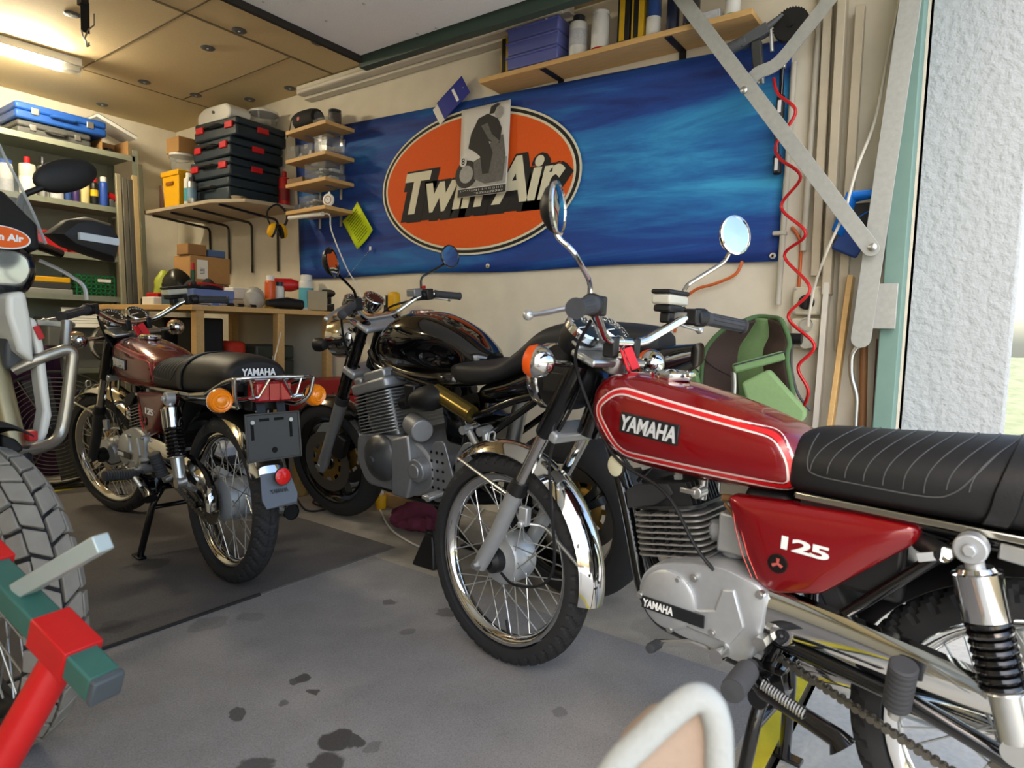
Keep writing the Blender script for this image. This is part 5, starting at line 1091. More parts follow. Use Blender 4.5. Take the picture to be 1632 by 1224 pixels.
GRP = 'cans on the long shelf'
shelfcan(909, 936, 26, 'white spray can with black cap beside the blue violet drawers', WH, DK, (.3, .75), LBL, group=GRP)
shelfcan(944, 971, 20, 'plain white cylinder with red base ring on the long shelf', WH, WH, (0, .08), REDP, group=GRP, capf=.08, neck=.9)
for u0, u1, vt, lb, a, b in [(988, 1008, 8, 'black boxed tube with gold print left of the yellow carton on the long shelf', NAVY, TAN), (1010, 1030, 0, 'yellow carton with black stripe beside the black boxed tube on the long shelf', TAN, NAVY)]:
    y, w = span(u0, u1, 30, 2.53); t = thing('tube_box', lb, 'box', loc=(2.53, y, ZS)); MB().box((0, 0, .1), (.05, w*.93, .2)).build('carton', a, t, bevel=.002); MB().box((-.0255, w*.1, .1), (.001, w*.4, .17)).build('printed_panel', b, t)
shelfcan(1032, 1055, -25, 'blue spray can with hazard diamonds printed on its white lower half', BL_, DK, (0, .45), WH, group=GRP)
shelfcan(1064, 1084, -20, 'dark navy bottle behind the slanted steel arm on the shelf', mat('navy', '#1c2440', .4), DK, group=GRP, name='bottle', cat='bottle')
shelfcan(1090, 1116, -10, 'black tin on the long shelf behind the steel arm', DK, DK, (.2, .6), mat('dark_label', '#3a3c50', .5), group=GRP)
y, w = span(1118, 1150, 20, 2.53); crate('carton', 'small printed box near the right end of the long shelf', 'box', (2.54, y, ZS), (.06, w, .045), LBL, bev=.002)
shelfcan(1156, 1181, -25, 'white bottle with green base at the right end of the shelf', WH, mat('cap_green', '#2e9a55', .5), (0, .12), mat('cap_green', '#2e9a55'), group=GRP, name='bottle', cat='bottle')
# ---- blow gun, saw blade, torque wrenches
bg_ = thing('spray_gun', 'dark grey air spray gun hanging at the end of the long shelf', 'gun', M=wallM(1212, 60, 2.53)); m = MB(); m.cyl((-.13, -.02, 0), (-.05, -.0, 0), .022, n=14); m.cyl((-.17, -.022, 0), (-.13, -.02, 0), .008, n=10); m.box((-.02, .01, 0), (.10, .04, .035), rot=(0, 0, R(20))); m.cyl((.02, .03, 0), (.075, .065, 0), .014, .006, 10); m.build('barrel', GREYP, bg_, bevel=.004)
m = MB(); m.box((-.005, -.075, 0), (.036, .13, .03), rot=(0, 0, R(8))); m.build('grip', mat('grip_dark', '#3a3b38', .6), bg_, bevel=.006); MB().cyl((.01, -.14, 0), (.013, -.17, 0), .013, n=10).build('hose_fitting', STEEL, bg_); MB().tube([(.035, .02, .0), (.045, -.06, 0)], .007, 8).build('trigger', STEEL, bg_)
sb = thing('saw_blade', 'black toothed circular blade hanging by the spray gun', 'blade', M=wallM(1261, 40, 2.56)); P = []
for k in range(72): t = 2*pi*k/72; r = .062 if k % 2 else .056; P.append((r*cos(t), r*sin(t)))
MB().prism(P, lambda a, b, t: (a, b, t), -.012, .012).build('blade', mat('blade_black', '#171717', .6), sb); MB().cyl((0, 0, .0), (0, 0, .02), .012).build('hub', BLACKP, sb)
for a, b, lb in [((1247, 105), (1243, 190), 'black torque wrench hung under the saw blade, upper one'), ((1238, 210), (1239, 278), 'black torque wrench with chrome head hung below the slanted arm')]:
    p, q = onx(*a, 2.60), onx(*b, 2.60); t = thing('torque_wrench', lb, 'wrench', loc=tuple(p)); e = q-p
    MB().tube([(0, 0, 0), tuple(e*.6)], .009, 10).build('shaft', BLACKM, t); MB().tube([tuple(e*.55), tuple(e*.58), tuple(e*.97), tuple(e)], [.011, .015, .016, .012], 14).build('handle', BLACKP, t)
    MB().box(tuple(e*.78+Vector((-.016, 0, 0))), (.002, .012, .045)).build('scale_label', WHITE, t); m = MB(); m.box((0, 0, .01), (.02, .025, .04)); m.build('head', STEEL, t, bevel=.004)
# ---- hoses, pipes, sockets
P = []; keys = [(1233, 125, 2.55), (1240, 150, 2.54), (1268, 178, 2.52), (1238, 228, 2.53), (1242, 252, 2.5), (1276, 282, 2.5), (1245, 330, 2.55), (1284, 372, 2.5), (1250, 408, 2.57), (1291, 460, 2.5), (1256, 505, 2.52), (1298, 550, 2.50), (1272, 585, 2.51), (1288, 622, 2.5), (1280, 650, 2.55)]
tag(MB().tube(sm([onx(*k) for k in keys], 8), .0058, 10).build('air_hose', mat('hose_red', '#c8141c', .3, 0, .06, coat=.3)), 'red coiled air hose hanging in loops beside the banner end', 'hose')
tag(MB().tube(sm([onx(*k) for k in [(1183, 416, 2.622), (1172, 437, 2.62), (1140, 452, 2.62), (1108, 462, 2.62), (1085, 485, 2.62), (1075, 530, 2.62)]], 8), .0062, 10).build('orange_cable', mat('hose_orange', '#c8602c', .4)), 'orange cable running down from the banner behind the red tank', 'cable')
tag(MB().tube(sm([onx(*k) for k in [(1262, 362, 2.64), (1274, 380, 2.64), (1276, 410, 2.64), (1272, 470, 2.64)]], 8), .006, 10).build('orange_cable', mat('hose_orange', '#c8602c')), 'orange cable curving into the top of the socket box', 'cable')
PIPE = mat('pipe_grey', '#b7b1a2', .5, 0, .05)
def pipe(a, b, x, r, label, clip=None):
    t = thing('conduit_pipe', label, 'pipe', loc=tuple(onx(*b, x))); p = onx(*a, x)-onx(*b, x); MB().tube([(0, 0, 0), tuple(p)], r, 12).build('pipe', PIPE, t)
    if clip: c = onx(*clip, x)-onx(*b, x); MB().box((.0, c.y, c.z), (.03, .05, .016)).build('clip', PIPE, t, bevel=.004)
pipe((1266, 100), (1240, 486), 2.613, .011, 'grey conduit pipe along the right edge of the banner', (1243, 372)); pipe((1310, -20), (1280, 400), 2.63, .012, 'grey conduit pipe right of the red coiled hose')
SLAT = mat('slat_white', '#bdb29b', .7, 0, .08, 30)
for i, (u0, u1, v0, v1, lb, x) in enumerate([(1322, 1300, -20, 440, 'pale wall batten just right of the conduit pipes', 2.62), (1345, 1318, -20, 470, 'wide pale wall batten under the slanted steel arm', 2.61), (1372, 1338, 10, 560, 'pale wall batten left of the hanging white cord', 2.615)]):
    tag(MB().bar(onx(u0, v0, x), onx(u1, v1, x), .035+.02*(i == 1), .03, up=(1, 0, 0)).build('wall_batten', SLAT, bevel=.003), lb, 'batten')
tag(MB().tube(sm([onx(*k) for k in [(1436, -10, 2.57), (1415, 90, 2.56), (1395, 190, 2.545), (1365, 270, 2.47), (1345, 340, 2.457), (1320, 395, 2.47), (1300, 450, 2.54), (1290, 500, 2.545), (1288, 520, 2.555)]], 8), .005, 8).build('cable', mat('cord_white', '#cfcabb', .6)), 'white cord sagging across the battens down to the lower socket', 'cord')
sk = thing('socket_box', 'beige wall socket box with black round switch above outlets', 'socket', M=wallM(1288, 508, 2.645)); IV = mat('ivory', '#c9c2ac', .5)
MB().box((0, .065, .02), (.1, .105, .045)).build('switch_housing', IV, sk, bevel=.006); m = MB(); m.lathe([(0, 0), (.028, 0), (.028, .012), (.022, .02), (0, .02)], (0, .06, .042), (0, 0, 1), 24); m.box((0, .06, .066), (.012, .045, .012)); m.build('rotary_switch', BLACKP, sk, bevel=.002)
MB().box((0, -.055, .02), (.1, .11, .045)).build('outlet_housing', IV, sk, bevel=.006)
for y in (-.02, -.085): MB().lathe([(.024, 0), (.026, .005), (.022, .006), (.018, -.004), (0, -.004)], (.005, y-.002, .044), (0, 0, 1), 22).build('outlet', mat('outlet_grey', '#b5b1a2', .4), sk)
m = MB(); 
for x in (-.042, .042):
    for y in (.108, .022): m.cyl((x, y, .04), (x, y, .045), .005, n=8)
m.build('box_screws', STEEL, sk)
pg = thing('power_plug', 'black plug with orange mark in the lower wall socket', 'plug', M=wallM(1264, 540, 2.573)); MB().tube([(-.02, 0, 0), (.03, 0, 0)], .021, 14).build('plug_body', BLACKP, pg); MB().box((-.03, .002, .012), (.014, .03, .012)).build('orange_mark', ORANGE, pg, bevel=.002); MB().tube(sm([(.0, -.01, 0), (.0, -.1, .0), (.03, -.2, .01), (.08, -.26, .02)], 6), .005, 8).build('lead', GREYP, pg)
# ---- leaning planks, tubes and the blue bag by the door post
def lean(name, label, a, b, w, t, mt, cat='plank'):
    tag(MB().bar(a, b, w, t, up=(1, 0, 0)).build(name, mt, bevel=.002), label, cat)
def toflo(a, b):
    d = b-a; return a+d*((a.z-.004)/(-d.z))
PW = mat('plank_white', '#d6d2c6', .6, 0, .06)
a, b = onx(1329, 325, 2.618), onx(1300, 690, 2.58); lean('leaning_board', 'white painted board leaning beside the socket box', a, toflo(a, b), .045, .02, PW)
a, b = onx(1357, 440, 2.58), onx(1322, 690, 2.54); lean('leaning_board', 'bare pale wooden board leaning right of the white painted board', a, toflo(a, b), .06, .018, WOOD)
tag(MB().tube(bend([onx(1383, 540, 2.53), onx(1357, 560, 2.53), onx(1356, 600, 2.53), onx(1366, 630, 2.53), onx(1362, 692, 2.53), toflo(onx(1366, 630, 2.53), onx(1361, 700, 2.53))], .03), .0095, 10).build('bent_tube', STEEL), 'bent grey steel tube leaning by the green door post', 'tube')
a, b = onx(1378, 500, 2.60), onx(1374, 690, 2.58); tag(MB().tube([a, toflo(a, b)], .013, 12).build('brown_pole', mat('pole_brown', '#7b5330', .55, 0, .15)), 'brown wooden pole between bent tube and green door post', 'pole')
a, b = onx(1400, 540, 2.61), onx(1392, 690, 2.60); lean('leaning_board', 'thin dark red strip of wood against the green door post', a, toflo(a, b), .02, .012, mat('old_red_wood', '#6b4840', .8))
bgm = wallM(1368, 350, 2.565); bb = thing('plastic_scoop', 'bright blue plastic scoop hung behind the steel door arm', 'scoop', M=bgm)
m = MB(); m.loft([[(-.045, -.06, .0), (-.01, .06, .02), (.065, .075, .01), (.06, .05, -.04), (-.01, .02, -.05)], [(-.075, -.04, .05), (-.03, .085, .075), (.07, .085, .07), (.075, .05, .0), (-.02, .0, -.02)]], cap=False); o = m.build('scoop_shell', mat('bright_blue', '#1674d6', .45), bb, bevel=.004); md = o.modifiers.new('solid', 'SOLIDIFY'); md.thickness = .004
MB().box((-.02, -.07, -.005), (.09, .10, .03), rot=(0, 0, R(-25))).build('dark_blue_base', mat('deep_blue', '#1d3f7d', .5), bb, bevel=.008); MB().box((.03, .0, -.03), (.1, .12, .03)).build('black_inner_block', BLACKP, bb, bevel=.005)  # darker blue base, and a plain black block behind the shell
# ---- folded camp chair
GRN, GRNL, BRN = mat('chair_green', '#6a8758', .85, 0, .1, 60, .1), mat('chair_trim', '#4d6b44', .85, 0, .1, 60), mat('chair_brown', '#43352f', .9, 0, .2, 200, .15)
ch = thing('camping_chair', 'green and brown padded folding chair against the wall behind the red tank', 'chair', loc=tuple(onx(1190, 600, 2.5)[:2])+(0,)); bo = Vector(ch.location) if 0 else Vector(ch.matrix_world.translation)
cp2 = lambda u, v, x: onx(u, v, x)-bo
# back panel: curved cloth between outlines left and right
Lp = [(1122, 660), (1118, 610), (1124, 560), (1150, 528), (1178, 515)]; Rp = [(1272, 690), (1262, 620), (1254, 570), (1258, 545), (1246, 512)]
def panel(nm, u0, u1, mt, puff, x0=2.46):
    rows = []
    for (la, lb), (ra, rb) in zip(Lp, Rp):
        r = []
        for i in range(9):
            f = u0+(u1-u0)*i/8; k = math.sin(pi*f); r.append(cp2(la+(ra-la)*f, lb+(rb-lb)*f-6*k, x0+.10*k-puff*math.sin(pi*i/8)))
        rows.append(r)
    Rw = []
    for j in range(9): Rw.append(sm([r[j] for r in rows], 4))
    n = len(Rw[0]); m = MB(); m.add([p for r in Rw for p in r], [(j*n+i, (j+1)*n+i, (j+1)*n+i+1, j*n+i+1) for j in range(8) for i in range(n-1)])
    o = m.build(nm, mt, ch); md = o.modifiers.new('solid', 'SOLIDIFY'); md.thickness = .012; return o
panel('side_panel', .0, .42, BRN, .018); panel('backrest', .40, .74, GRN, .022); panel('side_panel', .72, 1.0, BRN, .014)
edge = [cp2(u, v, 2.455+.10*math.sin(pi*min(1, max(0, f)))) for (u, v), f in zip(Lp+[(1205, 505), (1230, 506)]+Rp[::-1], [0]*5+[.4, .75]+[1]*5)]
MB().tube(sm(edge, 5), .009, 10).build('piping', GRNL, ch)
m = MB()
for v in (585, 635): m.tube(sm([cp2(1120, v-15, 2.452), cp2(1140, v+2, 2.45), cp2(1172, v+18, 2.475)], 5), .003, 6)
m.build('quilting', mat('seam_brown', '#2b211d', .9), ch)
for pts, lb in [(((1168, 588), (1250, 566)), 0), (((1058, 550), (1112, 598)), 1)]:
    a, b = cp2(*pts[0], 2.34), cp2(*pts[1], 2.44); m = MB(); m.bar(a, b, .035, .02); ar = m.build('armrest', GRN, ch, bevel=.008); MB().bar(a+Vector((-.0, 0, .013)), b+Vector((0, 0, .013)), .004, .026, up=(0, 0, 1)).build('arm_pad', mat('pad_black', '#20242a', .7), ar)
    c = a+Vector((.02, .0, -.30)); MB().tube(bend([a+Vector((.01, .0, -.01)), a+Vector((.015, -.004, -.06)), c], .03), .010, 10).build('arm_tube', STEEL, ch)
q = [cp2(1180, 610, 2.37), cp2(1225, 588, 2.40), cp2(1285, 655, 2.40), cp2(1283, 668, 2.38), cp2(1250, 690, 2.36), cp2(1205, 700, 2.35)]; m = MB(); m.loft([q, [p+Vector((.035, 0, 0)) for p in q]]); m.build('seat_flap', mat('flap_green', '#7f9c68', .85, 0, .08, 60, .1), ch, bevel=.012, seg=3)
q = [cp2(1060, 552, 2.42), cp2(1112, 600, 2.42), cp2(1125, 690, 2.44), cp2(1070, 690, 2.44)]; m = MB(); m.loft([q, [p+Vector((.03, 0, 0)) for p in q]]); m.build('seat_flap', GRN, ch, bevel=.01)
m = MB(); z0 = -bo.z
for u in (1120, 1270): p = cp2(u, 640, 2.47); m.tube([(p.x, p.y, .62), (p.x-.03, p.y+.02, .005)], .010, 10)
for u in (1150, 1245): p = cp2(u, 640, 2.53); m.tube([(p.x, p.y, .75), (p.x+.03, p.y, .005)], .010, 10)
m.build('leg_frame', STEEL, ch)
MB().box((cp2(1195, 640, 2.46).x+.02, cp2(1195, 640, 2.46).y, .5), (.10, .42, .22)).build('folded_seat', BRN, ch, bevel=.02)
# ================================================================ shelves, bench and their things
# ---- four small shelves
SZ = [(2.10, 448, 571), (1.93, 458, 571), (1.785, 461, 571), (1.625, 464, 571)]
small = []
for i, (z, _, _) in enumerate(SZ):
    y0, y1 = 3.09, 3.50; lb = ['topmost small wooden shelf with the black speaker', 'second small wooden shelf holding three clear organisers', 'third small wooden shelf with stacked clear organisers', 'lowest small wooden shelf with the round thermometer'][i]
    t = thing('small_shelf', lb, 'shelf', loc=(2.53, (y0+y1)/2, z), group='small wooden shelves at the banner end'); m = MB(); m.prism([(-.09, .205), (-.115, -.205+.0), (.095, -.205), (.095, .205)], lambda a, b, q: (a, b, q), -.011, .011); m.build('board', WOOD, t, bevel=.002)
    m = MB(); m.box((.085, -.1, -.04), (.004, .02, .07)); m.box((.03, -.1, -.0135), (.11, .02, .004)); m.build('bracket', STEEL, t)
    m = MB(); m.box((.085, .1, -.04), (.004, .02, .07)); m.box((.03, .1, -.0135), (.11, .02, .004)); m.build('bracket', STEEL, t); small.append(t)
def onshelf(u0, u1, x, z): y, w = span(u0, u1, 260, x); return (x, y, z), w
loc, w = onshelf(456, 520, 2.50, 2.112); sp = thing('speaker', 'black cylindrical portable speaker with grey end on the topmost small shelf', 'speaker', loc=(2.50, 3.36, 2.112))
MB().lathe([(.03, 0), (.05, .01), (.058, .05), (.058, .15), (.05, .19), (.03, .2)], (0, .10, .06), (.0, -1, .0), 28).build('body', mat('speaker_mesh', '#161616', .8, 0, .3, 300), sp); MB().lathe([(.034, 0), (.03, .006), (0, .004)], (0, -.10, .06), (0, -1, 0), 24).build('end_cap', GREYP, sp); MB().box((-.057, .02, .055), (.003, .02, .022)).build('badge', REDP, sp); MB().tube(sm([(0, .1, .1), (-.02, .13, .09), (-.03, .14, .02), (-.04, .15, -.03)], 5), .003, 6).build('strap', BLACKP, sp)
can('coffee_tin', 'dark printed tin at the near end of the topmost small shelf', 'tin', (2.52, 3.14, 2.112), .036, .085, DK, DK, (.15, .85), mat('tin_print', '#4b4642', .5, 0, .5, 80), capf=.1, neck=.95)
def organiser(label, loc, d, name='organiser_box', fill='#9a9c98'):
    t = thing(name, label, 'organiser', loc=loc, group='clear organisers'); x, y, z = d
    MB().box((0, 0, z*.45), (x, y, z*.9)).build('tray', CLEAR, t, bevel=.003); MB().box((0, 0, z*.95), (x*1.04, y*1.04, z*.1)).build('lid', CLEAR, t, bevel=.002)
    m = MB(); random.seed(int(loc[1]*1000)); 
    for k in range(4): m.box((random.uniform(-.25, .25)*x, (k-1.5)*y*.22, z*.3), (x*.4, y*.16, z*.4*random.uniform(.6, 1)))
    m.build('small_parts', mat('parts'+fill, fill, .6, .2, .4, 60), t)
    m = MB(); m.box((-x*.52, 0, z*.8), (.005, y*.25, z*.35)); m.build('clip', CLEAR, t); return t
organiser('flat clear organiser in front of the dark tin', (2.455, 3.16, 2.112), (.05, .13, .022))
for y, h_, lb, f in [(3.42, .07, 'clear organiser at the far end of the second small shelf', '#8c8e8a'), (3.29, .065, 'clear organiser in the middle of the second small shelf', '#a5a29a'), (3.16, .095, 'clear organiser with red corner on the second small shelf', '#b7b4ae')]: organiser(lb, (2.50, y, 1.942), (.13, .115, h_), fill=f)
organiser('lower clear organiser of the pair on the third small shelf', (2.50, 3.20, 1.797), (.14, .2, .04)); organiser('upper clear organiser of the pair on the third small shelf', (2.50, 3.205, 1.8375), (.14, .19, .05), fill='#aab0b2')
crate('wooden_box', 'narrow brown wooden box on the third small shelf', 'box', (2.47, 3.41, 1.797), (.06, .15, .03), mat('box_brown', '#7e6242', .7), bev=.002)
organiser('lower clear organiser on the lowest small shelf', (2.50, 3.27, 1.637), (.14, .17, .03)); organiser('upper clear organiser on the lowest small shelf', (2.50, 3.28, 1.6675), (.13, .16, .04), fill='#b0ada4')
th = thing('thermometer', 'round white dial thermometer standing on the lowest small shelf', 'thermometer', loc=(2.47, 3.125, 1.637)); MB().lathe([(0, 0), (.036, 0), (.036, .01), (.03, .013), (0, .012)], (0, 0, .037), (-1, -.3, 0), 28).build('case', WHITE, th); m = MB(); m.lathe([(.02, .0132), (.024, .0132), (.024, .0145), (.02, .0145)], (0, 0, .037), (-1, -.3, 0), 24, loop=True); m.build('scale', mat('scale_brown', '#9a5a3a', .6), th); m = MB(); m.bar((-.0145, -.004, .037), (-.0145, .008, .05), .001, .003, up=(1, 0, 0)); m.build('needle', BLACKP, th); MB().box((0, 0, .078), (.008, .012, .012)).build('hook', WHITE, th)
crate('small_radio', 'tiny dark gadget at the far end of the lowest small shelf', 'gadget', (2.50, 3.43, 1.637), (.05, .05, .04), mat('gadget', '#2c3350', .5), bev=.004)
ps = thing('under_shelf_lamp', 'white strip lamp with cord fixed under the lowest small shelf', 'lamp', loc=(2.46, 3.30, 1.598)); MB().tube([(0, .19, 0), (0, -.13, 0)], .014, 12).build('tube', WHITEP, ps); MB().tube(sm([(0, -.13, 0), (.02, -.17, -.01), (.03, -.175, -.1), (.10, -.22, -.3), (.14, -.28, -.42), (.16, -.3, -.52)], 6), .004, 8).build('cord', WHITEP, ps)
# ---- corner shelf on black brackets
cs = thing('corner_shelf', 'wide chipboard corner shelf on black brackets with tool cases', 'shelf', loc=(2.4, 4.4, 1.70)); MB().prism([(2.18-2.4, 4.76-4.4), (2.18-2.4, 3.90-4.4), (2.27-2.4, 3.66-4.4), (2.58-2.4, 3.60-4.4), (2.625-2.4, 3.60-4.4), (2.625-2.4, 3.67-4.4), (2.648-2.4, 3.67-4.4), (2.648-2.4, 4.76-4.4)], lambda a, b, t: (a, b, t), -.022, 0).build('board', mat('shelf_board', '#a89b86', .6, 0, .08, 40), cs, bevel=.002)
for y in (4.70, 4.45, 4.16, 3.86):
    m = MB(); m.tube(bend([(2.22-2.4, y-4.4, -.028), (2.63-2.4, y-4.4, -.06), (2.635-2.4, y-4.4, -.40)], .03), .009, 6); m.build('bracket', BLACKM, cs)
ZT = 1.702
BOSCH = mat('case_dark', '#1c2b36', .5, 0, .1, 30); LATCH = mat('latch_red', '#c01820', .45)
def toolcase(label, loc, d, body=BOSCH, latch=LATCH, handle=True, group='stacked tool cases', rz=0):
    """case whose front faces -x"""
    t = thing('tool_case', label, 'case', loc=loc, rz=rz, group=group); x, y, z = d
    MB().box((0, 0, z*.30), (x, y, z*.58)).build('lower_shell', body, t, bevel=.012); MB().box((0, 0, z*.80), (x*.99, y*.99, z*.38)).build('upper_shell', body, t, bevel=.012)
    if latch:
        for s in (-.34, .34): MB().box((-x/2-.004, y*s, z*.58), (.014, y*.17, z*.34)).build('latch', latch, t, bevel=.004)
        MB().box((0, -y/2-.004, z*.56), (x*.22, .014, z*.3)).build('latch', latch, t, bevel=.004)
    if handle: MB().tube(bend([(-x/2, -y*.16, z*.62), (-x/2-.03, -y*.14, z*.62), (-x/2-.03, y*.14, z*.62), (-x/2, y*.16, z*.62)], .015), .009, 8).build('handle', BLACKP, t)
    return t
cx, cyy = 2.44, 4.04
toolcase('large dark case without latches at the base of the tool case stack', (cx, cyy, ZT), (.36, .44, .15), latch=None)
for k, lb in enumerate(['lowest of the three red latched dark tool cases', 'middle one of the three red latched dark tool cases', 'uppermost of the three red latched dark tool cases']): toolcase(lb, (cx+.01*k, cyy-.015*k, ZT+.152+.122*k), (.37, .45, .118), rz=R([2, -1, 3][k]))
zt = ZT+.152+.366
wj = thing('white_canister', 'white plastic canister lying on the tool case stack', 'canister', loc=(cx-.06, cyy+.02, zt)); m = MB(); m.prism(rounded([(-.2, 0), (.16, 0), (.19, .05), (.14, .1), (-.12, .105), (-.2, .07)], .03), lambda a, b, t: (t, -a, b), -.075, .075); m.build('body', WHITEP, wj, bevel=.012); m = MB(); m.cyl((-.075, -.0, .06), (-.083, 0, .06), .01, n=12); m.build('cap', GREYP, wj)
tb = thing('clear_tub', 'clear round tub with white lid next to the white canister', 'tub', loc=(cx+.11, cyy-.15, zt)); MB().lathe([(0, 0), (.075, 0), (.088, .085), (.08, .085), (.07, .005), (0, .005)], n=28).build('tub', CLEAR, tb); MB().lathe([(0, .085), (.092, .085), (.092, .098), (0, .1)], n=28).build('lid', WHITEP, tb)
yc = thing('yellow_crate', 'bright yellow lidded crate on the corner shelf', 'crate', loc=(2.27, 4.41, ZT)); MB().box((0, 0, .10), (.13, .19, .2), taper=1.12).build('body', YELLOW, yc, bevel=.006); m = MB(); m.box((0, 0, .215), (.16, .23, .035)); m.build('lid', YELLOW, yc, bevel=.006); MB().box((-.078, 0, .15), (.004, .09, .02)).build('printed_mark', mat('mark_brown', '#8a4a12', .6), yc)
bk = thing('clear_bucket', 'clear bucket with white lid standing on the yellow crate', 'bucket', loc=(2.27, 4.39, ZT+.2335)); MB().lathe([(0, 0), (.062, 0), (.075, .1), (.07, .1), (.058, .004), (0, .004)], n=26).build('tub', CLEAR, bk); MB().lathe([(0, .1), (.079, .1), (.079, .114), (0, .114)], n=26).build('lid', WHITEP, bk); MB().tube([(0+.08*cos(t*pi/8), .0-.079*1*0+.08*sin(t*pi/8), .1-.02*sin(t*pi/8)) for t in range(9)], .002, 6).build('bail', STEEL, bk)
crate('cardboard_box', 'small cardboard box on top of the clear bucket', 'box', (2.27, 4.39, ZT+.348), (.13, .16, .10), CARD, bev=.003)
can('bottle', 'brown plastic bottle left of the yellow crate', 'bottle', (2.25, 4.575, ZT), .04, .20, mat('brown_bottle', '#51362a', .35), WHITEP, group='bottles on the corner shelf', neck=.35)
can('spray_can', 'white and teal spray can right of the yellow crate', 'can', (2.22, 4.215, ZT), .03, .20, WH, WHITEP, (.1, .6), mat('teal_label', '#3d8f9c', .5), group='bottles on the corner shelf'); can('spray_can', 'silver spray can beside the tool case stack', 'can', (2.20, 4.14, ZT), .028, .16, STEEL, DK, (.2, .7), mat('blue_grey_label', '#6a8aa4', .5), group='bottles on the corner shelf')
can('red_bottle', 'red plastic bottle at the near end of the corner shelf', 'bottle', (2.585, 3.72, ZT), .034, .23, REDP, REDP, (.2, .6), mat('dark_red_label', '#7c1016', .5), neck=.4)
bag = thing('plastic_bag', 'crumpled grey plastic bag beside the yellow crate', 'bag', loc=(2.42, 4.62, ZT)); m = MB(); m.ball((0, 0, .11), (.10, .10, .13), 26, 16); random.seed(5)
for p in m.v: 
    k = 1+.12*sin(p.x*70+p.z*50)*cos(p.y*60); p.x *= k; p.y *= k; p.z = max(0, p.z)
m.build('bag', mat('grey_film', '#8e8c86', .35, 0, .2, 40, .3, alpha=.85), bag)
ds = thing('chrome_dish', 'small chrome dish and dark clutter at the shelf front edge', 'dish', loc=(2.30, 3.78, ZT)); MB().lathe([(0, .004), (.03, .005), (.045, .022), (.048, .022), (.032, .0), (0, 0)], n=26).build('dish', CHROME, ds)
em = thing('ear_defenders', 'yellow and black ear defenders hanging below the corner shelf', 'ear defenders', loc=(2.44, 3.585, 1.535)); fr = Matrix.Rotation(R(75), 4, 'Z')
MB(fr).tube(sm([(0, -.035, .01), (0, -.06, .06), (0, -.055, .11), (0, 0, .15), (0, .055, .11), (0, .06, .06), (0, .035, .01)], 5), .008, 8, flat=.5).build('headband', BLACKP, em)
for s_ in (1, -1):
    q = Matrix.Translation((0, s_*.026, 0)) @ Matrix.Rotation(R(18*s_), 4, 'X'); c_ = MB(fr @ q).lathe([(0, .026), (.03, .024), (.044, .01), (.045, 0), (.04, -.002), (0, -.002)], (0, 0, -.01), (0, s_, 0), 26, sx=.82, sy=1.05).build('ear_cup', YELLOW, em); MB(fr @ q).lathe([(.02, 0), (.042, 0), (.043, .012), (.022, .014)], (0, -s_*.002, -.01), (0, -s_, 0), 24, loop=True, sx=.82, sy=1.05).build('cushion', BLACKP, c_)
# ---- metal shelving unit on the back wall
ME = mat('shelf_metal', '#8d9282', .5, .3, .1, 30); x0, x1, y0, y1 = .75, 2.155, 4.80, 5.19
ms = thing('metal_shelving', 'grey green metal shelving unit full of bottles and cases on the back wall', 'shelving', loc=((x0+x1)/2, (y0+y1)/2, 0))
for z in (2.065, 1.70, 1.37, 1.10, .62, .2):
    m = MB(); m.box((0, 0, z-.012), (x1-x0, y1-y0, .006)); m.box((0, -(y1-y0)/2, z-.016), (x1-x0, .004, .035)); m.build('shelf', ME, ms)
for sx in (-1, 1):
    for sy in (-1, 1): m = MB(); m.box((sx*(x1-x0)/2, sy*(y1-y0)/2, 1.06), (.035, .004, 2.1)); m.box((sx*(x1-x0)/2+sx*.016, sy*(y1-y0)/2-sy*.015, 1.06), (.004, .035, 2.1)); m.build('post', ME, ms)
MB().box((0, (y1-y0)/2-.001, 1.25), (x1-x0-.04, .003, 1.7)).build('back_panel', ME, ms)
m = MB(); m.bar((-(x1-x0)/2, (y1-y0)/2+.004, .2), ((x1-x0)/2, (y1-y0)/2+.004, 2.0), .004, .025, up=(0, 1, 0)); m.build('brace', ME, ms)
def xs(u0, u1, v, y): a, b = ony(u0, v, y), ony(u1, v, y); return (a.x+b.x)/2, abs(b.x-a.x)
def frontcase(label, u0, u1, y, z, dy, h_, body, latch=None, cat='case', name='tool_case'):
    x, w = xs(u0, u1, 200, y); t = thing(name, label, cat, loc=(x, y+dy/2, z), group=None)
    MB().box((0, 0, h_*.27), (w, dy, h_*.52)).build('lower_shell', body, t, bevel=.012); MB().box((0, 0, h_*.77), (w, dy, h_*.46)).build('upper_shell', body, t, bevel=.012)
    MB().tube(bend([(-w*.13, -dy/2, h_*.5), (-w*.12, -dy/2-.03, h_*.5), (w*.12, -dy/2-.03, h_*.5), (w*.13, -dy/2, h_*.5)], .015), .009, 8).build('handle', body, t)
    for s in (-.3, .3): MB().box((w*s, -dy/2-.004, h_*.55), (w*.08, .01, h_*.4)).build('latch', latch or STEEL, t, bevel=.002)
    return t
Z1 = 2.062
frontcase('dark grey tool case under the blue case on top of the metal shelving', 27, 145, 4.82, Z1, .30, .085, mat('case_grey', '#4a4b49', .5)); frontcase('blue tool case lying on the grey case on top of the shelving', 25, 170, 4.80, Z1+.0865, .32, .10, mat('case_blue', '#1c4d9c', .45))
t = thing('cardboard_box', 'open cardboard box right of the grey tool case on the shelving', 'box', loc=(xs(162, 204, 220, 4.84)[0], 4.94, Z1)); w = xs(162, 204, 220, 4.84)[1]; m = MB()
for a, b, c, d in [(-w/2, 0, .004, .2), (w/2, 0, .004, .2), (0, .1, w, .004)]: m.box((a, b, .055), (c, d, .11))
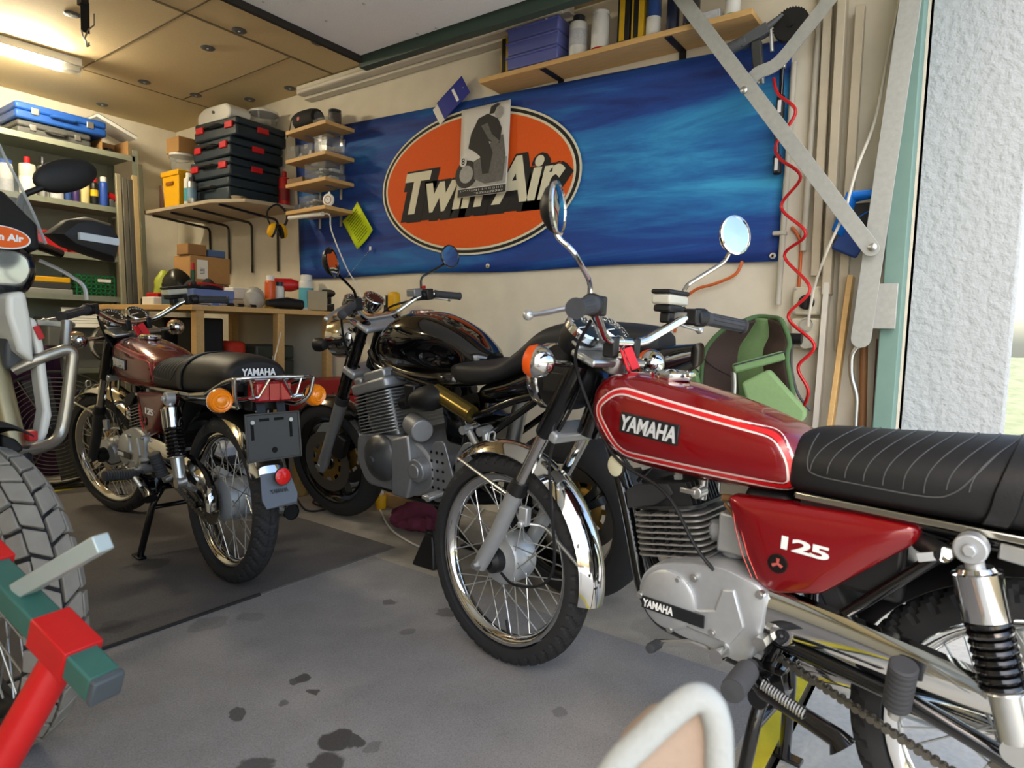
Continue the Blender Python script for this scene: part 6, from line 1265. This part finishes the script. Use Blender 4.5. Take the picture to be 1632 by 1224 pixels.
m.box((0, 0, .002), (w, .2, .004)); m.build('carton', CARD, t); MB().cyl((0, 0, .004), (0, 0, .05), .03).build('dark_filling', BLACKP, t)
crate('black_bag', 'black soft bag beside the cardboard box on the shelving', 'bag', (2.08, 5.12, Z1), (.13, .12, .12), mat('bag_black', '#131313', .8, 0, .2, 30, .2), bev=.04)
t = thing('white_book', 'white edged flat box slanting over the shelving corner', 'book', M=Matrix.Translation((2.06, 4.93, Z1+.185)) @ Matrix.Rotation(R(20), 4, 'Y')); MB().box((0, 0, 0), (.26, .2, .022)).build('pages', WHITEP, t); MB().box((0, .001, .0125), (.262, .204, .003)).build('cover', BLACKP, t)
Z2 = 1.692
def backcan(u0, u1, vt, label, body, cap, band=None, bc=None, y=4.90, z=Z2, name='bottle', cat='bottle', **k):
    x, w = xs(u0, u1, vt+20, y); hh = ony((u0+u1)/2, vt, y).z-z; return can(name, label, cat, (x, y, z), w/2*.95, max(.05, hh), body, cap, band, bandcol=bc, group='bottles on the metal shelving', **k)
backcan(-4, 21, 254, 'white and blue tin leftmost on the bottle shelf', WH, mat('can_blue2', '#2a4f9a', .4), (.1, .5), LBL, capf=.12, neck=.9)
backcan(29, 57, 250, 'large white jug with paper label on the bottle shelf', mat('jug_white', '#c7c4b4', .4), REDP, (.1, .6), PAPER, neck=.35)
backcan(59, 77, 250, 'grey metal bottle with black cap on the bottle shelf', STEEL, DK, neck=.45, capf=.2); backcan(78, 101, 262, 'white bottle with pale label right of the grey metal bottle', WH, WHITEP, (.1, .7), LBL, neck=.4)
backcan(102, 114, 292, 'small blue bottle on the bottle shelf', BL_, BL_, neck=.5); backcan(115, 127, 296, 'small purple bottle on the bottle shelf', mat('purple_b', '#3b2a63', .4), DK, neck=.5)
backcan(128, 143, 282, 'cream coloured can on the bottle shelf', mat('cream_can', '#c9bd86', .4), WHITEP, neck=.8); backcan(143, 157, 283, 'black and yellow oil spray can on the bottle shelf', mat('oil_black', '#1d1d1c', .35), REDP, (.45, .7), mat('oil_yellow', '#d9b41c', .4), name='spray_can', cat='can', neck=.7)
backcan(158, 172, 282, 'blue spray can with white cap at the right of the bottle shelf', mat('spray_blue', '#2b4fa8', .35), WHITEP, name='spray_can', cat='can', neck=.7)
hn = thing('heat_gun', 'red and grey power tool lying at the end of the bottle shelf', 'tool', loc=(xs(172, 183, 300, 4.9)[0], 4.92, Z2)); m = MB(); m.box((.0, 0, .04), (.035, .05, .08)); m.build('grip', GREYP, hn, bevel=.01); m = MB(); m.cyl((-.02, 0, .10), (.03, 0, .09), .026, n=16); m.build('motor', REDP, hn)
Z3, Z4 = 1.362, 1.092
for u0, u1, h_, lb, z in [(2, 108, .135, 'long red plastic tray on the shelf below the bottles', Z3), (112, 182, .12, 'shorter red plastic tray right of the long red tray', Z3)]:
    x, w = xs(u0, u1, 350, 4.82); crate('plastic_tray', lb, 'tray', (x, 4.95, z), (w, .26, h_), REDP, mat('tray_dark_red', '#8d1418', .5), bev=.008); 
    
x, w = xs(70, 150, 400, 4.82); crate('plastic_tray', 'low red tray left of the grey flat boxes beside the green crate', 'tray', (x-.52, 4.95, Z4), (.3, .26, .05), REDP, bev=.006)
x, w = xs(122, 182, 440, 4.82); t = thing('folding_crate', 'green latticed plastic crate on the metal shelving', 'crate', loc=(x, 4.93, Z4)); m = MB(); dd, hh = .22, .145
GC = mat('crate_green', '#17703c', .5, 0, .1)
for k in range(9):
    f = -w/2+w*k/8; m.box((f, -dd/2, hh/2), (.007, .006, hh)); m.box((f, dd/2, hh/2), (.007, .006, hh))
for k in range(6):
    z = .004+(hh-.008)*k/5; m.box((0, -dd/2, z), (w, .006, .008)); m.box((0, dd/2, z), (w, .006, .008)); m.box((-w/2, 0, z), (.006, dd, .008)); m.box((w/2, 0, z), (.006, dd, .008))
m.box((0, 0, .003), (w, dd, .006)); m.build('lattice', GC, t); MB().box((.05, -dd/2-.004, hh*.78), (.08, .004, .02)).build('tag', PAPER, t)
x, w = xs(46, 112, 440, 4.84); crate('flat_box', 'flat yellow box stacked on grey boxes left of the green crate', 'box', (x, 4.95, Z4+.082), (w, .22, .035), YELLOW, bev=.004); crate('flat_box', 'dark flat box between the yellow and the grey box', 'box', (x, 4.95, Z4+.042), (w*1.05, .22, .039), mat('box_dark', '#3a3a38', .6), bev=.004); crate('flat_box', 'pale grey flat box directly on the shelf left of the green crate', 'box', (x, 4.95, Z4), (w*1.1, .24, .041), mat('box_grey', '#8e8d88', .6), bev=.004)
x, w = xs(90, 180, 490, 4.82); crate('storage_box', 'grey box with papers on the lower level of the shelving', 'box', (x, 4.97, .612), (.42, .26, .34), mat('storage_grey', '#6a6a64', .6), bev=.01)
t = thing('paper_sheet', 'white printed sheet leaning below the green crate', 'paper', M=Matrix.Translation((x-.02, 4.80, .9535)) @ Matrix.Rotation(R(-25), 4, 'X')); MB().box((0, 0, 0), (.24, .002, .14)).build('sheet', PAPER, t); m = MB(); [m.box((0, -.0016, .05-.018*k), (.19, .001, .004)) for k in range(6)]; m.build('printed_lines', G3, t)
# ---- profiles and boards leaning in front of the shelving
for u0, u1, vt, vb, lb, mt in [(183, 191, 277, 480, 'bright aluminium strip, leftmost of the leaning lengths', mat('alu_strip', '#a9a48c', .4, .5)), (193, 201, 283, 480, 'dull zinc profile second of the leaning lengths', mat('zinc_p', '#6e6c63', .5, .5)), (202, 210, 286, 480, 'dark grey profile in the middle of the leaning lengths', mat('dark_p', '#55534c', .55, .4)), (210, 218, 280, 480, 'pale wooden batten among the leaning lengths', mat('batten_w', '#b09a70', .7)), (218, 226, 262, 480, 'dark green profile rightmost of the leaning lengths', mat('green_p', '#6b6a58', .6, .3))]:
    a = ony((u0+u1)/2, vt, 4.74); b = Vector((a.x, 4.62, .003)); w = xs(u0, u1, 300, 4.65)[1]; tag(MB().bar(a, b, w, .022, up=(1, 0, 0)).build('leaning_profile', mt, bevel=.002), lb, 'profile', 'profiles leaning on the shelving')
# ---- workbench
wb = thing('workbench', 'pale wooden workbench along the banner wall covered with tools', 'workbench', loc=(2.2, 3.83, 0)); ZB = 1.035
MB().box((-.015, 0, ZB-.014), (.91, 1.12, .028)).build('worktop', WOOD, wb, bevel=.002)
for x, y in ((-.425, -.53), (.055, -.53), (.40, -.53), (-.425, .52), (.40, .52)): MB().box((x, y, (ZB-.028)/2), (.045, .05, ZB-.028)).build('leg', WOOD, wb, bevel=.002)
MB().box((.01, .52, .45), (.8, .04, .06)).build('rail', WOOD, wb)
ZB += .001
def bx(u, v, y): return ony(u, v, y).x
org = mat('organiser_blue', '#5f78b4', .35, 0, .08, alpha=.9)
def bench_crate(name, lb, cat, u0, u1, y, h_, dy, body, z=0, lid=None): x, w = xs(u0, u1, 450, y); return crate(name, lb, cat, (x, y+dy/2, ZB+z), (w, dy, h_), body, lid, bev=.005)
bench_crate('organiser_box', 'lower translucent blue organiser box on the workbench', 'organiser', 308, 372, 3.55, .045, .2, org, 0); bench_crate('organiser_box', 'upper translucent blue organiser box on the workbench', 'organiser', 308, 374, 3.55, .05, .2, org, .046)
bench_crate('clear_box', 'clear flat box with pink contents behind the blue organisers', 'box', 330, 362, 3.86, .135, .12, mat('pinkish_clear', '#c09a94', .3, alpha=.8), 0)
cb = bench_crate('cardboard_box', 'large cardboard box with paper label at the back of the bench', 'box', 303, 367, 4.05, .17, .2, CARD, .16); x = cb.matrix_world.translation; MB().box((-.055, -.101, .085), (.07, .002, .12)).build('label', PAPER, cb); m = MB(); [m.box((-.055, -.1025, .06+.008*k), (.03, .001, .003)) for k in range(5)]; m.build('bar_code', G1, cb)
bench_crate('carton_stack', 'brown carton supporting the labelled cardboard box', 'box', 300, 365, 4.05, .158, .22, mat('card_dark', '#7a6246', .85), 0)
bench_crate('cardboard_box', 'small scribbled cardboard box standing on the large one', 'box', 300, 330, 4.05, .07, .14, mat('card_mid', '#8e6a42', .85), .331)
bench_crate('blue_box', 'flat blue box on the large cardboard box', 'box', 332, 360, 4.06, .045, .14, mat('slate_blue', '#4a638f', .5), .331)
bench_crate('white_carton', 'white carton tilted beside the clear box', 'box', 371, 402, 3.75, .07, .1, WHITEP, .06); bench_crate('beige_carton', 'beige carton under the white carton', 'box', 365, 400, 3.75, .058, .14, mat('beige_box', '#b9ae96', .7), 0)
t = thing('plastic_bag', 'black crumpled bag on the bench left of the cardboard boxes', 'bag', loc=(bx(282, 450, 3.97), 3.97, ZB)); m = MB(); m.ball((0, 0, .1), (.08, .09, .13), 24, 14)
for p in m.v: k = 1+.18*sin(p.x*60+p.z*45)*cos(p.y*50); p.x *= k; p.y *= k; p.z = max(0, p.z)
m.build('bag', mat('film_black', '#1b1c16', .35, 0, .3, 30, .3), t)
t = thing('plastic_bag', 'yellow green crumpled bag behind the black bag', 'bag', loc=(bx(262, 440, 4.32), 4.33, ZB)); m = MB(); m.ball((0, 0, .1), (.06, .05, .14), 24, 14)
for p in m.v: k = 1+.15*sin(p.x*50+p.z*60)*cos(p.y*55); p.x *= k; p.y *= k; p.z = max(0, p.z)
m.build('bag', mat('film_lime', '#a3ad3c', .4, 0, .2, 30, .2), t)
t = thing('plastic_bag', 'transparent pale grey bag beside the orange spray can', 'bag', loc=(bx(405, 460, 3.45), 3.45, ZB)); m = MB(); m.ball((0, 0, .055), (.058, .06, .07), 24, 14)
for p in m.v: k = 1+.14*sin(p.x*80+p.z*70)*cos(p.y*75); p.x *= k; p.y *= k; p.z = max(0, p.z)
m.build('bag', mat('film_clear', '#a9a8a2', .25, 0, .2, 40, .3, alpha=.75), t)
for u0, u1, y, h_, lb, mt in [(244, 266, 3.9, .05, 'white plug adapter box at the bench edge', WHITEP), (250, 270, 4.05, .08, 'red and white carton at the far end of the bench', REDP), (276, 297, 3.68, .06, 'grey blue power tool case on the bench left end', mat('tool_blue', '#3e5667', .5)), (240, 262, 4.2, .05, 'dark flat tool box at the far end of the bench', BLACKP)]: bench_crate('small_box', lb, 'box', u0, u1, y, h_, .14, mt)
def bench_can(u0, u1, vt, y, lb, body, cap, band, bc): x, w = xs(u0, u1, vt+20, y); return can('spray_can', lb, 'can', (x, y, ZB), w/2*.95, ony((u0+u1)/2, vt, y).z-ZB, body, cap, band, bandcol=bc, group='spray cans on the bench', neck=.75)
bench_can(423, 438, 439, 3.42, 'orange and yellow spray can on the bench', mat('can_orange', '#d2561c', .35), WHITEP, (.0, .35), mat('can_yel', '#d9a42c', .4)); bench_can(478, 498, 438, 3.46, 'white and teal spray can on the bench', WH, WHITEP, (.1, .75), mat('can_teal', '#58a9b8', .4)); bench_can(304, 311, 419, 3.62, 'slim dark green can with red cap beside the blue organisers', mat('can_green', '#16472f', .4), REDP, None, None); bench_can(439, 452, 449, 3.42, 'small white bottle next to the orange spray can', WH, DK, None, None)
t = thing('black_cloth', 'black crumpled cloth with red trim lying over the blue organiser boxes', 'cloth', loc=(bx(335, 445, 3.55), 3.62, ZB+.0965)); m = MB(); m.ball((0, 0, .012), (.11, .055, .03), 28, 14)
for p in m.v: k = 1+.2*sin(p.x*90+p.y*30)*cos(p.y*80); p.x *= k; p.y *= k; p.z = max(0, p.z*(1+.6*sin(p.x*60)))
m.build('cloth', mat('cloth_black', '#18161a', .9, 0, .2, 50, .2), t); MB().tube(sm([(-.1, -.03, .02), (-.03, -.05, .03), (.05, -.045, .026), (.1, -.02, .015)], 5), .006, 6).build('trim', REDP, t)
def drill(lb, u, y, z, col, s=1, rz=0):
    t = thing('power_tool', lb, 'tool', loc=(bx(u, 470, y), y, ZB+z), rz=rz); MB().box((0, 0, .03*s), (.07*s, .1*s, .06*s)).build('battery', BLACKP, t, bevel=.008); MB().box((0, .0, .085*s), (.04*s, .05*s, .07*s)).build('grip', BLACKP, t, bevel=.012); MB().tube([(0, .07*s, .14*s), (0, -.06*s, .14*s), (0, -.11*s, .14*s)], [.034*s, .036*s, .018*s], 16).build('motor_housing', col, t); return t
drill('red and black power tool standing behind the orange can', 446, 3.62, 0, REDP, 1.15, R(50)); drill('red and black power tool right of the teal can', 512, 3.5, 0, mat('tool_dkred', '#7d1519', .45), .8, R(70)); drill('black charger and tool at the bench end near the black motorcycle', 528, 3.34, 0, BLACKP, .8, R(20)); 
t = thing('wall_ledge', 'short wooden ledge on the wall behind the black motorcycle', 'ledge', loc=(2.58, 2.92, ZB-.015)); MB().box((0, 0, 0), (.135, .42, .028)).build('board', WOOD, t, bevel=.002); m = MB(); m.box((.06, 0, -.05), (.01, .02, .07)); m.build('bracket', STEEL, t)
yy = onx(628, 470, 2.56).y; t = thing('tape_measure', 'rounded yellow and black tool standing behind the black motorcycle dials', 'tool', loc=(2.56, yy, ZB)); MB().box((0, 0, .055), (.06, .062, .11)).build('shell', YELLOW, t, bevel=.022, seg=4); MB().box((0, .045, .045), (.05, .03, .09)).build('grip', BLACKP, t, bevel=.008); MB().box((-.031, .045, .06), (.003, .016, .05)).build('mark', PAPER, t)
m = MB(); t = thing('cordless_gun', 'black cordless tool lying along the bench front edge', 'tool', loc=(bx(459, 480, 3.31), 3.32, ZB)); m.tube([(-.13, 0, .03), (.0, 0, .036), (.1, 0, .03)], [.02, .034, .03], 14); m.build('barrel', BLACKP, t); MB().box((.02, .04, .012), (.05, .08, .024)).build('handle', BLACKP, t, bevel=.008)
random.seed(11)
for k, (u0, u1, lb) in enumerate([(352, 372, 'steel screwdriver shaft lying nearest the blue organisers'), (372, 390, 'short steel tool lying in front of the pale grey bag'), (392, 412, 'dark chisel lying left of the orange spray can')]):
    a = ony(u0, 487, 3.30+.02*k); b = ony(u1, 487, 3.33); t = thing('hand_tool', lb, 'tool', loc=(a.x, 3.31+.015*k, ZB)); L_ = b.x-a.x; MB().tube([(0, 0, .008), (L_*.55, .01, .008)], .004, 8).build('shaft', STEEL, t); MB().tube([(L_*.5, .01, .0095), (L_, .02, .0095)], .009, 10).build('handle', BLACKP, t)
t = thing('folded_packet', 'beige instruction leaflet standing by the banner corner', 'leaflet', M=Matrix.Translation((2.57, 3.36, ZB+.066)) @ Matrix.Rotation(R(-15), 4, 'Y') @ Matrix.Rotation(R(-55), 4, 'Z')); MB().box((0, 0, 0), (.12, .003, .12), rot=(0, R(12), 0)).build('sheet', mat('leaflet', '#a19a86', .8), t)
ck = thing('pull_chain', 'thin bead chain slanting from a white tag on the banner', 'chain', loc=tuple(onx(590, 398, 2.61))); q = onx(548, 447, 2.58)-onx(590, 398, 2.61); m = MB()
for k in range(22): m.ball(tuple(q*(k/21)), .0028, 6, 4)
m.build('beads', STEEL, ck); MB().box((0, 0, .008), (.004, .014, .022)).build('tag', WHITE, ck)
# ---- below and in front of the bench
crate('black_container', 'tall black container just right of the front bench leg', 'container', (bx(337, 530, 3.5), 3.62, 0), (.135, .26, .97), mat('container_black', '#0f0f10', .7), bev=.01)
x, w = xs(384, 442, 550, 3.5); t = toolcase('olive green tool chest under the bench', (x+.09, 3.62, .60), (w*1.1, .3, .22), mat('olive', '#3c4038', .5), STEEL, False, None)
crate('red_sack', 'bright red bag between black container and olive chest', 'bag', (2.135, 3.62, .60), (.12, .2, .24), mat('sack_red', '#c23018', .7, 0, .2, 20, .3), bev=.03)
crate('pallet_box', 'dark crate carrying the olive tool chest under the bench', 'crate', (2.33, 3.62, 0), (.50, .36, .598), mat('crate_dark', '#2a2826', .8), bev=.006)
x, w = xs(462, 540, 580, 3.22); t = toolcase('red steel tool chest below the bench beside the black motorcycle', (2.42, 3.08, .40), (.36, .22, .24), mat('chest_red', '#a01a1c', .4), mat('chest_grey', '#8c2a2a', .4), False, None)
crate('grey_crate', 'pale grey crate under the red steel tool chest', 'crate', (2.42, 3.08, 0), (.36, .22, .398), mat('crate_pale', '#8f918e', .6), bev=.008)
crate('black_container', 'tall black container left of the front bench leg', 'container', (bx(272, 530, 3.9), 3.95, 0), (.17, .26, .97), mat('container_black', '#0f0f10'), bev=.01)
p = ony(372, 740, 3.1); t = thing('white_jug', 'pale white plastic jug on the floor behind the spoked rear wheel', 'jug', loc=(p.x, 3.1, 0)); MB().box((0, 0, .17), (.24, .2, .34)).build('body', mat('pale_jug', '#c3cad6', .4), t, bevel=.04, seg=3); MB().cyl((0, .03, .33), (0, .03, .375), .03).build('cap', BLACKP, t)
# ---- floor fan, cloth, rag and odds on the floor
p = ony(66, 690, 4.0); fa = thing('floor_fan', 'round wire guarded floor fan behind the adventure motorcycle', 'fan', M=Matrix.Translation((p.x+.08, 4.05, .33)) @ Matrix.Rotation(R(-20), 4, 'Z') @ Matrix.Rotation(R(90), 4, 'X'))
GW = mat('guard_wire', '#6d6a62', .35, .8)
for k in range(12): rr = .05+.022*k; MB().tube([(rr*cos(t*pi/24), rr*sin(t*pi/24), .06-.10*(rr/.32)**2) for t in range(48)], .0022, 5, loop=True).build('guard_ring', GW, fa)
m = MB(); 
for k in range(6): m.tube(sm([(.03*cos(k*pi/3), .03*sin(k*pi/3), .062), (.16*cos(k*pi/3), .16*sin(k*pi/3), .04), (.315*cos(k*pi/3), .315*sin(k*pi/3), -.04)], 4), .003, 5)
m.build('guard_spokes', GW, fa); MB().lathe([(.315, -.06), (.325, -.06), (.325, -.16), (.315, -.16)], n=48, loop=True).build('drum', mat('drum_dark', '#24231f', .5, .3), fa); MB().lathe([(0, -.04), (.05, -.05), (.05, -.14), (0, -.14)], n=24).build('motor', BLACKP, fa)
for k in range(4):
    t = k*pi/2+.3; MB().prism([(.04, -.03), (.29, -.07), (.30, .06), (.04, .03)], lambda a, b, q, t=t: (a*cos(t)-b*sin(t), a*sin(t)+b*cos(t), -.09+b*.35+q), 0, .003).build('blade', mat('fan_blade', '#4c4b47', .4, .5), fa)
m = MB(); m.tube(bend([(-.3, -.0, -.11), (-.33, -.1, -.11), (-.25, -.318, -.02), (.25, -.318, -.02), (.33, -.1, -.11), (.3, 0, -.11)], .04), .01, 8); m.build('floor_frame', BLACKM, fa)
cl_ = thing('purple_cloth', 'dark purple cloth heaped behind the dull red motorcycle', 'cloth', loc=(1.35, 4.45, 0)); rows = []; N = 26
for j in range(N):
    rows.append([(-.26+.52*i/(N-1), .012*sin(i*1.3+j*.5)-.05+.10*(j/N), .78*(1-j/(N-1))+.012*sin(i*.9)) for i in range(N)])
m = MB(); m.add([(p[0], p[1]+.035*sin(p[0]*28+p[2]*3), p[2]) for r in rows for p in r], [(j*N+i, j*N+i+1, (j+1)*N+i+1, (j+1)*N+i) for i in range(N-1) for j in range(N-1)]); o = m.build('cloth', mat('purple_fabric', '#3c1836', .9, 0, .2, 40, .2), cl_); md = o.modifiers.new('solid', 'SOLIDIFY'); md.thickness = .006
MB().box((0, .12, .39), (.5, .12, .78)).build('covered_box', mat('cover_dark', '#1c1418', .9), cl_)
rg = thing('rag', 'wine red rag heaped on the floor under the black motorcycle', 'rag', loc=tuple(onz(672, 838, 0)[:2])+(0,)); m = MB(); m.ball((0, 0, .03), (.12, .14, .05), 30, 14)
for p in m.v: k = 1+.25*sin(p.x*75+1)*cos(p.y*68); p.x *= k; p.y *= k; p.z = max(.0, p.z*(1+.5*sin(p.x*30+p.y*22)))
m.build('cloth', mat('wine_cloth', '#6a2c40', .9, 0, .2, 60, .2), rg)
p = onz(640, 818, 0); crate('wood_block', 'brown wooden block on the floor beside the wine red rag', 'block', (p.x+.09, p.y+.07, 0), (.1, .26, .07), mat('block_wood', '#9a7a50', .7, 0, .2, 20), rz=R(10), bev=.004)
p = onz(600, 812, 0); can('bottle', 'small yellow bottle on the floor behind the black front tyre', 'bottle', (p.x+.03, p.y, 0), .028, .09, YELLOW, WHITEP, neck=.5)
p = onz(482, 792, 0); can('bottle', 'tan bottle on the floor between the two front wheels', 'bottle', (p.x+.02, p.y+.05, 0), .04, .22, mat('tan_bottle', '#a88a54', .5), CARD, neck=.5)
tag(MB().tube(sm([(p.x, p.y, .006) for p in (onz(606, 815, 0), onz(628, 850, 0), onz(690, 880, 0), onz(728, 862, 0), onz(770, 812, 0))], 8), .005, 8).build('cable', mat('cord_white', '#cfcabb')), 'white cable looping over the floor around the wine red rag', 'cable')
tag(MB().tube(sm([(p.x, p.y, .006) for p in (onz(470, 790, 0), onz(488, 815, 0), onz(520, 812, 0), onz(500, 800, 0), onz(560, 780, 0), onz(600, 770, 0))], 8), .005, 8).build('cable', RUBBER), 'black cable coiled on the floor beside the black front tyre', 'cable')
tag(MB().tube(sm([onx(470, 740, 2.4)*0+Vector((2.02, 3.05, .006)), Vector((2.0, 3.02, .25)), Vector((2.06, 3.1, .6)), Vector((2.2, 3.2, .9))], 8), .004, 8).build('cable', mat('cord_white', '#cfcabb')), 'white cable rising from the floor towards the bench', 'cable')
p = onz(682, 908, 0); t = thing('wheel_chock', 'black plastic wedge on the floor behind the near front tyre', 'chock', loc=(p.x+.03, p.y+.03, 0)); m = MB(); m.loft([[(-.03, -.06, 0), (.04, -.06, 0), (.04, .06, 0), (-.03, .06, 0)], [(-.012, -.04, .07), (.04, -.04, .07), (.04, .04, .07), (-.012, .04, .07)], [(.0, -.02, .125), (.035, -.02, .125), (.035, .02, .125), (.0, .02, .125)]]); m.build('wedge', BLACKP, t, bevel=.006); MB().tube(bend([(.01, -.02, .12), (.01, -.02, .14), (.01, .02, .14), (.01, .02, .12)], .01), .005, 8).build('grip_loop', BLACKP, t)
# ---- ratchet strap hanging from the ceiling
p = onz(132, -6, 2.36); rs = thing('ratchet_strap', 'black ratchet strap with steel hook hanging from the ceiling', 'strap', loc=(p.x, p.y, ZC)); dn = lambda u, v: onx(u, v, p.x)-Vector((p.x, p.y, ZC))
D = (p-Vector((0, 0, H))).length
def rp(u, v): d = ray(u, v); q = Vector((0, 0, H))+d*((p.y)/d.y); return q-Vector((p.x, p.y, ZC))
m = MB(); m.bar(rp(132, -12)*1, rp(132, 8), .045, .03, up=(0, 1, 0)); a = rp(132, -12); m.bar((a.x, a.y, 0), a, .003, .03, up=(0, 1, 0)); m.bar(rp(135, 2), rp(136, 52), .003, .035, up=(0, 1, 0)); m.build('webbing', BLACKP, rs)
m = MB(); m.tube(bend([rp(150, 22), rp(150, 40), rp(140, 48), rp(135, 62), rp(140, 74), rp(142, 68)], .006), .0035, 8); m.tube(bend([rp(130, 48), rp(132, 58), rp(138, 66), rp(138, 75), rp(143, 72)], .006), .0035, 8); m.build('hook', STEEL, rs)
